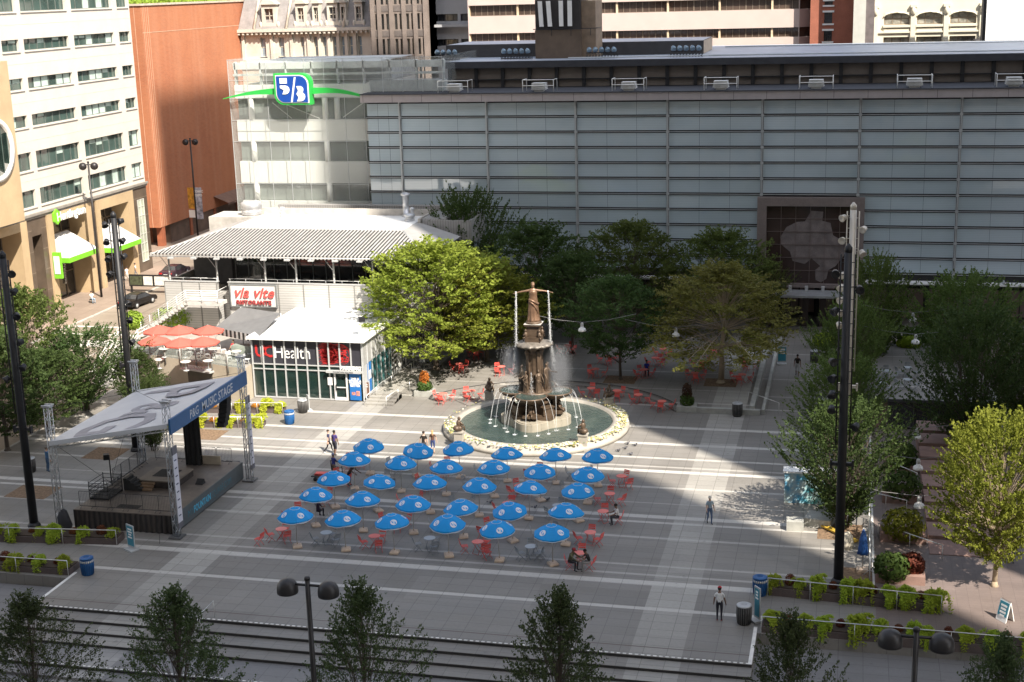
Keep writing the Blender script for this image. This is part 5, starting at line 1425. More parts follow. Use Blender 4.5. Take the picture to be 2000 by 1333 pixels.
for k in range(n):
    x0 = SX0+(SX1-SX0)*k/n; x1 = SX0+(SX1-SX0)*(k+1)/n
    o0, o1 = .035*math.sin(k*1.7), .035*math.sin((k+1)*1.7)
    b.quad((x0,SY0-.06+o0*1.4,.02),(x1,SY0-.06+o1*1.4,.02),(x1,SY0-.03+o1*.3,DZ-.03),(x0,SY0-.03+o0*.3,DZ-.03))
b.quad((SX0-.04,SY0,.02),(SX0-.04,SY1,.02),(SX0-.04,SY1,DZ-.03),(SX0-.04,SY0,DZ-.03)); b.quad((SX0,SY1+.04,.02),(SX1,SY1+.04,.02),(SX1,SY1+.04,DZ-.03),(SX0,SY1+.04,DZ-.03))
b.build('skirt', t.m, stage)
b = MB(); b.box(SX1+.005,SX1+.07,SY0-.02,SY1+.02,.08,DZ+.01); ff = b.build('front_board', M('slate_board', (.085,.10,.105), .5, var=.12), stage)
FT = M('sky_blue_letter', (.07,.42,.62), .5); FD = M('dim_teal_letter', (.05,.16,.20), .5)
text('lettering', 'MY', .62, FD, ff, (SX1+.075,75.35,.42), (0,1,0), (0,0,1), .004, 'LEFT', .0)
text('lettering', 'FOUNTAIN', .62, FT, ff, (SX1+.075,76.2,.42), (0,1,0), (0,0,1), .004, 'LEFT', .015, sx=.78)
text('lettering', 'SQUARE.COM', .62, FD, ff, (SX1+.075,78.75,.42), (0,1,0), (0,0,1), .004, 'LEFT', .0, sx=.78)
TRUSS = M('truss_alu', (.48,.49,.50), .35, .5, var=.08)
def truss(b, p0, p1, w=.32, step=.5, r=.022):
    p0, p1 = Vector(p0), Vector(p1); d = (p1-p0); L = d.length; d.normalize()
    ref = Vector((0,0,1)) if abs(d.z) < .9 else Vector((1,0,0))
    a = d.cross(ref).normalized(); c = a.cross(d).normalized()
    cor = [(-1,-1),(1,-1),(1,1),(-1,1)]
    P = lambda t_, q: p0 + d*t_ + a*(q[0]*w/2) + c*(q[1]*w/2)
    for q in cor: b.tube([P(0,q), P(L,q)], r*1.3, 5)
    n = max(1, int(L/step))
    for i in range(n):
        t0, t1 = L*i/n, L*(i+1)/n
        for k in range(4):
            q0, q1 = cor[k], cor[(k+1)%4]
            b.tube([P(t0,q0 if i % 2 else q1), P(t1,q1 if i % 2 else q0)], r, 4)
for x, y, zt in ((-39.35,73.15,8.55),(-39.1,83.45,8.6),(-47.2,73.1,7.95),(-46.95,83.4,8.0)):
    b = MB(); truss(b, (x,y,.12), (x,y,zt), .34); tw = b.build('truss_tower', TRUSS, stage)
    b = MB(); b.cbox((x,y,.06), .8,.8,.1); b.build('base_plate', M('steel_base', (.14,.14,.14), .5, .4), tw)
    b = MB(); b.cbox((x,y,zt+.06), .5,.42,.1); b.tube([(x-.3,y-.2,zt+.13),(x+.3,y-.2,zt+.13)], .05, 6); b.tube([(x-.3,y+.2,zt+.13),(x+.3,y+.2,zt+.13)], .05, 6); b.build('head_block', TRUSS, tw)
C = {'NL':(-47.2,72.8,5.85),'NR':(-39.15,72.8,7.35),'FR':(-39.0,83.7,7.4),'FL':(-47.0,83.7,6.0)}
t = NT('roof_vinyl'); f = t.ramp(t.noise(.4, 4), .3, .7); t.col(t.mix(f, (.50,.51,.54), (.58,.59,.61))); t.rough(.45); t.bump(t.noise(1.3,3), .25, .08)
NX, NY = 14, 14
def roofpt(u, v, lift=0.):
    a = Vector(C['NL']).lerp(Vector(C['NR']), u); c = Vector(C['FL']).lerp(Vector(C['FR']), u)
    p_ = a.lerp(c, v); p_.z += -.10*math.sin(PI*u)*math.sin(PI*v) + lift
    return p_
b = MB(); vs = [roofpt(i/NX, j/NY) for j in range(NY+1) for i in range(NX+1)]
b.add(vs, [(j*(NX+1)+i, j*(NX+1)+i+1, (j+1)*(NX+1)+i+1, (j+1)*(NX+1)+i) for j in range(NY) for i in range(NX)], 0, True)
for a, c in (('NL','NR'),('NL','FL'),('FL','FR')):
    p0, p1 = Vector(C[a]), Vector(C[c]); b.quad(p0, p1, p1-Vector((0,0,.28)), p0-Vector((0,0,.28)))
rv_ = b.build('roof', t.m, stage)
# the sponsor's grey letters spread over the roof
ex = (Vector(C['NR'])-Vector(C['NL'])).normalized()
def roof_text(s, sz, u, v):
    o_ = roofpt(u, v, .02); return text('lettering', s, sz, M('roof_grey_letter', (.27,.27,.31), .5), rv_, o_, (0,-1,0), ex, .004, 'CENTER', .06, sx=.85)
o_ = roof_text('P', 7.2, .18, .80); o_ = roof_text('&', 5.0, .32, .49); o_ = roof_text('G', 7.2, .16, .19)
b = MB()
truss(b, (-47.0,73.0,5.5), (-39.4,73.0,6.95), .22, .4, .016); truss(b, (-47.0,83.4,5.6), (-39.2,83.4,6.95), .22, .4, .016); truss(b, (-47.1,73.2,5.55), (-47.0,83.4,5.65), .22, .4, .016); truss(b, (-39.3,73.2,6.95), (-39.2,83.4,6.95), .22, .4, .016)
truss(b, (-43.2,73.2,6.2), (-43.2,83.4,6.3), .22, .5, .016)
b.build('roof_truss', TRUSS, stage)
b = MB(); b.box(-39.02,-38.9,72.7,83.75,6.72,7.66); fb = b.build('name_board', M('deep_blue_board', (.022,.105,.26), .45, var=.06), stage)
text('lettering', 'P&G', .78, M('pale_grey_letter', (.55,.58,.62), .5), fb, (-38.89,75.2,6.93), (0,1,0), (0,0,1), .004, 'LEFT', .0, .12, sx=.85)
text('lettering', 'MUSIC STAGE', .78, MATS['pale_grey_letter'], fb, (-38.89,76.9,6.93), (0,1,0), (0,0,1), .004, 'LEFT', .01, sx=.95)
for y in (73.0, 83.75):
    b = MB(); b.box(-38.98,-38.94,y-.28,y+.28,1.1,5.4) ; ba = b.build('tower_banner', M('banner_cloth', (.62,.62,.68), .7, var=.05), stage)
    for k in range(8): text('lettering', 'tower', .17, M('navy_letter', (.03,.04,.09), .6), ba, (-38.93,y,1.5+k*.5), (0,1,0), (0,0,1), .002) if False else None
    g = MB()
    for k in range(8): g.box(-38.938,-38.934,y-.17,y+.12,1.5+k*.5,1.58+k*.5)
    g.build('print', M('navy_letter', (.05,.06,.12), .6), ba)
    c_ = MB(); c_.box(-39.0,-38.935,y-.3,y+.3,5.41,5.9); c_.box(-39.0,-38.935,y-.3,y+.3,.75,1.09); c_.build('dark_end', M('grey_cloth', (.14,.14,.16), .7), ba)
# guy wires
b = MB()
for p0, p1 in (((-39.3,73.1,8.4),(-47,83.3,6.1)),((-47.2,73.1,7.9),(-39.2,83.4,7.6)),((-47.1,73.3,5.5),(-46.2,78,1.3)),((-47.0,83.2,5.6),(-46.4,78,1.3)),((-40.6,73.55,1.15),(-39.9,71.9,.05))): b.tube([p0,p1], .012, 4)
b.build('guy_wire', BLACKM, stage)
# things on the stage
dr_ = thing('drum_riser', 'square black drum riser with a dark mat on the stage', 'platform', (-42.6,78.6,DZ))
c0 = G(285, 930, DZ+.5); c0 = Vector((-43.1,79.3,DZ))
b = MB(); b.box(c0.x-1.35,c0.x+1.35,c0.y-1.3,c0.y+1.3,DZ+.42,DZ+.5); b.build('top', M('riser_top', (.20,.165,.13), .6), dr_)
b = MB(); b.box(c0.x-1.33,c0.x+1.33,c0.y-1.28,c0.y+1.28,DZ+.005,DZ+.415); b.build('skirt', M('riser_skirt', (.045,.035,.03), .8, var=.4, scale=3), dr_)
b = MB(); b.box(c0.x-.7,c0.x+.75,c0.y-.5,c0.y+.9,DZ+.503,DZ+.515); b.build('mat', M('mat_black', (.03,.028,.026), .9), dr_)
b = MB(); 
for k in range(3): b.box(c0.x-1.0,c0.x-.1,c0.y-1.95+.22*k,c0.y-1.73+.22*k+.05,DZ+.005+.13*k,DZ+.13*(k+1))
tag(b.build('wooden_steps', M('step_wood', (.26,.17,.10), .7, var=.25, scale=3)), 'small brown wooden steps in front of the drum riser', 'steps')
gk = thing('stage_stair_tower', 'black railed stair landing at the left of the stage', 'stair', (-45.9,76.4,DZ))
b = MB()
for x in (-46.4,-45.1):
    for y in (75.4,77.2): b.tube([(x,y,DZ),(x,y,DZ+1.2)], .03, 5)
for z in (.35,.6,.85,1.1): 
    b.tube([(-46.4,75.4,DZ+z),(-45.1,75.4,DZ+z),(-45.1,77.2,DZ+z),(-46.4,77.2,DZ+z),(-46.4,75.4,DZ+z)], .02, 5)
for k in range(13): b.tube([(-46.4+.1*k,75.4,DZ+.05),(-46.4+.1*k,75.4,DZ+1.1)], .018, 4); b.tube([(-45.1,75.4+.14*k,DZ+.05),(-45.1,75.4+.14*k,DZ+1.1)], .018, 4)
b.build('railing', BLACKM, gk)
b = MB(); b.box(-46.4,-45.1,75.4,77.2,DZ+.02,DZ+.12)
for k in range(5): b.box(-45.05+.25*k,-44.8+.25*k,77.3,78.2,DZ+.01,DZ+.8-.15*k)
b.build('treads', M('tread_black', (.04,.038,.036), .7), gk)
# crowd barriers round the deck
def barrier_mesh():
    t_ = thing('crowd_barrier', 'black steel crowd barrier', 'barrier', (0,0,0), 'crowd barriers round the stage')
    b = MB(); b.tube([(-.85,0,.12),(-.85,0,1.02),(-.78,0,1.08),(.78,0,1.08),(.85,0,1.02),(.85,0,.12),(-.85,0,.12)], .024, 5)
    b.build('frame', M('barrier_steel', (.08,.08,.085), .45, .4), t_)
    b = MB()
    for k in range(9): b.tube([(-.68+.17*k,0,.13),(-.68+.17*k,0,1.07)], .011, 4)
    b.build('bars', MATS['barrier_steel'], t_)
    for s in (-1,1): b = MB(); b.tube([(s*.6,-.25,.02),(s*.6,0,.13),(s*.6,.25,.02)], .02, 5); b.build('foot', MATS['barrier_steel'], t_)
    return t_
bp = barrier_mesh(); first = True
lay = [(-45.75+1.05*0+1.08*k, 74.0, 0, 'along the near edge of the stage deck') for k in range(6)] + [(-45.4+1.2*0+1.15*k, 83.35, 0, 'along the far edge of the stage deck') for k in range(5)] + [(-46.25, 78.7+1.1*k, PI/2, 'along the rear edge of the stage deck') for k in range(4)] + [(-44.2+1.2*k, 84.15, 0, 'on the ground behind the far edge of the stage') for k in range(4)]
for i, (x, y, rz, nm) in enumerate(lay):
    z = DZ if y < 83.7 else 0.0
    lab = 'black steel crowd barrier ' + nm
    if i == 0: place(bp, (x,y,z), rz); bp['label'] = lab; bp.scale = (.63,1,1)
    else: o = dup(bp, (x,y,z), rz, lab); o.scale = (.63,1,1)
pb = MB(); pb.box(-42.5,-40.9,82.9,83.0,DZ+.02,DZ+.62); tag(pb.build('road_case', M('case_buff', (.40,.34,.26), .6)), 'buff panel case standing at the far edge of the stage', 'case')
# hanging loudspeaker column and black drape
ls = thing('line_array', 'black curved loudspeaker column hanging under the stage roof front', 'loudspeaker', (-39.7,82.0,6.6))
for k in range(7):
    b = MB(); b.cbox((-39.75-.05*k*k*.12,82.0-.06*k*k*.12,6.4-.31*k), .55,.75,.29, .05); b.build('cabinet', M('speaker_black', (.02,.02,.022), .7), ls)
ls2 = thing('side_drape', 'black drape and speaker stack standing at the far side of the stage', 'drape', (-42.7,83.1,DZ))
b = MB(); n = 10
for k in range(n): x0 = -43.3+1.1*k/n; x1 = -43.3+1.1*(k+1)/n; b.quad((x0,82.6+.06*math.sin(k*2),DZ),(x1,82.6+.06*math.sin(k*2+2),DZ),(x1,82.6+.06*math.sin(k*2+2),6.4),(x0,82.6+.06*math.sin(k*2),6.4)); b.quad((x0,82.9,DZ),(x1,82.9,DZ),(x1,82.9,6.4),(x0,82.9,6.4))
b.build('cloth', M('drape_black', (.018,.017,.017), .9), ls2)
b = MB(); b.tube([(-43.3,82.75,DZ),(-43.3,82.75,6.4),(-42.2,82.75,6.4),(-42.2,82.75,DZ)], .03, 5); b.build('pole', BLACKM, ls2)
lt = thing('stage_light_stand', 'black stage light on a stand at the stage left edge', 'stage light', (-46.3,78.0,DZ))
b = MB(); b.tube([(-46.3,78,DZ),(-46.3,78,DZ+2.1)], .04, 6); b.build('pole', BLACKM, lt)
b = MB(); b.cbox((-46.45,77.9,DZ+2.0), .35,.4,.35, .5); b.build('lamp_head', BLACKM, lt)
mn = MB(); mn.add([(-40.9,79.0,DZ+.01),(-40.4,79.0,DZ+.01),(-40.4,79.5,DZ+.01),(-40.9,79.5,DZ+.01),(-40.9,79.4,DZ+.3),(-40.4,79.4,DZ+.3)], [(0,1,2,3),(0,1,5,4),(2,3,4,5),(0,4,3),(1,2,5)])
tag(mn.build('floor_monitor', M('speaker_black', (.02,.02,.022), .7)), 'black wedge floor monitor in the middle of the stage', 'loudspeaker')
mm = MB(); mm.box(-44.0,-42.5,74.3,74.9,DZ+.004,DZ+.02); tag(mm.build('floor_mat', M('mat_black', (.03,.028,.026))), 'dark rectangular mat lying near the front fence of the stage', 'mat')
# ------------------------------------------------------------------ blue parasols
UBLUE = NT('parasol_blue'); f = UBLUE.ramp(UBLUE.noise(1.2, 4), .3, .7)
UBLUE.col(UBLUE.mix(f, (.0,.32,.80), (.0,.38,.9))); UBLUE.rough(.55)
_tr = UBLUE.n('ShaderNodeBsdfTranslucent'); _tr.inputs[0].default_value = (.0,.22,.6,1); _mx = UBLUE.n('ShaderNodeMixShader'); _mx.inputs[0].default_value = .25
UBLUE.link(UBLUE.b.outputs[0], _mx.inputs[1]); UBLUE.link(_tr.outputs[0], _mx.inputs[2]); UBLUE.link(_mx.outputs[0], UBLUE.out.inputs[0]); UBLUE = UBLUE.m
TRIMW = M('parasol_trim', (.68,.74,.80), .6, var=.05); UTXT = M('parasol_print', (.74,.76,.78), .6, var=.04)
def canopy_prof(s):   # s 0..1 from crown to edge: radius, height
    r = 1.06*s; return r, 2.52 - .50*s**1.75 - .05*s
def parasol():
    t = thing('blue_parasol', 'open blue parasol', 'parasol', (0,0,0), 'blue parasols in rows on the square')
    NS, NP = 7, 8
    b = MB()
    def P(s, a_, lift=0.):
        # a_ in panel units; cloth sags between the ribs
        fr = a_ - math.floor(a_); sag = 1 - .055*s*math.sin(PI*fr)
        r, z = canopy_prof(s); ang = 2*PI*a_/NP
        return (r*sag*math.cos(ang), r*sag*math.sin(ang), z - .035*s*math.sin(PI*fr) + lift)
    m_ = 4*NP
    vs = [P(s/NS, k/4) for s in range(1, NS+1) for k in range(m_)]
    fs = [(s*m_+k, s*m_+(k+1)%m_, (s+1)*m_+(k+1)%m_, (s+1)*m_+k)[::-1] for s in range(NS-1) for k in range(m_)]
    b.add(vs + [(0,0,2.525)], fs + [(len(vs), k, (k+1)%m_) for k in range(m_)], 0, False)
    val = [(x,y,z-(.13 if (k//2)%2 else .11)) for k,(x,y,z) in enumerate(vs[-m_:])]
    o = len(b.v); b.add(vs[-m_:]+val, [(k,(k+1)%m_,m_+(k+1)%m_,m_+k) for k in range(m_)], 0)
    c = b.build('canopy', UBLUE, t, (0,0,0))
    b = MB()
    for k in range(m_):
        x0,y0,z0 = val[k]; x1,y1,z1 = val[(k+1)%m_]; q = 1.006
        b.add([(x0*q,y0*q,z0),(x1*q,y1*q,z1),(x1*q,y1*q,z1+.042),(x0*q,y0*q,z0+.042)], [(0,1,2,3)])
    b.build('trim', TRIMW, c, (0,0,0))
    ring = [P(.28, k/4, .014) for k in range(m_+1)]
    b = MB(); b.tube(ring, .012, 4); b.build('crown_ring', TRIMW, c, (0,0,0))
    for k in range(0, NP, 2):   # valance lettering, drawn as a run of small white strokes
        b = MB()
        for i in range(9):
            a0 = k+.16+.075*i; a1 = a0+.045
            p0, p1 = P(1, a0), P(1, a1); q = 1.012
            b.add([(p0[0]*q,p0[1]*q,p0[2]-.085),(p1[0]*q,p1[1]*q,p1[2]-.085),(p1[0]*q,p1[1]*q,p1[2]-.04),(p0[0]*q,p0[1]*q,p0[2]-.04)], [(0,1,2,3)])
        b.build('valance_print', UTXT, c, (0,0,0))
    for k in range(0, NP, 2):      # white disc with the blue figures on every second panel
        s0 = .70; a0 = k+.5
        C0 = Vector(P(s0, a0, .004)); du = (Vector(P(s0, a0+.15)) - Vector(P(s0, a0-.15))).normalized(); dv = (Vector(P(s0-.12, a0)) - Vector(P(s0+.12, a0))).normalized(); nn = du.cross(dv).normalized()
        if nn.z < 0: nn = -nn
        w = lambda u, v, h: tuple(C0 + du*u + dv*v + nn*h)
        b = MB(); b.add([w(.20*math.cos(2*PI*i/18), .20*math.sin(2*PI*i/18), .016) for i in range(18)], [tuple(range(18))])
        d = b.build('emblem', UTXT, c, (0,0,0))
        b = MB()
        for q in glyph53(0, 0, .11, lambda u, v: w(u, v, .022)): b.add(q, [tuple(range(len(q)))])
        b.build('figures', UBLUE, d, (0,0,0))
    b = MB(); b.tube([(0,0,.12),(0,0,2.5)], .022, 7); b.lathe([(.02,2.5),(.035,2.53),(.02,2.57),(0,2.58)], (0,0,0), 8); b.build('pole', M('pole_pale', (.50,.47,.42), .4, .3), t, (0,0,0))
    b = MB()
    for k in range(NP):
        a = 2*PI*k/NP; b.tube([(.03*math.cos(a),.03*math.sin(a),1.95),(.55*math.cos(a),.55*math.sin(a),2.28)], .01, 4)
    b.build('strut', MATS['pole_pale'], t, (0,0,0))
    b = MB(); b.lathe([(.36,.0),(.39,.03),(.38,.12),(.26,.19),(.05,.20),(.045,.32)], (0,0,0), 4, smooth=False); b.v = [(x*math.cos(PI/4)-y*math.sin(PI/4), x*math.sin(PI/4)+y*math.cos(PI/4), z) for x,y,z in b.v]
    b.build('base', M('sand_base', (.58,.45,.34), .8), t, (0,0,0))
    return t
UR = [[(581,1069),(676,1075.5),(771,1081),(877,1087),(976,1096),(1080,1103.5)],[(617,1028),(710,1038),(808,1042),(906,1050),(1002,1058),(1105,1065)],
      [(655,991.5),(739,999),(841,1002),(936,1008),(1033,1014),(1130,1018.6)],[(693,956),(784,961),(872,967),(966,971),(1056,978.6),(1148,983)],[(723.5,926),(814,931),(900,934),(991.6,941),(1087,945),(1167.6,949.5)]]
rown = ['front row','second row','middle row','fourth row','back row']
coln = ['leftmost in the','second from left in the','third from left in the','fourth from left in the','fifth from left in the','rightmost in the']
proto = None; UPOS = []
for r_, row in enumerate(UR):
    UPOS.append([])
    for c_, (px, py) in enumerate(row):
        p = G(px, py); UPOS[-1].append(p)
        rz = rnd.uniform(0, .78); lab = 'open blue parasol with white emblems, ' + coln[c_] + ' ' + rown[r_]
        if proto is None: proto = parasol(); proto['label'] = lab; place(proto, p, rz)
        else:
            o = dup(proto, p, rz, lab); o.scale = (rnd.uniform(.97,1.03),rnd.uniform(.97,1.03),rnd.uniform(.95,1.05)); o.rotation_euler = (rnd.gauss(0,.045), rnd.gauss(0,.045), rz)

# ------------------------------------------------------------------ folding tables and chairs
REDF = M('red_enamel', (.74,.10,.08), .45, var=.08); GRYF = M('grey_enamel', (.27,.29,.30), .45, var=.08); REDT = M('red_table_top', (.80,.20,.16), .35, var=.06); GRYT = M('grey_table_top', (.38,.41,.43), .35, var=.06)
def table(name, top, fr):
    t = thing(name, 'x', 'table', (0,0,0))
    b = MB(); b.lathe([(.33,.70),(.345,.705),(.345,.725),(.33,.73)], (0,0,0), 24, smooth=False); b.build('tabletop', top, t, (0,0,0))
    for s in (-1,1):
        b = MB(); b.tube([(-.25,s*.22,.0),(.24,s*.20,.70)], .014, 5); b.tube([(.25,s*.18,.0),(-.24,s*.17,.70)], .014, 5); b.build('leg', fr, t, (0,0,0))
    b = MB(); b.tube([(-.25,-.22,.01),(-.25,.22,.01)], .012, 4); b.tube([(.25,-.2,.01),(.25,.2,.01)], .012, 4); b.build('stretcher', fr, t, (0,0,0))
    return t
def chair(name, fr):   # faces +X: backrest on -X side
    t = thing(name, 'x', 'chair', (0,0,0))
    b = MB()
    for k in range(7): b.cbox((-.17+.056*k,0,.455), .036,.40,.016)
    b.build('seat', fr, t, (0,0,0))
    b = MB()
    for z in (.63,.74,.83): b.cbox((-.24-.18*(z-.45),0,z), .018,.40,.075)
    b.build('backrest', fr, t, (0,0,0))
    for s in (-1,1):
        b = MB(); b.tube([(.22,s*.21,.0),(-.20,s*.205,.46),(-.32,s*.20,.87)], .013, 5); b.build('leg', fr, t, (0,0,0))
        b = MB(); b.tube([(-.24,s*.185,.0),(.19,s*.18,.45)], .013, 5); b.build('leg', fr, t, (0,0,0))
    return t
protoT = {'red': table('cafe_table', REDT, REDF), 'grey': table('cafe_table', GRYT, GRYF)}
protoC = {'red': chair('folding_chair', REDF), 'grey': chair('folding_chair', GRYF)}
used = {}
def put(kind, col, loc, rz, label, group):
    P_ = (protoT if kind == 't' else protoC)[col]
    if (kind, col) not in used:
        used[(kind, col)] = 1; place(P_, loc, rz); P_['label'] = label; P_['group'] = group; return P_
    return dup(P_, loc, rz, label, group)
def table_set(px, py, col, where, n=3, z=0., a0=None, ztab=None):
    p = G(px, py, z)
    if a0 is None: a0 = rnd.uniform(0, 6.28)
    put('t', col, p, rnd.uniform(0,3.1), '%s round folding table %s' % (col, where), col + ' folding tables')
    for k in range(n):
        a = a0 + 2*PI*k/n + rnd.uniform(-.3,.3) if n > 1 else a0
        d = rnd.uniform(.52,.78)
        put('c', col, (p.x+d*math.cos(a), p.y+d*math.sin(a), z), a+PI+rnd.uniform(-.4,.4), '%s folding chair at table %s' % (col, where), col + ' folding chairs')
ordn = ['first','second','third','fourth','fifth','sixth']
for r_ in range(5):
    for c_ in range(6):
        pos = UPOS[r_][c_]
        # between this parasol and its left neighbour, a little behind
        x = pos.x - 1.42 + rnd.uniform(-.12,.12); y = pos.y + .78 + rnd.uniform(-.15,.15)
        col = 'red' if c_ % 2 == 0 else 'grey'
        wh = 'beside %s parasol of the %s' % (ordn[c_], rown[r_])
        p = Vector((x,y,0)); a0 = (PI/2 + rnd.uniform(-.3,.3)) if r_ == 0 else rnd.uniform(0,6.28)
        put('t', col, p, rnd.uniform(0,3.1), '%s round folding table %s' % (col, wh), col + ' folding tables')
        for k in range(3):
            a = a0 + 2*PI*k/3 + rnd.uniform(-.25,.25); d = rnd.uniform(.55,.8)
            put('c', col, (x+d*math.cos(a), y+d*math.sin(a), 0), a+PI+rnd.uniform(-.4,.4), '%s folding chair at table %s' % (col, wh), col + ' folding chairs')
for px, py, n, wh in ((1153,1062,3,'right of the nearest row of parasols'),(1178,1020,1,'where the man in a white shirt sits'),(1191,985,3,'right of the second row of parasols'),(1214,950,3,'right of the fourth row of parasols')):
    table_set(px, py, 'red', wh, n, a0=PI/2 if n > 1 else PI*.5)
pT = G(1131, 1103)
put('t', 'red', pT, .4, 'red round folding table between the two men near the front right parasol', 'red folding tables'); put('c', 'red', (pT.x,pT.y+.75,0), -PI/2, 'empty red folding chair behind the two seated men', 'red folding chairs')
for px, py, col in ((952,1092,'red'),(506,1066,'red'),(1058,1090,'grey')): 
    p = G(px, py); put('c', col, p, rnd.uniform(0,6.28), '%s folding chair standing apart near the %s' % (col, {952:'fourth parasol base of the front row',506:'far left end of the front row',1058:'rightmost parasol base of the front row'}[px]), col+' folding chairs')
for i, (px, py, z, wh) in enumerate(((897,726,.3,'under the sunlit tree, left one'),(980,732,.3,'under the sunlit tree, right one'),(866,786,0,'left of the fountain beside the flower urn'),(921,780,0,'behind the left rim of the fountain'),
        (1155,775,0,'behind the fountain, leftmost of the curve'),(1205,780,0,'behind the fountain, second of the curve'),(1247,788,0,'right of the fountain by the curved step'),(1293,801,0,'beside the granite planter block'),
        (1163,737,.3,'on the terrace behind the white rim statue'),(1187,712,.3,'on the terrace left of the slim trunk'),(1258,738,.3,'where the person in blue sits on the terrace'),(1280,715,.3,'behind the person in blue'),(1296,697,.3,'at the back of the terrace by the dark trees'),
        (1357,745,.3,'left of the pale sparse tree'),(1370,722,.3,'behind the pale sparse tree'),(1449,748,.3,'right of the sparse tree by the kerb wall'),(1458,722,.3,'at the upper end of the kerb wall'),(1385,697,.3,'far back below the sparse tree'),(1110,690,.3,'far back on the terrace in deep shade'),(930,700,.3,'behind the sunlit tree trunk'))):
    table_set(px, py, 'red', wh, 3, z)

# ------------------------------------------------------------------ planters with lime and bronze plants
LIME = leaf_mat('lime_leaf', (.24,.33,.025), (.36,.43,.045), .3); COLEUS = leaf_mat('bronze_leaf', (.10,.03,.015), (.20,.07,.03), .25); SHRUBG = leaf_mat('shrub_green', (.045,.085,.02), (.09,.14,.03), .3); LIME_SUN = leaf_mat('sunlit_lime_leaf', (.37,.41,.03), (.50,.53,.05), .3)
def leafball(n, rx, ry, rz, leaf, seed, droop=0., spiky=False):
    rv_ = random.Random(seed); b = MB()
    for i in range(n):
        d = Vector((rv_.gauss(0,1), rv_.gauss(0,1), rv_.gauss(0,1))).normalized(); q = rv_.uniform(.72,1.05)
        c = Vector((d.x*rx*q, d.y*ry*q, rz*.7 + d.z*rz*q - droop*(1-d.z)*.2))
        if c.z < -droop: continue
        u = d.orthogonal().normalized(); u.rotate(Matrix.Rotation(rv_.uniform(0,6.28), 3, d)); nn = (d + Vector((rv_.gauss(0,.5), rv_.gauss(0,.5), rv_.gauss(0,.5)))).normalized(); w = nn.cross(u).normalized()
        s = leaf*rv_.uniform(.7,1.3)
        tip = c + u*s*1.1 - Vector((0,0,s*.3))
        b.add([c-u*s*.6, c+w*s*.5, tip, c-w*s*.5], [(0,1,2,3)])
    return b
def plant_proto(name, mat, rx, ry, rz, n, leaf, seed, droop, cat, kind):
    b = leafball(n, rx, ry, rz, leaf, seed, droop); o = b.build(name, mat, None, (0,0,0)); tag(o, 'x', cat); return o
def drape(n, seed, leaf, r0, fall):
    # mound of soft shoots that spills over the front edge of its trough
    rv_ = random.Random(seed); b = MB()
    shoots = [(rv_.gauss(0,.16), rv_.uniform(-.1,.25), rv_.uniform(0,6.28), rv_.uniform(.25,1)) for _ in range(34)]
    for i in range(n):
        x0, y0, a, g = shoots[i % len(shoots)]; t_ = rv_.random()
        if i % 34 < 16: c = Vector((x0*1.3 + r0*.25*math.cos(a)*t_, -.12-.42*min(1,t_*1.6)*g, .30*math.sin(PI*min(1,.35+t_*.65)) - fall*g*t_*t_))
        else: c = Vector((x0*.8 + r0*.9*math.cos(a)*t_**.6*g, .02 + r0*.75*math.sin(a)*t_**.6*g, .62*math.sqrt(max(0,1-t_*t_*.8))*(.65+.35*g)))
        c += Vector((rv_.gauss(0,.045), rv_.gauss(0,.045), rv_.gauss(0,.04)))
        n_ = Vector((rv_.gauss(0,.6), -.4+rv_.gauss(0,.6), .8)).normalized(); u = n_.orthogonal().normalized(); u.rotate(Matrix.Rotation(rv_.uniform(0,6.28), 3, n_)); w = n_.cross(u); s = leaf*rv_.uniform(.6,1.4)
        b.add([c-u*s*.7, c+w*s*.45, c+u*s, c-w*s*.45], [(0,1,2,3)])
    return b
def drape_proto(k): o = drape(2600, 20+k, .062, .56, .50).build('lime_plant', LIME, None, (0,0,0)); tag(o, 'x', 'plant'); return o
PLIME = [drape_proto(k) for k in range(4)]
PCOL = [plant_proto('bronze_plant', COLEUS, .42,.38,.34+.08*k, 900, .065, 30+k, .1, 'plant', 0) for k in range(3)]
uP = set()
def put_plant(lst, loc, label, group, s=1.0, sz=1.0):
    o = rnd.choice(lst)
    if id(o) not in uP: uP.add(id(o)); q = o
    else: q = o.copy(); COL.objects.link(q)
    q.location = loc; q.rotation_euler = (0,0,rnd.uniform(-.35,.35) if lst is PLIME or lst is PLIME_SUN else rnd.uniform(0,6.28)); q.scale = (s*rnd.uniform(.85,1.15), s, s*sz); q['label'] = label; q['group'] = group
    return q
PLW = M('planter_granite', (.105,.08,.075), .6, var=.2, scale=1.2, fine=.25); PLC = M('planter_cap', (.26,.25,.235), .6, var=.1)
ORD = ['first','second','third','fourth','fifth','sixth','seventh','eighth','ninth','tenth','eleventh','twelfth','13th','14th','15th','16th','17th','18th','19th','20th','21st']
PLIME_SUN = []  # lime plants of the kiosk beds, sunlight put into a yellower leaf colour
for k in range(3): o = drape(2600, 60+k, .062, .58, .55).build('sunlit_lime_plant', LIME_SUN, None, (0,0,0)); tag(o, 'x', 'plant'); PLIME_SUN.append(o)
PORA = [plant_proto('orange_plant', leaf_mat('orange_leaf', (.40,.13,.02), (.5,.22,.04), .3), .42,.38,.34, 700, .065, 90, .1, 'plant', 0)]
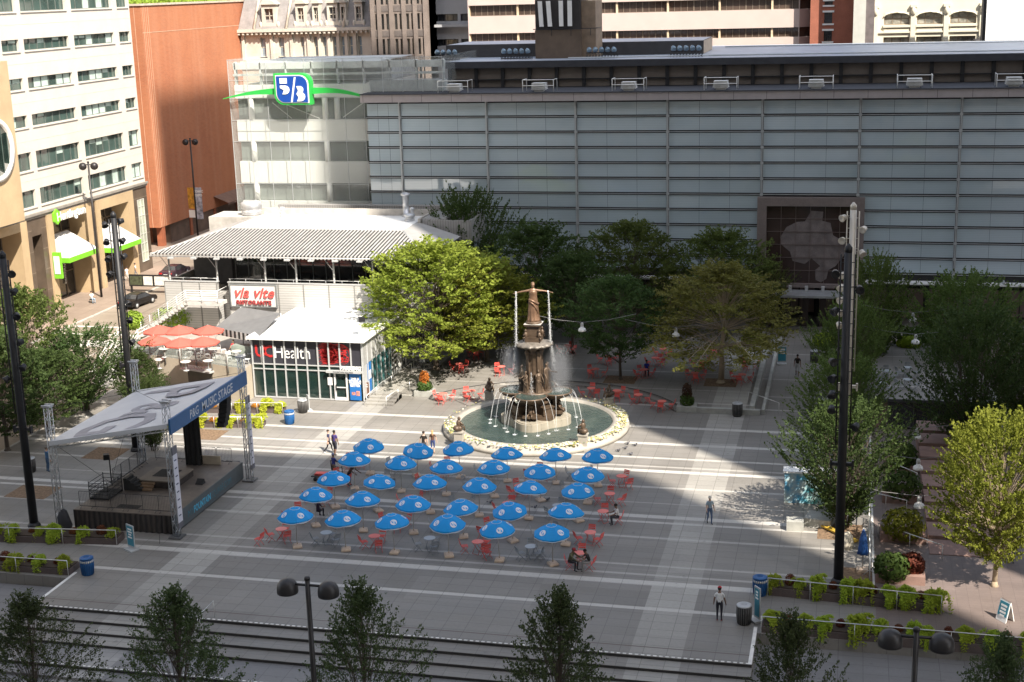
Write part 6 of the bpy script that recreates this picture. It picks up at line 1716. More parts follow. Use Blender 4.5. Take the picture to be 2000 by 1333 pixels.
def planter_row(a, c, depth, h, zb, label, pos, short):
    """straight granite planter from a to c (front face line), plants spaced along it"""
    a, c = Vector(a), Vector(c); d = (c-a); L = d.length; ang = math.atan2(d.y, d.x); n_ = Vector((-d.y,d.x,0)).normalized()
    t = thing('planter', label, 'planter', (a.x,a.y,zb))
    mid = (a+c)/2 + n_*depth/2
    b = MB(); b.cbox((mid.x,mid.y,zb+h/2-.03), L, depth, h-.06, ang); b.build('trough', PLW, t)
    b = MB(); b.cbox((mid.x,mid.y,zb+h-.02), L-.1, depth-.14, .04, ang); b.build('soil', M('planter_soil', (.05,.035,.025), .95), t)
    b = MB(); 
    hr = [ (a+d*f)-n_*.12 for f in (0,.25,.5,.75,1)]
    b.tube([p + Vector((0,0,zb+h+.55)) for p in (hr[0],hr[-1])], .025, 6)
    for p in hr: b.tube([p+Vector((0,0,zb+.01)), p+Vector((0,0,zb+h+.55))], .02, 5)
    b.build('handrail', M('rail_steel', (.62,.62,.60), .35, .5), t)
    for i, (f, kind) in enumerate(pos):
        p = a + d*min(.985,max(.015,f+rnd.gauss(0,.008))) + n_*depth*(.38+rnd.gauss(0,.05) if kind == 'L' else .62)
        lst, nm, g = (PLIME, 'bright lime green trailing plant', 'lime plants in the planters') if kind == 'L' and 'kiosk' not in short else (PLIME_SUN, 'lime trailing plant tinted sunlit yellow', 'lime plants tinted sunlit yellow in the kiosk beds') if kind == 'L' else (PORA, 'orange leaved plant', 'orange plants in the kiosk beds') if 'kiosk' in short else (PCOL, 'dark bronze leaved plant', 'bronze plants in the planters')
        put_plant(lst, (p.x,p.y,zb+h-.08), '%s, %s from the left in the %s' % (nm, ORD[i], short), g, rnd.uniform(.8,1.25) if kind == 'L' else rnd.uniform(.5,.85), rnd.uniform(.85,1.2))
gpos = lambda s: [(.03+ .94*i/(len(s)-1), ch) for i, ch in enumerate(s)]
planter_row(G(1500,1163), G(1838,1199), 1.1, .5, 0, 'granite planter with handrail at lower right, upper one of two', gpos('LBLLBLLBLLBL'), 'upper right planter')
planter_row((-3.8,66.3,0), (14.5,66.0,0), 1.2, .55, -.15, 'long granite planter with handrail at lower right, lower one of two', gpos('LBLLBLLBLLBLLBLLBLLBL'), 'lower right planter')
planter_row((-56.0,70.0,0), (-42.4,71.4,0), 1.1, .45, 0, 'granite planter with handrail at lower left, upper one of two', gpos('LLBLLBLLBLLBLBL'), 'upper left planter')
planter_row((-56.0,66.45,0), (-42.9,66.75,0), 1.2, .5, -.1, 'granite planter with handrail at lower left, lower one of two', gpos('LBLLBLLBLLBLBLBL'), 'lower left planter')
planter_row((-50.4,93.7,0), (-43.0,94.7,0), 1.0, .35, 0, 'flower bed in front of the kiosk, sunlit lime plants and orange flowers', gpos('LBLLBLLBLL'), 'front kiosk flower bed')
planter_row((-51.0,97.4,0), (-42.9,98.5,0), 1.0, .35, 0, 'rear flower bed by the kiosk, sunlit lime plants', gpos('LLBLLBLL'), 'rear kiosk flower bed')
extra = planter_row

# plant urns
def urn(px, py, z, label, mats):
    p = G(px, py, z); t = thing('flower_tub', label, 'planter', p)
    b = MB(); b.cbox((p.x,p.y,z+.24), 1.5,1.2,.46); b.build('block', M('curb_granite', (.36,.36,.33), .6), t)
    k = 0
    for mt, rx, rz, dz, n in mats:
        o = leafball(n, rx, rx, rz, .13, 77+k+int(px), .1); o.v = [(x+p.x, y+p.y, q+z+.45+dz) for x,y,q in o.v]; o.build('plant', mt, t); k += 1
urn(830, 772, 0, 'granite tub left of the fountain with orange and green plants', [(SHRUBG,.65,.5,0,600),(leaf_mat('orange_leaf', (.40,.13,.02), (.5,.22,.04), .3),.42,.75,.35,420)])
urn(1342, 802, 0, 'granite planter block behind the fountain with a dark leafy shrub', [(SHRUBG,.55,.55,0,500),(leaf_mat('dark_red_leaf', (.05,.03,.02), (.10,.06,.03), .3),.4,.8,.4,380)])
# shrubs in the stepped planters on the right
for px, py, rx, rz, mt, nm in ((1762,910,1.05,.95,SHRUBG,'dark round shrub in the third stepped planter on the right'),(1762,968,1.2,.95,SHRUBG,'low dark shrub in the second stepped planter on the right'),(1763,1046,1.25,1.0,leaf_mat('sunny_shrub', (.12,.15,.02), (.25,.25,.03), .35),'sunlit yellow green shrub beside the brick stairs'),(1742,1125,1.0,.8,SHRUBG,'green shrub in the lowest planter beside the closed parasol'),(1778,1120,.75,.7,COLEUS,'dark purple plant in the lowest right planter'),(1700,665,1.8,.8,SHRUBG,'leafy hedge on the cafe terrace, left'),(1745,668,1.9,.9,SHRUBG,'leafy hedge on the cafe terrace, middle'),(1810,668,1.9,.8,SHRUBG,'leafy hedge on the cafe terrace, right'),(1775,676,1.0,.5,leaf_mat('lime_shrub', (.2,.28,.02), (.28,.36,.04), .3),'low lime hedge at the terrace edge'),(1470,672,1.0,.6,LIME,'bright green shrub left of the walkway sign'),(1610,672,1.1,.6,LIME,'bright green shrub right of the walkway')):
    z0 = 2.3 if 660 < py < 690 and px > 1650 else .3
    p = G(px, py, z0); o = leafball(900, rx, rx*.9, rz, .17, int(px+py), .2); o.v = [(x+p.x,y+p.y,q+z0) for x,y,q in o.v]
    tag(o.build('shrub', mt), nm, 'shrub')
# low boxes of the stepped planters, brick stair flights and cafe terrace
for px, py, w, nm in ((1760,925,2.2,'third'),(1762,985,2.4,'second'),(1764,1062,2.6,'sunlit'),(1758,1142,2.6,'lowest')):
    p = G(px, py); b = MB(); b.box(p.x-w/2,p.x+w/2,p.y,p.y+1.7,.01,.5); tag(b.build('brick_planter', M('rose_brick', (.27,.17,.14), .75, var=.15, scale=2, fine=.25)), 'rose brick planter box, %s one of the stepped row on the right' % nm, 'planter')
b = MB()
for k in range(9): b.box(4.9,9.5,78+k*2.4,80.2+k*2.4,.009,.05+.16*k)
struct(b.build('brick_stair', MATS['rose_brick'] if 'rose_brick' in MATS else BRICKP))
cafe = thing('cafe_terrace', 'roof terrace above a dark glass lobby on the right', 'terrace', (5,106,0))
b = MB(); b.box(2.0,10.5,101.6,118,0,2.25); b.build('wall', MATS['rose_brick'], cafe)
b = MB(); b.quad((1.9,101.4,2.27),(10.6,101.4,2.27),(10.6,118,2.27),(1.9,118,2.27)); b.build('deck', PAVE, cafe)
b = MB(); b.box(3.05,10.0,101.45,101.58,.05,2.0); b.build('lobby_glass', WIN_DARK, cafe)
b = MB()
for x in (3.0,4.8,6.6,8.4,10.0): b.box(x-.04,x+.04,101.38,101.44,.05,2.05)
b.box(1.9,10.6,101.3,101.44,2.06,2.26); b.build('lobby_frame', M('frame_dk2', (.06,.06,.06)), cafe)
for i, (x, y) in enumerate(((4.4,104.2),(4.5,107.6),(1.6+.9,103.0),(2.9,106.4))):
    put('t', 'grey', (x,y,2.28), .3, 'grey table on the roof terrace at right, ' + ('front','rear','front left','rear left')[i], 'grey folding tables')
    for k in range(3): a = PI/2+k*2.1; put('c', 'grey', (x+.7*math.cos(a), y+.7*math.sin(a), 2.28), a+PI, 'grey chair at the %s roof terrace table' % ('front','rear','front left','rear left')[i], 'grey folding chairs')

# ------------------------------------------------------------------ bins
def slatted_bin(px, py, label, blue, h=1.0, r=.36):
    p = G(px, py); t = thing('litter_bin', label, 'litter bin', p, 'litter bins')
    mt = M('bin_blue', (.012,.09,.26), .45, var=.1) if blue else M('bin_grey', (.13,.125,.12), .5, .3)
    b = MB(); b.lathe([(r*.85,.0),(r*.9,.05),(r,h*.5),(r*.98,h)], p, 20); b.build('drum', M('bin_inner', (.02,.02,.02)) if not blue else mt, t)
    b = MB()
    for k in range(20):
        a = 2*PI*k/20; b.tube([(p.x+r*.93*math.cos(a),p.y+r*.93*math.sin(a),.06),(p.x+r*1.04*math.cos(a),p.y+r*1.04*math.sin(a),h*.5),(p.x+r*1.03*math.cos(a),p.y+r*1.03*math.sin(a),h)], .022 if blue else .03, 4)
    b.build('slat', mt, t)
    b = MB(); b.lathe([(r*1.08,h-.02),(r*1.1,h+.03),(r*.95,h+.06),(r*.5,h+.09),(r*.42,h+.02),(0,h)], p, 20); b.build('lid', M('bin_lid_light', (.45,.46,.47), .4, .3) if not blue else mt, t)
    if blue: b = MB(); b.lathe([(r*1.06,h-.22),(r*1.06,h-.1)], p, 20); b.build('band', M('band_cream', (.6,.58,.5)), t)
slatted_bin(566,828,'bright blue litter bin beside the sunlit flower bed',True); slatted_bin(172,1122,'dark blue litter bin at the left planter end',True); slatted_bin(1484,1162,'dark blue litter bin at the right planter end',True)
slatted_bin(592,806,'grey slatted litter bin in front of the kiosk',False); slatted_bin(1440,813,'dark litter bin below the kerb wall end',False); slatted_bin(1453,1218,'grey slatted litter bin beside the man in a red cap',False); slatted_bin(1591,708,'dark litter bin right of the walkway',False); slatted_bin(60,922,'dark litter bin behind the stage at far left',False)

# ------------------------------------------------------------------ boards and signs
TEALS = M('teal_print', (.03,.22,.30), .5, var=.15); ORG = M('brown_print', (.22,.09,.04), .5, var=.3)
def sandwich(px, py, label, mt, h=1.35, w=.62, rz=0., lines=(), a_frame=False):
    p = G(px, py); t = thing('sign_board', label, 'sign', p)
    c_, s_ = math.cos(rz), math.sin(rz); X = Vector((c_,s_,0)); N = Vector((s_,-c_,0))
    b = MB()
    lean = .28 if a_frame else .0
    f0 = p + N*lean
    def pl(bb, o, u0, u1, z0, z1, push, th):
        q = [o + X*u0 + Vector((0,0,z0)), o + X*u1 + Vector((0,0,z0)), o + X*u1 + Vector((0,0,z1)), o + X*u0 + Vector((0,0,z1))]
        for v in q: v -= N*lean*(v.z/h)
        q = [v + N*push for v in q]; bb.plate([tuple(v) for v in q], tuple(-N*th))
    if a_frame:
        pl(b, f0, -w/2, w/2, .02, h, 0, .04); 
        bk = [p - N*lean*1.0 + X*u + Vector((0,0,z)) + N*lean*(z/h) for u, z in ((-w/2,.02),(w/2,.02),(w/2,h),(-w/2,h))]; b.plate([tuple(v) for v in bk], tuple(-N*.04))
    else:
        pl(b, f0, -w/2, w/2, .18, h, 0, .06); b.cbox((p.x,p.y,.06), w*1.05,.6,.1, rz)
    b.build('frame', M('sign_frame_grey', (.42,.43,.43), .5) if not a_frame else WHITE, t)
    g = MB(); pl(g, f0, -w/2+.05, w/2-.05, .3, h-.08, .012, .01); pn = g.build('poster', mt, t)
    k = MB()
    for i, L in enumerate(lines):
        z = h-.32-.17*i; pl(k, f0, -L/2, L/2, z, z+.1, .02, .006)
    if k.v: k.build('print', WHITE, pn)
sandwich(257,1075,'teal poster stand by the left planter end',TEALS,1.6,.75,-.5,(.4,.45,.3,.42)); sandwich(602,803,'small white poster stand beside the grey bin by the kiosk',M('pale_print',(.6,.6,.56)),1.3,.55,-.9,())
sandwich(718,780,'brown menu board standing at the kiosk corner',ORG,1.5,.6,-.6,(.25,.3)); sandwich(1478,1214,'narrow teal poster stand beside the grey slatted bin',TEALS,1.9,.5,-.9,(.2,.2,.25)); sandwich(1962,1212,'teal and white folding board casting a shadow at lower right',TEALS,1.1,.7,-.9,(.4,.35,.4,.3),True)
sandwich(1527,712,'teal board facing the square on the walkway',TEALS,1.6,.75,0.1,(.5,.45,.5)); sandwich(1518,695,'grey poster stand behind the teal board',M('pale_print',(.6,.6,.56)),1.7,.8,0.1,(.4,)); sandwich(838,700,'small dark easel board under the sunlit tree',M('chalk_black',(.03,.03,.03)),1.3,.6,0,())
sb_ = thing('street_directory', 'low dark information board by the street with three lit panels', 'sign', G(275,565))
p = G(292, 572); b = MB(); b.box(p.x-2.4,p.x+2.6,p.y,p.y+.25,.7,2.0); b.box(p.x-2.3,p.x-2.1,p.y+.05,p.y+.2,0,.7); b.box(p.x+2.3,p.x+2.5,p.y+.05,p.y+.2,0,.7); b.build('frame', BLACKM, sb_)
for k, (x0,x1,mt) in enumerate(((-2.25,-.75,M('panel_dark',(.06,.07,.04),.4,var=.6,scale=4)),(-.6,.5,M('panel_pale',(.62,.6,.54),.5,var=.2,scale=4)),(.75,2.45,M('panel_pale2',(.66,.62,.56),.5,var=.25,scale=3)))): b = MB(); b.box(p.x+x0,p.x+x1,p.y-.03,p.y-.005,.85,1.85); b.build('panel', mt, sb_)

# ------------------------------------------------------------------ masts and lamps
def mast(x, y, h, label, mt, lamps, side=1, seed=0, bracket=True):
    rv_ = random.Random(seed); t = thing('light_mast', label, 'light mast', (x,y,0), 'tall lighting masts')
    b = MB(); b.tube([(x,y,0),(x,y,h-.5)], .27, 14, r1=.2); b.lathe([(.2,0),(.2,.25),(.05,.45),(0,.46)], (x,y,h-.5), 14); b.lathe([(.4,0),(.4,.12),(.3,.3)], (x,y,0), 14); b.build('shaft', mt, t)
    b = MB()
    for s in (-1,1): b.tube([(x+s*.36,y-.05,h*.42),(x+s*.36,y-.05,h-.6)], .045, 6)
    for k in range(16):
        z = h*.43+k*(h*.55)/16; b.tube([(x-.36,y-.05,z),(x+.36,y-.05,z)], .022, 4)
    b.build('ladder_rail', mt, t)
    for i, (z, s) in enumerate(lamps):
        b = MB(); q = MB(); q.lathe([(.05,-.25),(.16,-.22),(.2,0),(.24,.12),(.2,.12),(0,.03)], (0,0,0), 10)
        m_ = Matrix.Rotation(R(rv_.uniform(95,130)), 3, 'X') @ Matrix.Identity(3); m_ = Matrix.Rotation(rv_.uniform(-.9,.9), 3, 'Z') @ m_
        c = Vector((x+s*.62, y-.2, z)); q.v = [tuple(c + m_ @ Vector(v)) for v in q.v]
        q.tube([(x+s*.25,y-.05,z+.1),(x+s*.62,y-.15,z+.12)], .03, 5); q.build('spotlight', mt, t)
    if bracket:
        b = MB(); b.box(x-.5,x+.5,y-.12,y+.12,h*.36,h*.36+.18); b.box(x-.62,x-.5,y-.1,y+.1,h*.35,h*.37+.12); b.box(x+.5,x+.62,y-.1,y+.1,h*.35,h*.37+.12); b.build('bracket', mt, t)
    return t
mast(-49.2,73.3,17.6,'tall black lighting mast at the far left in front of the trees',BLACKM,[(16.2,1),(15.1,1),(15.6,-1),(13.6,1),(12.0,1),(10.4,1),(9.6,-1)],1,1)
mast(-50.1,88.2,17.6,'tall black lighting mast behind the stage roof',BLACKM,[(16.6,-1),(16.9,1),(15.4,-1),(15.5,1),(14.2,-1),(14.4,1),(13.1,-1),(11.0,1),(9.8,1),(8.2,1)],1,2)
mast(-.1,73.1,18.8,'tall black lighting mast on the right by the lower planter',BLACKM,[(17.2,-1),(16.4,1),(15.2,-1),(12.5,-1),(11.6,-1),(10.7,-1),(9.9,-1),(9.0,1)],-1,3)
mast(.1,88.4,18.6,'tall sunlit silver lighting mast behind the black one on the right',M('silver_mast', (.60,.55,.47), .4, .3, var=.08),[(17.6,-1),(16.9,1),(16.2,-1),(15.4,1),(14.0,-1),(13.2,-1),(12.4,-1),(11.6,-1),(10.8,-1)],-1,4)
LAMPB = M('lamp_black', (.028,.025,.025), .42, .2)
def twin_lamp(x, y, z0, h, label, r=.42, arm=.85, ang=0., dome=True):
    t = thing('street_lamp', label, 'street lamp', (x,y,z0), 'twin headed street lamps')
    b = MB(); b.tube([(x,y,z0),(x,y,z0+h)], .13, 10, r1=.10); b.lathe([(.12,0),(.12,.1),(.09,.14),(0,.15)], (x,y,z0+h), 10); b.build('pole', LAMPB, t)
    ux, uy = math.cos(ang), math.sin(ang); zz = z0+h-.22
    b = MB(); b.tube([(x-arm*ux,y-arm*uy,zz),(x+arm*ux,y+arm*uy,zz)], .055, 8); b.build('arm', LAMPB, t)
    for s in (-1,1):
        c = (x+s*arm*ux, y+s*arm*uy, zz-.28)
        b = MB()
        if dome: b.lathe([(r*.98,-.10),(r,-.02),(r*.985,.12),(r*.9,.26),(r*.72,.38),(r*.42,.46),(0,.49)], c, 22)
        else: b.ell((c[0],c[1],c[2]+.1), r, r, r, 14, 9)
        h_ = b.build('lamp_head', LAMPB, t)
        b = MB(); b.disc((c[0],c[1],c[2]-.09), r*.9, 20); b.build('lens', M('lamp_lens', (.4,.4,.38), .4), h_) if dome else None
fl_ = YP(600,1133,48.0); twin_lamp(fl_.x, 48.0, -1.05, fl_.z+1.05, 'black twin dome street lamp in the foreground at left', .43, .86, 0.0)
fl_ = YP(1790,1233,46.5); twin_lamp(fl_.x, 46.5, -1.05, fl_.z+1.05, 'black twin dome street lamp in the foreground at right', .43, .86, 0.0)
fl_ = XP(172,318,-80.2); twin_lamp(-80.2, fl_.y, 0, fl_.z, 'slim twin globe street lamp in front of the bank portal', .42, .62, .25, False)
fl_ = XP(371,272,-84.5); twin_lamp(-84.5, fl_.y, 0, fl_.z, 'slim twin globe street lamp with banners before the brick wall', .42, .62, .25, False)
bx, by = -84.5, fl_.y
for s, mt, z0, z1 in ((-1,M('banner_gold', (.5,.25,.03), .6, var=.5, scale=3),4.6,7.4),(1,M('banner_print', (.35,.36,.42), .6, var=.7, scale=2.2),3.2,7.4)):
    b = MB(); b.box(bx+s*.12 if s > 0 else bx-1.0, bx+1.0 if s > 0 else bx-.12, by-.03, by+.03, z0, z1); o = b.build('street_banner', mt); tag(o, 'gold street banner on the lamp before the brick wall' if s < 0 else 'grey and white street banner on the lamp before the brick wall', 'banner')
    if s > 0:
        for i, w in enumerate(('COMIC','EXPO')): text('lettering', w, .42, WHITE, o, (bx+.56,by-.04,6.75-.5*i), (1,0,0), (0,0,1), .004, 'CENTER', .02)
    else: b = MB(); b.box(bx-1.0,bx-.12,by-.031,by+.031,3.4,4.4); b.build('date_panel', WHITE, o)
# bell lamps hung on cables
cab = [((1137,646),105.0,6.2),((1320,656),107,5.2),((1783,627),112,6.2),((1788,670),106,6.0),((1790,855),92,5.4),((1793,916),86,5.2),((1795,990),80,5.2)]
wherel = ['behind the fountain statue','left of the sparse tree','top one of the right hand column','second from top of the right hand column','third from top of the right hand column','fourth from top of the right hand column','lowest of the right hand column']
for ((px,py),Y,_), nm in zip(cab, wherel):
    c = YP(px, py, Y); t = thing('hanging_lamp', 'white bell lamp hanging on a cable, ' + nm, 'lamp', c, 'white bell lamps on cables')
    b = MB(); b.lathe([(.30,-.05),(.32,.02),(.27,.16),(.14,.24),(.12,.34)], c, 16); b.build('shade', M('lamp_white', (.72,.72,.70), .4, var=.04), t)
    b = MB(); b.lathe([(.11,.34),(.13,.42),(.11,.6),(.03,.66)], c, 12); b.build('socket', M('socket_grey', (.45,.45,.44)), t)
    b = MB(); b.tube([(c.x-4.2,c.y-.4,c.z+1.35),(c.x-2,c.y-.2,c.z+.86),(c.x,c.y,c.z+.66),(c.x+2,c.y+.2,c.z+.86),(c.x+4.2,c.y+.4,c.z+1.35)], .016, 4); b.build('cable', M('cable_grey', (.22,.22,.22)), t)

# ------------------------------------------------------------------ closed parasol, rails, blocks, small things
cp = G(1684,1116); t = thing('closed_parasol', 'closed dark blue parasol on a tan base right of the black mast', 'parasol', cp)
b = MB(); b.lathe([(.30,1.05),(.26,1.3),(.2,1.9),(.1,2.35),(.03,2.5)], cp, 16, wob=lambda a, z: .22*math.sin(6*a)*max(0,(2.5-z)/1.4)); b.build('canopy', M('parasol_dark', (.01,.06,.22), .6, var=.4, scale=4), t)
b = MB(); b.tube([tuple(cp), (cp.x,cp.y,2.6)], .022, 6); b.build('pole', MATS['pole_pale'], t)
b = MB(); b.cbox((cp.x,cp.y,.09), .62,.5,.16); b.build('base', MATS['sand_base'], t)
p = G(1552,1038); b = MB(); b.cbox((p.x,p.y+.4,.3), 1.0,.9,.6, .05); tag(b.build('stone_block', M('curb_granite', (.36,.36,.33))), 'square granite block at the edge of the sunlit wedge', 'stone block')
p = G(1600,1030); b = MB(); b.cbox((p.x,p.y+.6,.25), 1.6,1.4,.5, -.2); tag(b.build('stone_bench', MATS['curb_granite']), 'low stone bench in the sun under the right hand tree', 'bench')
p0, p1 = G(1602,1028), G(1672,1062); b = MB(); b.cbox(((p0.x+p1.x)/2,(p0.y+p1.y)/2,.14), (p1-p0).length,.35,.1, math.atan2(p1.y-p0.y,p1.x-p0.x)); tag(b.build('cable_ramp', M('ramp_yellow', (.55,.36,.05), .6)), 'yellow cable ramp lying under the right hand tree', 'cable ramp')
p = G(1655,1072); b = MB(); b.lathe([(.3,0),(.33,.3),(.28,.8),(.16,1.0),(0,1.05)], p, 12, wob=lambda a, z: .1*math.sin(3*a+4*z)); tag(b.build('sack', M('sack_cream', (.55,.50,.40), .9)), 'cream wrapped bundle standing right of the black mast', 'bundle')
sk_ = G(1582,985); t = thing('painted_stall', 'blue and green painted stall half hidden by the right hand tree', 'stall', sk_)
b = MB(); b.box(sk_.x-1.6,sk_.x+1.5,sk_.y,sk_.y+.8,.02,2.0)
tq = NT('stall_paint'); fq = tq.ramp(tq.obj()[1][0], sk_.x*0-.8, 1.2); nq = tq.ramp(tq.noise(1.6,3), .4,.6); tq.col(tq.mix(nq, tq.mix(fq, (.10,.35,.55), (.06,.42,.16)), (.55,.65,.62))); tq.rough(.5)
b.build('panel', tq.m, t)
b = MB(); b.box(sk_.x-1.7,sk_.x+1.6,sk_.y-.1,sk_.y+.9,2.01,2.12); b.build('top', WHITE, t)
# cable ladder rail fence (silver) beside the right stairs
rf_ = thing('scaffold_barrier', 'silver metal barrier frames along the right hand stairs', 'barrier', (1.6,76,0))
b = MB()
for k in range(5):
    y = 73.5+k*1.9; b.tube([(1.55,y,.05),(1.55,y,1.1),(1.6,y+1.7,1.1),(1.6,y+1.7,.05)], .035, 5); b.tube([(1.55,y,.5),(1.6,y+1.7,.5)], .025, 5); b.tube([(1.2,y+.85,.03),(1.58,y+.85,.4),(1.95,y+.85,.03)], .025, 5)
b.build('frame', M('galv_bright', (.55,.55,.53), .4, .4), rf_)
# handrails
def rail(pts, label, h=.95, posts=3):
    t = thing('handrail', label, 'handrail', pts[0]); P_ = [Vector(p) for p in pts]
    b = MB(); b.tube([p+Vector((0,0,h)) for p in P_], .026, 6); b.build('rail', MATS['rail_steel'], t)
    b = MB()
    for i in range(posts):
        f = i/(posts-1)*(len(P_)-1); k = min(int(f), len(P_)-2); q = P_[k].lerp(P_[k+1], f-k); b.tube([q, q+Vector((0,0,h))], .022, 5)
    b.build('post', MATS['rail_steel'], t)
rail([G(420,1208), G(392,1236,-.3), G(383,1262,-.6)], 'short steel handrail on the front steps at left', 1.0, 3)
for y, nm in ((104.4,'lower'),(113.5,'upper')): rail([(-7.3,y+1,.3),(-4.9,y-.6,0)] if nm == 'lower' else [(-2.8,112.2,0),(-.8,113.6,0)], 'short steel handrail by the walkway, %s one' % nm, .9, 2)
rail([(-36.9,101.2,0),(-36.6,104,.3),(-35.6,109,.6)], 'steel handrail of the steps right of the kiosk', .9, 4)
rail([(-35.2,101.0,0),(-34.4,104.6,.3)], 'short steel handrail beside the flower tub', .9, 3)
rail([G(1500,1050+0), G(1500,1050)+Vector((.4,.3,0))], 'small steel post rail near the sunlit stone block', .4, 2) if False else None
for k, (a, c) in enumerate((((1716,918),(1790,950)),((1690,985),(1770,1005)),((1715,1050),(1840,1095)))):
    rail([G(*a), G(*c)], 'steel handrail across the brick steps on the right, %s one' % ('upper','middle','lower')[k], .9, 3)
st_ = MB()
for k in range(4): st_.box(-37.3+.0,-34.9,101.6+.55*k,104.0,0.003,.12*(k+1))
struct(st_.build('kiosk_steps', PAVE))
# hand cart with folded chairs
hc = G(640,938); t = thing('hand_cart', 'flat black hand cart carrying folded red chairs', 'cart', hc)
b = MB(); b.cbox((hc.x,hc.y,.32), 2.0,.95,.08, -.12); b.build('deck', M('cart_dark', (.07,.07,.07)), t)
b = MB(); b.tube([(hc.x+.2,hc.y+.4,.36),(hc.x+.1,hc.y+.45,1.25),(hc.x+.95,hc.y+.3,1.25),(hc.x+.98,hc.y+.3,.36)], .03, 5); b.tube([(hc.x+.15,hc.y+.43,.85),(hc.x+.97,hc.y+.3,.85)], .022, 5); b.build('push_bar', BLACKM, t)
for sx in (-.75,.75):
    for sy in (-.35,.35): b = MB(); b.lathe([(.03,-.04),(.13,-.04),(.13,.04),(.03,.04)], (0,0,0), 12); b.v = [(hc.x+sx+x, hc.y+sy+z, .14+y) for x,y,z in b.v]; b.build('wheel', BLACKM, t)
b = MB()
for k in range(4): b.cbox((hc.x-.35+.02*k,hc.y-.1,.39+.045*k), .95,.45,.03, .1*k-.2)
tag(b.build('folded_chairs', REDF), 'stack of folded red chairs lying on the hand cart', 'chairs')
# black sack beside the stage tower
p = G(128,1036); b = MB(); b.lathe([(.3,0),(.42,.3),(.36,.9),(.22,1.25),(.05,1.4)], p, 12, wob=lambda a, z: .15*math.sin(3*a+3*z)); tag(b.build('covered_gear', M('sack_black', (.03,.03,.035), .8)), 'black covered gear beside the left stage tower', 'bundle')

# ------------------------------------------------------------------ patio terrace left of the kiosk
PAT = Vector((-47.1,101.1,0)); PAL = Vector((-57.0,104.2,0))
pat = thing('patio_terrace', 'raised stone patio with glass balustrade above the restrooms', 'terrace', (-52,107,0))
b = MB(); b.prism([(PAL.x,PAL.y),(PAT.x,PAT.y),(-47.2,112.4),(-60.5,112.4),(-60.5,106.5)], 0, 2.75)
b.build('stone_wall', M('patio_stone', (.44,.385,.30), .8, var=.12, scale=.5, fine=.1), pat)
b = MB(); b.prism([(PAL.x,PAL.y+.05),(PAT.x-.02,PAT.y+.05),(-47.25,112.3),(-60.4,112.3),(-60.4,106.55)], 2.752, 2.757); b.build('deck', M('patio_deck', (.33,.31,.28), .7, var=.2, scale=.8, fine=.2), pat)
b = MB(); dv = (PAT-PAL).normalized(); nv = Vector((dv.y,-dv.x,0))
def along(f, off=0., z=0.): q = PAL + dv*((PAT-PAL).length*f) + nv*off; return Vector((q.x,q.y,z))
b.plate([along(.40,.02,.02), along(.66,.02,.02), along(.66,.02,2.05), along(.40,.02,2.05)], tuple(nv*.03)); rd_ = b.build('restroom_door', M('doorway_dark', (.09,.075,.06), .7), pat)
b = MB(); b.plate([along(.38,.0,2.08), along(.68,.0,2.08), along(.68,.0,2.22), along(.38,.0,2.22)], tuple(nv*.5)); b.build('door_canopy', ALU, pat)
text('lettering', 'RESTROOMS', .36, WHITE, pat, along(.53,.3,2.25), dv, (0,0,1), .02, 'CENTER', .015)
b = MB()
for a, c in ((PAL,PAT),(Vector((-60.5,106.5,0)),PAL)): b.plate([(a.x,a.y,2.78),(c.x,c.y,2.78),(c.x,c.y,3.75),(a.x,a.y,3.75)], (0,.02,0))
b.build('glass_balustrade', clear_skin('rail_glass', (.45,.52,.48), .68), pat)
b = MB()
for k in range(7): q = along(k/6,.06); b.tube([(q.x,q.y,2.2),(q.x,q.y,3.8)], .06, 5)
for k in range(3): b.tube([(-60.5+k*1.6,106.4-.3*k,2.3),(-60.5+k*1.6,106.4-.3*k,3.8)], .04, 5)
b.tube([(-60.5,106.4,3.8),(PAL.x,PAL.y-.05,3.8),(PAT.x,PAT.y-.05,3.8)], .03, 5)
b.build('balustrade_post', M('post_grey', (.33,.33,.31), .5, .3), pat)
# street stairs with white rails along the left edge of the patio
sr = thing('street_stair', 'white railed street stair along the left edge of the patio', 'stair', (-61.5,108,0))
b = MB()
for k in range(10): b.box(-62.6,-60.6,103.5+.55*k,104.1+.55*k,-.1,.15+.26*k)
b.build('flight', MATS['stair_concrete'], sr)
for x in (-62.6,-60.65):
    b = MB()
    for h in (.35,.65,.95): b.tube([(x,103.5,.15+h),(x,109.0,2.7+h),(x,113,2.7+h)], .03, 5)
    for k in range(6): b.tube([(x,103.5+1.1*k,.15+.51*k),(x,103.5+1.1*k,1.1+.51*k)], .03, 5)
    b.build('railing', WHITE, sr)
PRED = NT('patio_red'); PRED.col((.62,.15,.11)); PRED.rough(.7); _t2 = PRED.n('ShaderNodeBsdfTranslucent'); _t2.inputs[0].default_value = (.6,.1,.08,1); _m2 = PRED.n('ShaderNodeMixShader'); _m2.inputs[0].default_value = .3
PRED.link(PRED.b.outputs[0], _m2.inputs[1]); PRED.link(_t2.outputs[0], _m2.inputs[2]); PRED.link(_m2.outputs[0], PRED.out.inputs[0]); PRED = PRED.m
pproto = thing('red_parasol', 'x', 'parasol', (0,0,0), 'red patio parasols')
b = MB(); n = 8; vs = [(1.35*math.cos(2*PI*k/n),1.35*math.sin(2*PI*k/n),2.15) for k in range(n)]; b.add(vs+[(0,0,2.65)], [(k,(k+1)%n,n) for k in range(n)]); b.add(vs+[(x,y,2.03) for x,y,z in vs], [((k+1)%n,k,n+k,n+(k+1)%n) for k in range(n)]); b.build('canopy', PRED, pproto, (0,0,0))
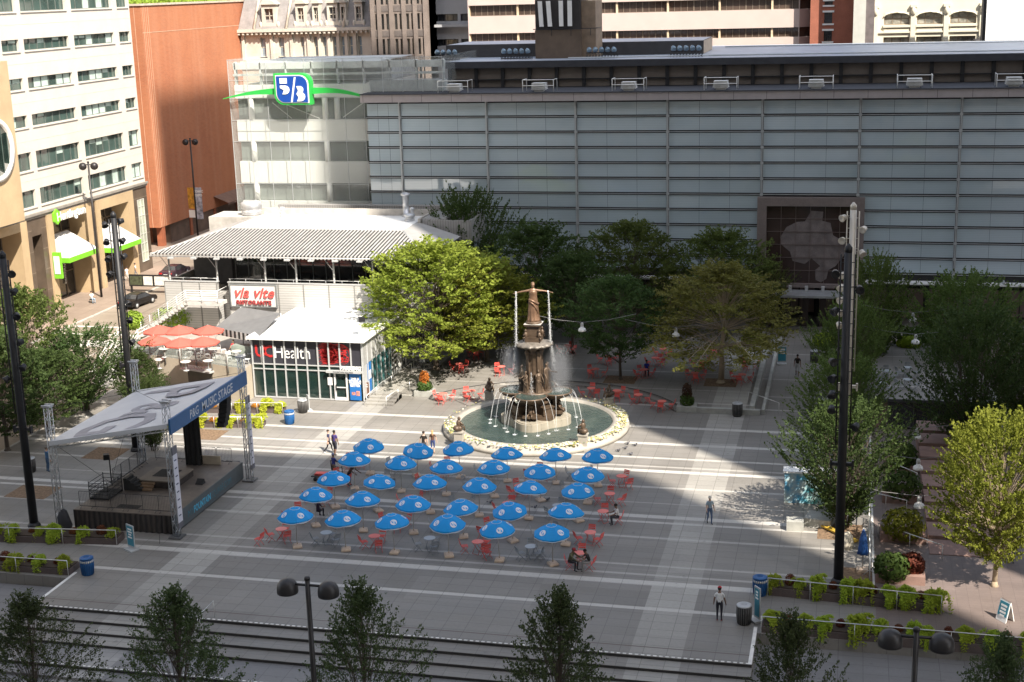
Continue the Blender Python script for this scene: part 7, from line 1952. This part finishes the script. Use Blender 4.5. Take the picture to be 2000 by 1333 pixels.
b = MB(); b.tube([(0,0,0),(0,0,2.7)], .025, 6); b.lathe([(.3,0),(.3,.06),(.05,.1)], (0,0,0), 12); b.build('pole', MATS['pole_pale'], pproto, (0,0,0))
pos6 = [(310,652,'left rear'),(350,652,'middle rear'),(406,652,'right rear'),(300,672,'left front'),(352,676,'middle front'),(396,674,'right front')]
CW = M('chair_white', (.62,.64,.64), .4, .2)
ctab = thing('patio_table', 'x', 'table', (0,0,0), 'patio tables'); b = MB(); b.lathe([(.42,.72),(.43,.74),(.42,.76)], (0,0,0), 18, smooth=False); b.build('tabletop', M('tabletop_pale', (.60,.58,.54)), ctab, (0,0,0)); b = MB(); b.tube([(0,0,0),(0,0,.72)], .04, 6); b.lathe([(.25,0),(.25,.03),(.04,.05)], (0,0,0), 10); b.build('pedestal', ALU, ctab, (0,0,0))
cch = thing('patio_chair', 'x', 'chair', (0,0,0), 'patio chairs')
b = MB(); b.cbox((0,0,.45), .45,.45,.03); b.build('seat', CW, cch, (0,0,0)); b = MB(); b.cbox((-.24,0,.72), .03,.45,.36); b.build('backrest', CW, cch, (0,0,0))
for sx in (-1,1):
    for sy in (-1,1): b = MB(); b.tube([(sx*.24,sy*.24,0),(sx*.19,sy*.2,.45)], .018, 4); b.build('leg', CW, cch, (0,0,0))
for i, (px, py, nm) in enumerate(pos6):
    p = G(px, py, 5.2-0.0) ; p = G(px, py-12, 5.2); lab = 'red market parasol on the patio, ' + nm
    if i == 0: place(pproto, (p.x,p.y,2.76)); pproto['label'] = lab
    else: dup(pproto, (p.x,p.y,2.76), rnd.uniform(0,.7), lab)
    if i == 0: place(ctab, (p.x+.5,p.y-.4,2.76)); ctab['label'] = 'pale patio table under the red parasol, ' + nm
    else: dup(ctab, (p.x+.5,p.y-.4,2.76), 0, 'pale patio table under the red parasol, ' + nm)
first = True
for i in range(20):
    f = (i%10)/9; row = i//10; q = along(.04+.9*f, -1.0-1.7*row, 2.76) + Vector((rnd.uniform(-.2,.2), rnd.uniform(-.2,.2), 0))
    lab = 'white patio chair in the %s row, %s from the left' % (('front','rear')[row], ('first','second','third','fourth','fifth','sixth','seventh','eighth','ninth','last')[i%10])
    if first: place(cch, q, rnd.uniform(0,6.28)); cch['label'] = lab; first = False
    else: dup(cch, q, rnd.uniform(0,6.28), lab)
for k in range(4):
    q = along(.1+.22*k, -1.9, 2.76); dup(ctab, q, 0, 'pale patio table near the glass balustrade, %s from the left' % ('first','second','third','last')[k])
# striped awning between the patio and the kiosk
aw = thing('striped_awning', 'grey patio awning with a black and white striped valance', 'awning', (-50,108,2.75))
A0 = G(420,640,4.6); A1 = G(507,657,5.15); A2 = G(548,612,5.9); A3 = G(470,600,6.1)
b = MB(); b.add([A0,A1,A2,A3], [(0,1,2,3)]); b.build('canvas', M('awning_charcoal', (.15,.15,.15), .8, var=.1), aw)
b = MB(); n = 21
for k in range(n):
    p0, p1 = A0.lerp(A1,k/n), A0.lerp(A1,(k+1)/n); b.add([p0,p1,p1-Vector((0,0,.6)),p0-Vector((0,0,.6))], [(0,1,2,3)], k%2)
n = 8
for k in range(n):
    p0, p1 = A0.lerp(A3,k/n), A0.lerp(A3,(k+1)/n); b.add([p0,p1,p1-Vector((0,0,.6)),p0-Vector((0,0,.6))], [(0,1,2,3)], k%2)
b.build('valance', [M('valance_white', (.72,.71,.68)), M('valance_black', (.03,.03,.03))], aw)
b = MB()
for q in (A0,A1,A2,A3): b.tube([(q.x,q.y,2.76),tuple(q)], .05, 6)
b.build('post', M('post_pale', (.5,.52,.5), .4, .3), aw)
bs = MB(); bs.box(-49.6,-47.6,104.2,105.0,2.76,3.8); tag(bs.build('service_bar', M('bar_green', (.25,.29,.25), .5, var=.2)), 'small patio bar counter at the end of the balustrade', 'counter')
for px, py, rx, nm in ((340,640,1.9,'bright green shrub behind the red parasols'),(530,622,1.5,'green shrub beside the restaurant name board'),(262,648,1.0,'flowering climber on the street stair railing')):
    p = G(px, py, 3.0); o = leafball(1100, rx, rx*.8, .9, .16, int(px), .1); o.v = [(x+p.x,y+p.y,q+3.4) for x,y,q in o.v]; tag(o.build('shrub', leaf_mat('fresh_green', (.16,.24,.03), (.28,.36,.05), .35)), nm, 'shrub')
# roof garden on the brick building
b = MB(); rv_ = random.Random(5)
for i in range(5200):
    x, y = -88.2-rv_.random()*6, 166.6+rv_.random()*36; c = Vector((x,y,31.15+rv_.random()*(.7+.5*math.sin(y*.8)))); s = rv_.uniform(.1,.28)
    u = Vector((rv_.gauss(0,1),rv_.gauss(0,1),rv_.gauss(0,1))).normalized(); w = u.orthogonal().normalized(); b.add([c-u*s,c+w*s*.6,c+u*s,c-w*s*.6], [(0,1,2,3)])
o = b.build('roof_greenery', leaf_mat('fresh_green', (.16,.24,.03), (.28,.36,.05), .35)); o['kind'] = 'stuff'; o['label'] = 'grass and plants on the brick building roof'
# ------------------------------------------------------------------ cars
def car(px, py, rz, label, paint, z=-.12):
    p = G(px, py, z); t = thing('parked_car', label, 'car', (p.x,p.y,z))
    mt = M('car_paint_%d' % int(paint[0]*1000), paint, .22, .3, var=.03)
    prof = [(-2.3,.42),(-2.34,.72),(-2.15,.93),(-1.55,1.0),(-.95,1.38),(-.1,1.45),(.55,1.38),(1.2,1.0),(2.1,.82),(2.32,.6),(2.28,.36)]
    b = MB(); W = [.86,.9,.9,.88,.66,.64,.66,.86,.88,.84,.82]
    vs = []
    for (x,z_), w in zip(prof, W): vs += [(x,-w,z_),(x,w,z_)]
    n = len(prof); fs = [(2*i,2*i+1,2*i+3,2*i+2) for i in range(n-1)]
    lo = [(x,.3) for x,_ in prof]; o = len(vs)
    for (x,_), w in zip(prof, W): ww = .88; vs += [(x,-ww,.32),(x,ww,.32)]
    for (x,z_) in prof: vs += [(x,-.9,min(z_,.92)),(x,.9,min(z_,.92))]
    o2 = o+2*n
    fs += [(2*i,2*i+2,o2+2*i+2,o2+2*i) for i in range(n-1)] + [(2*i+1,o2+2*i+1,o2+2*i+3,2*i+3) for i in range(n-1)]
    fs += [(o2+2*i,o2+2*i+2,o+2*i+2,o+2*i) for i in range(n-1)] + [(o2+2*i+1,o+2*i+1,o+2*i+3,o2+2*i+3) for i in range(n-1)]
    fs += [(0,1,o+1,o),(2*n-2,o+2*n-2,o+2*n-1,2*n-1)] + [(o+2*i,o+2*i+1,o+2*i+3,o+2*i+2) for i in range(n-1)]
    b.add(vs, fs, 0, False); b.build('body', mt, t, (0,0,0))
    g = MB(); g.quad((-1.5,-.82,1.035),(-1.5,.82,1.035),(-.98,.64,1.385),(-.98,-.64,1.385)); g.quad((1.14,.8,1.045),(1.14,-.8,1.045),(.6,-.63,1.385),(.6,.63,1.385)); g.build('windscreen', WIN_DARK, t, (0,0,0))
    for s in (-1,1):
        g = MB(); g.quad((-1.3,s*.905,.97),(1.05,s*.905,.97),(.5,s*.70,1.36),(-.88,s*.70,1.36)); g.build('side_window', WIN_DARK, t, (0,0,0))
        for x in (-1.4,1.45):
            w = MB(); w.lathe([(.12,-.1),(.33,-.1),(.33,.1),(.12,.1)], (0,0,0), 16); w.v = [(x+a, s*.82+c, .33+q) for a,q,c in w.v]; wh = w.build('wheel', M('tyre', (.02,.02,.02), .8), t, (0,0,0))
            w = MB(); w.lathe([(0,-.105),(.2,-.108),(.2,.108),(0,.105)], (0,0,0), 12); w.v = [(x+a, s*.82+c, .33+q) for a,q,c in w.v]; w.build('rim', STEELG, wh, (0,0,0))
        l = MB(); l.box(-2.36,-2.28,s*.62-.18,s*.62+.18,.7,.86); l.build('tail_light', M('tail_red', (.45,.015,.015), .3), t, (0,0,0))
        l = MB(); l.box(2.22,2.34,s*.62-.18,s*.62+.18,.58,.72); l.build('headlight', M('head_white', (.6,.6,.6), .2), t, (0,0,0))
    l = MB(); l.box(-2.36,-2.33,-.25,.25,.55,.68); l.build('number_plate', WHITE, t, (0,0,0))
    t.rotation_euler = (0,0,rz)
car(270,597,PI/2-.12,'black saloon car with red tail lights driving up the street',(.012,.011,.012))
car(342,540,PI/2,'dark purple car parked in the shade behind the restaurant',(.05,.03,.045))
# pigeons
def pigeon(px, py, label):
    p = G(px, py); b = MB(); b.ell((p.x,p.y,.13), .15,.08,.075, 8, 6, rot=rnd.uniform(0,6)); b.ell((p.x+.1,p.y,.22), .045,.045,.05, 6, 5); b.tube([(p.x+.08,p.y,.15),(p.x+.1,p.y,.21)], .035, 5); b.tube([(p.x,p.y-.03,.0),(p.x,p.y-.03,.08)], .008, 3); b.tube([(p.x,p.y+.03,.0),(p.x,p.y+.03,.08)], .008, 3); b.tube([(p.x-.13,p.y,.13),(p.x-.26,p.y,.1)], .04, 5, r1=.02)
    tag(b.build('pigeon', M('pigeon_grey', (.09,.09,.10), .7, var=.3)), label, 'pigeon', 'pigeons on the paving')
for px, py, nm in ((958,984,'between the third and fourth parasol rows'),(1070,979,'by a tan base in the fourth row'),(1045,994,'in the shade between two rows right of centre'),(1208,883,'on the sunny paving, leftmost of the flock'),(1222,878,'on the sunny paving, second of the flock'),(1232,890,'on the sunny paving, nearest of the flock'),(1241,872,'on the sunny paving, far right of the flock'),(1226,869,'on the sunny paving, farthest of the flock'),(1420,753,'on the terrace by the tree pit'),(1393,762,'on the terrace below the sparse tree')): pigeon(px, py, 'grey pigeon ' + nm)

# ------------------------------------------------------------------ people
def face_to(deg): return R(deg)      # 0 faces the viewer, 180 faces away
person('woman with dark ponytail in a navy top walking beside a man in purple', G(643,884), R(115), 'stand', 1.68, 'pale', (.05,.03,.02), (.03,.035,.09), (.015,.015,.02), stride=.38, shoe=(.6,.6,.6), arms={'l':(-.3,.2,.12),'r':(.35,.4,.12)})
person('man in a purple shirt and dark shorts walking towards the stage', G(655,889), R(165), 'stand', 1.82, 'brown', (.015,.012,.01), (.06,.04,.17), (.03,.03,.045), stride=.12, shorts=True)
person('man in a black t-shirt seen from behind holding hands with a woman', G(829,891), R(180), 'stand', 1.82, 'pale', (.03,.02,.015), (.015,.015,.016), (.05,.05,.06), arms={'l':(.08,.15,.12),'r':(.1,.1,.3)}, shorts=True)
person('woman with long fair hair in a brown top and blue shorts seen from behind', G(846,885), R(185), 'stand', 1.68, 'pale', (.42,.27,.13), (.10,.05,.035), (.03,.05,.16), long_hair=True, shorts=True, arms={'l':(.1,.1,.25),'r':(.1,.2,.12)})
person('worker in a blue jacket standing at the hand cart', G(653,934), R(150), 'stand', 1.75, 'brown', (.25,.28,.36), (.035,.05,.22), (.20,.17,.12), short_sleeve=False, hood=(.22,.25,.36), arms={'l':(.6,.5,.1),'r':(.6,.5,.1)})
person('worker in a yellow cap bending behind a parasol by the cart', G(683,948), R(70), 'stand', 1.7, 'brown', (.02,.02,.02), (.12,.07,.05), (.03,.03,.04), lean=.7, cap=(.5,.38,.04), arms={'l':(.9,.3,.1),'r':(.9,.3,.1)})
person('person in a dark top seated half hidden under the second row left parasol', G(622,1012), R(170), 'sit', 1.7, 'brown', (.02,.015,.01), (.05,.03,.06), (.02,.02,.03), arms={'l':(.6,.8,.1),'r':(.6,.8,.1)})
person('man with a stick in a pale blue shirt and jeans crossing the sunlit edge', G(1386,1023), R(20), 'stand', 1.75, 'pale', (.5,.48,.44), (.30,.40,.48), (.09,.14,.24), stride=.15, cap=(.55,.52,.45), arms={'l':(.3,.7,.15),'r':(.2,.6,.12)})
_p = G(1377,1020); b = MB(); b.tube([(_p.x,_p.y,0),(_p.x+.12,_p.y-.05,1.0)], .014, 5); tag(b.build('walking_stick', BLACKM), 'thin walking stick held by the man in pale blue', 'stick')
_c = G(1208,1024); put('c', 'red', _c, PI, 'red folding chair under the man in a white shirt', 'red folding chairs'); person('man in a white shirt seated with his back turned at a red table', (_c.x,_c.y,0), R(-70), 'sit', 1.76, 'brown', (.02,.015,.01), (.62,.60,.58), (.05,.05,.06), lean=.22, arms={'l':(.7,.7,.1),'r':(.7,.7,.15)})
_c = G(1113,1112); put('c', 'red', _c, .2, 'red folding chair under the man in a red cap and olive top', 'red folding chairs'); person('seated man in a red knit cap and olive green top leaning on a red table', (_c.x,_c.y,0), R(70), 'sit', 1.8, 'brown', (.02,.015,.01), (.10,.095,.05), (.03,.03,.035), lean=.35, cap=(.30,.03,.035), short_sleeve=False, arms={'l':(1.0,.35,.1),'r':(1.0,.35,.1)}, build=1.1)
_c = G(1153,1114); put('c', 'red', _c, PI-.2, 'red folding chair under the man in black and grey trousers', 'red folding chairs'); person('seated man in a black t-shirt and grey trousers across the red table', (_c.x,_c.y,0), R(-70), 'sit', 1.76, 'brown', (.012,.01,.01), (.02,.02,.022), (.28,.27,.26), lean=.4, arms={'l':(.9,.6,.1),'r':(.9,.6,.1)})
person('man in a red cap, white t-shirt and dark trousers standing with his back turned', G(1405,1212), R(178), 'stand', 1.85, 'brown', (.02,.015,.01), (.70,.70,.70), (.02,.022,.03), cap=(.45,.02,.03), shoe=(.4,.08,.08), arms={'l':(.05,.35,.22),'r':(.05,.35,.22)})
person('man in a black t-shirt and pale shorts walking down the walkway', G(1557,734), R(0), 'stand', 1.8, 'brown', (.012,.01,.01), (.02,.018,.018), (.42,.43,.44), stride=.2, shorts=True, build=1.1)
_c = G(1263,733,.3); person('person in a bright blue top seated at a terrace table', (_c.x,_c.y,.3), R(10), 'sit', 1.7, 'brown', (.02,.02,.02), (.02,.05,.40), (.02,.02,.03), arms={'l':(.6,.8,.1),'r':(.6,.8,.1)})
put('c', 'red', (_c.x,_c.y,.3), -PI/2, 'red folding chair under the person in bright blue', 'red folding chairs')
person('person in a blue jacket standing behind the left stage tower', G(95,921), R(150), 'stand', 1.78, 'tan', (.1,.08,.06), (.06,.14,.26), (.05,.10,.18), short_sleeve=False)
person('woman in white walking on the bank pavement', G(249,549), R(-120), 'stand', 1.68, 'tan', (.03,.02,.02), (.68,.64,.62), (.6,.56,.52), stride=.25)
person('man in a white shirt and grey trousers walking on the bank pavement', G(266,544), R(120), 'stand', 1.8, 'tan', (.03,.02,.02), (.70,.70,.68), (.15,.16,.18), stride=.3)
person('person in a white shirt sitting outside by the bank door', G(180,592), R(60), 'sit', 1.72, 'tan', (.03,.02,.02), (.55,.65,.68), (.3,.4,.5), arms={'l':(.6,.8,.1),'r':(.6,.8,.1)})
_b = G(181,592); b = MB(); b.cbox((_b.x,_b.y,.38), .5,.45,.06); [b.tube([(_b.x+sx*.2,_b.y+sy*.18,0),(_b.x+sx*.2,_b.y+sy*.18,.36)], .02, 4) for sx in (-1,1) for sy in (-1,1)]; tag(b.build('stool', BLACKM), 'dark stool under the person sitting by the bank door', 'stool')
person('child in a pink and white top standing at the left fountain rim', G(897,872), R(180), 'stand', 1.25, 'pale', (.3,.18,.08), (.68,.45,.45), (.10,.08,.10), arms={'l':(.5,.5,.1),'r':(.5,.5,.1)})
person('woman in a red top seated in the patio shade', along(.62,-3.2,2.76), R(10), 'sit', 1.65, 'tan', (.1,.06,.03), (.45,.04,.05), (.05,.05,.06), arms={'l':(.6,.8,.1),'r':(.6,.8,.1)})
person('small person in dark clothes at the right edge of the photo', G(1975,1100), R(10), 'stand', 1.7, 'brown', (.02,.02,.02), (.08,.07,.08), (.03,.03,.04))
# ------------------------------------------------------------------ trees
BARK = M('bark_grey', (.11,.085,.065), .9, var=.3, scale=3, fine=.3); BARKP = M('bark_pale', (.38,.30,.21), .9, var=.2, scale=3, fine=.2); BARKD = M('bark_dark', (.06,.05,.042), .9, var=.3, scale=3)
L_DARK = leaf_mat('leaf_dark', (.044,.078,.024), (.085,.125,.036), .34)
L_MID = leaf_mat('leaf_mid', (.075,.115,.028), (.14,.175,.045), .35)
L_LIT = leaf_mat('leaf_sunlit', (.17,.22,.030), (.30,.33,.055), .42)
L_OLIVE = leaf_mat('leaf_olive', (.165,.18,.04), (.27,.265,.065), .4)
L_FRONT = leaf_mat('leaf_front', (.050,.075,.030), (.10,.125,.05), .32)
def tree_parts(seed, shape, cb, n_spray, n_leaf, leaf, up, spread, spray_len, trunk_r, stems=1, inner=.35, fork=None):
    """unit tree: height 1, crown radius .5 at its widest; returns trunk MB and crown MB"""
    rv_ = random.Random(seed); tb = MB(); cb_ = MB()
    lobes = [(rv_.uniform(0,6.28), rv_.uniform(.2,.95), rv_.uniform(.12,.30)) for _ in range(9)]
    def radius(u, a):
        r = shape(u)
        for la, lu, lw in lobes:
            da = abs((a-la+PI) % (2*PI) - PI)
            r *= 1 + .45*math.exp(-(da/.5)**2-((u-lu)/.14)**2) - .018
        return r*.5
    fk = fork if fork is not None else cb*.9
    tops = []
    for s in range(stems):
        a = 2*PI*s/max(1,stems)+rv_.uniform(-.4,.4); o = .0 if stems == 1 else .035; e = .02 if stems == 1 else .16
        pts = [(o*math.cos(a), o*math.sin(a), 0)]
        for k in range(1, 7): t_ = k/6; pts.append((o*math.cos(a)+e*t_**1.3*math.cos(a)+rv_.gauss(0,.006), o*math.sin(a)+e*t_**1.3*math.sin(a)+rv_.gauss(0,.006), t_*(.92 if stems == 1 else .8)))
        tb.tube(pts, trunk_r*(1 if stems == 1 else .6), 8, r1=trunk_r*.12); tops.append(pts)
    tb.lathe([(trunk_r*1.7,0),(trunk_r*1.2,.012),(trunk_r,.03)], (0,0,0), 8) if stems == 1 else None
    for i in range(n_spray):
        u = rv_.random()**.85; a = rv_.uniform(0, 2*PI); q = inner + (1-inner)*math.sqrt(rv_.random())
        R_ = radius(u, a)
        if R_ < .004: continue
        z = cb + (1-cb)*u
        c = Vector((R_*q*math.cos(a), R_*q*math.sin(a), z + rv_.gauss(0,.012)))
        out = Vector((math.cos(a), math.sin(a), 0))
        d = (out*(.35+.65*q) + Vector((0,0,up + .55*(u-.3))) + Vector((rv_.gauss(0,.25),rv_.gauss(0,.25),rv_.gauss(0,.18)))).normalized()
        if i % 4 == 0:
            P_ = tops[rv_.randrange(len(tops))]; k = min(5, max(1, int((fk + (z-fk)*.55 if z > fk else fk)*6/.92)))
            s0 = Vector(P_[k]); mid = s0.lerp(c, .5) + Vector((0,0,.02 if up >= 0 else .05))
            tb.tube([s0, mid, c], max(.0016, trunk_r*.19*(1-u*.6)), 4, r1=.001, cap=False)
        L = spray_len*rv_.uniform(.6,1.3); sd_ = d.orthogonal().normalized(); sd_.rotate(Matrix.Rotation(rv_.uniform(0,6.28), 3, d))
        flat = (Vector((0,0,1)) - d*d.z); flat = flat.normalized() if flat.length > .05 else sd_
        side = d.cross(flat).normalized()
        for j in range(n_leaf):
            t_ = rv_.uniform(-.55,.6); w = spread*(1-.75*max(0,t_))
            p = c + d*(L*t_) + side*rv_.gauss(0,w) + flat*rv_.gauss(0,w*.45)
            n_ = (flat*.9 + Vector((rv_.gauss(0,.6),rv_.gauss(0,.6),rv_.gauss(0,.6)))).normalized()
            u_ = n_.orthogonal().normalized(); u_.rotate(Matrix.Rotation(rv_.uniform(0,6.28), 3, n_)); v_ = n_.cross(u_)
            s = leaf*rv_.uniform(.6,1.35)
            cb_.add([p-u_*s, p+v_*s*.55, p+u_*s, p-v_*s*.55], [(0,1,2,3)])
    return tb, cb_
SH_ROUND = lambda u: math.sin(PI*min(1,max(0,.12+.86*u)))**.62
SH_VASE = lambda u: (.35+.65*min(1,u/.55))*(1 if u < .6 else math.sqrt(max(0,1-((u-.6)/.42)**2)))
SH_CONE = lambda u: (max(0,1-u)**.72)*(.62+.5*min(1,u/.18)) if u < .97 else .03
SH_SPREAD = lambda u: (.55+.45*min(1,u/.35))*(1 if u < .45 else max(0,1-((u-.45)/.57)**1.6))
KIND = {
 'round': [tree_parts(s, SH_ROUND, .17, 760, 28, .013, .3, .018, .12, .020) for s in (1,2)],
 'vase':  [tree_parts(s, SH_VASE, .10, 760, 36, .0112, .75, .011, .19, .020, 4) for s in (3,4)],
 'lit':   [tree_parts(s, SH_VASE, .18, 760, 36, .0122, .5, .012, .17, .022) for s in (5,)],
 'park': [tree_parts(s, SH_ROUND, .26, 620, 28, .0125, .3, .016, .13, .016) for s in (11,12)],
 'sparse':[tree_parts(s, SH_SPREAD, .20, 720, 30, .0105, .05, .018, .15, .020, 1, .45, .40) for s in (6,)],
 'cone':  [tree_parts(s, SH_CONE, .05, 600, 30, .0082, .6, .012, .115, .016) for s in (7,8)],
}
_made = {}
LEAFOF = {'d':L_DARK,'m':L_MID,'l':L_LIT,'o':L_OLIVE,'f':L_FRONT}
def tree(name, label, base, z0, top, width, kind, leaf, seed=0, Y=None, bark=BARK, group='trees round the square'):
    if Y is None: p = G(base[0], base[1], z0)
    else: q = YP(base[0], base[1], Y); p = Vector((q.x, Y, z0))
    H_ = YP(top[0], top[1], p.y).z - z0
    dist = (Vector((0,0,CAM_H)) - Vector((p.x,p.y,z0+H_*.6))).dot(_fwd) * -1
    W_ = width/FPX*dist
    k = seed % len(KIND[kind]); key = (kind, k, leaf)
    t = thing(name, label, 'tree', p, group)
    if key not in _made:
        tb, cb_ = KIND[kind][k]; tr = tb.build('trunk', bark, t, (0,0,0)); cr = cb_.build('crown', LEAFOF[leaf], t, (0,0,0)); _made[key] = (tr.data, cr.data)
    else:
        for nm, me in zip(('trunk','crown'), _made[key]):
            o = bpy.data.objects.new(nm, me); COL.objects.link(o); o.parent = t
    H_ *= .965 if kind == 'cone' else 1.0; W_ *= {'round':1.3,'vase':1.18,'lit':1.05,'sparse':1.2,'cone':1.12,'park':1.22}[kind]; t.scale = (W_, W_, H_); t.rotation_euler = (0, 0, seed*2.1)
    return t
T = tree
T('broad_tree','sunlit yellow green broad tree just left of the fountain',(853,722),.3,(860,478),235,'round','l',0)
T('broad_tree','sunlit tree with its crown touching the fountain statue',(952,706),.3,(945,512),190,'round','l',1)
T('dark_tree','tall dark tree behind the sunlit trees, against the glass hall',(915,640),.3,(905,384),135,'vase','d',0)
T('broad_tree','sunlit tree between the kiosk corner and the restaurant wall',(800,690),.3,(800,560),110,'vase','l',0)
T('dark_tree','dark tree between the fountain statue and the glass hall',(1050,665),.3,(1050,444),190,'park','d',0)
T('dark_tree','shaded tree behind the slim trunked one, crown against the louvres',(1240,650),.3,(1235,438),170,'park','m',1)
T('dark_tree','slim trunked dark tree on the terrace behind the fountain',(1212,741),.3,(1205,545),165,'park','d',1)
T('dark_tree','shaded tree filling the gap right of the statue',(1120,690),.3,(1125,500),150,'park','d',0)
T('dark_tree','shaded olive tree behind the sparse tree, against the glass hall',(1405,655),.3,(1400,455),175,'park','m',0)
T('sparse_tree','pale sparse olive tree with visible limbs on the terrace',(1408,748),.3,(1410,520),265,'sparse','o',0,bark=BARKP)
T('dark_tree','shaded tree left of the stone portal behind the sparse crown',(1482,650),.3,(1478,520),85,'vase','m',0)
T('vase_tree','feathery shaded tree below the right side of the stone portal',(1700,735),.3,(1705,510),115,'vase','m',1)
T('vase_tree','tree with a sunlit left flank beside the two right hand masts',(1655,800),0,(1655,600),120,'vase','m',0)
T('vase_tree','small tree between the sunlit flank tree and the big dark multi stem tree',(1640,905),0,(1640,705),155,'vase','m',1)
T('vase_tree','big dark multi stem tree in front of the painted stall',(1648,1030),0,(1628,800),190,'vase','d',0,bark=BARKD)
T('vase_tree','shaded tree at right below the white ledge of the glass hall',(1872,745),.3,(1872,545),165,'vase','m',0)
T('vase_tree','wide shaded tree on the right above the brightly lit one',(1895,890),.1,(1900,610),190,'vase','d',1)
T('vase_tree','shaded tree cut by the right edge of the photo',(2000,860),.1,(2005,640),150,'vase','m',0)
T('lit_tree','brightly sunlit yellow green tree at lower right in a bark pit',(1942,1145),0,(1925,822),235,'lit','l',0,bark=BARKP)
T('street_tree','tree with a sunlit top at far left before the bank',(60,800),0,(75,570),140,'round','m',0)
T('street_tree','dark tree at the left frame edge behind the tall mast',(15,880),0,(15,655),170,'round','d',1)
T('street_tree','multi stem tree behind the left stage towers',(168,800),0,(170,650),150,'vase','d',0)
T('street_tree','dark tree between the two left masts',(95,840),0,(95,690),150,'round','d',0)
T('street_tree','bushy dark tree below the patio balustrade',(270,792),0,(268,690),85,'round','d',1)
T('street_tree','small tree standing behind the stage deck',(300,880),0,(300,745),80,'vase','d',1)
T('front_tree','pointed dark tree at the bottom left corner',(45,1160),-1.05,(20,1155),260,'cone','f',0,52)
T('front_tree','pointed dark tree at the bottom between the left corner and the street lamp',(335,1160),-1.05,(318,1146),290,'cone','f',1,52)
T('front_tree','pointed dark tree at the bottom just right of the twin dome lamp',(700,1160),-1.05,(690,1132),270,'cone','f',0,52)
T('front_tree','pointed dark tree at the bottom centre right on the steps',(1090,1160),-1.05,(1075,1148),290,'cone','f',1,52)
T('front_tree','pointed dark tree at the bottom below the right hand planters',(1545,1160),-1.05,(1535,1195),260,'cone','f',0,52)
T('front_tree','pointed dark tree at the bottom right corner',(1965,1160),-1.05,(1960,1240),260,'cone','f',1,52)
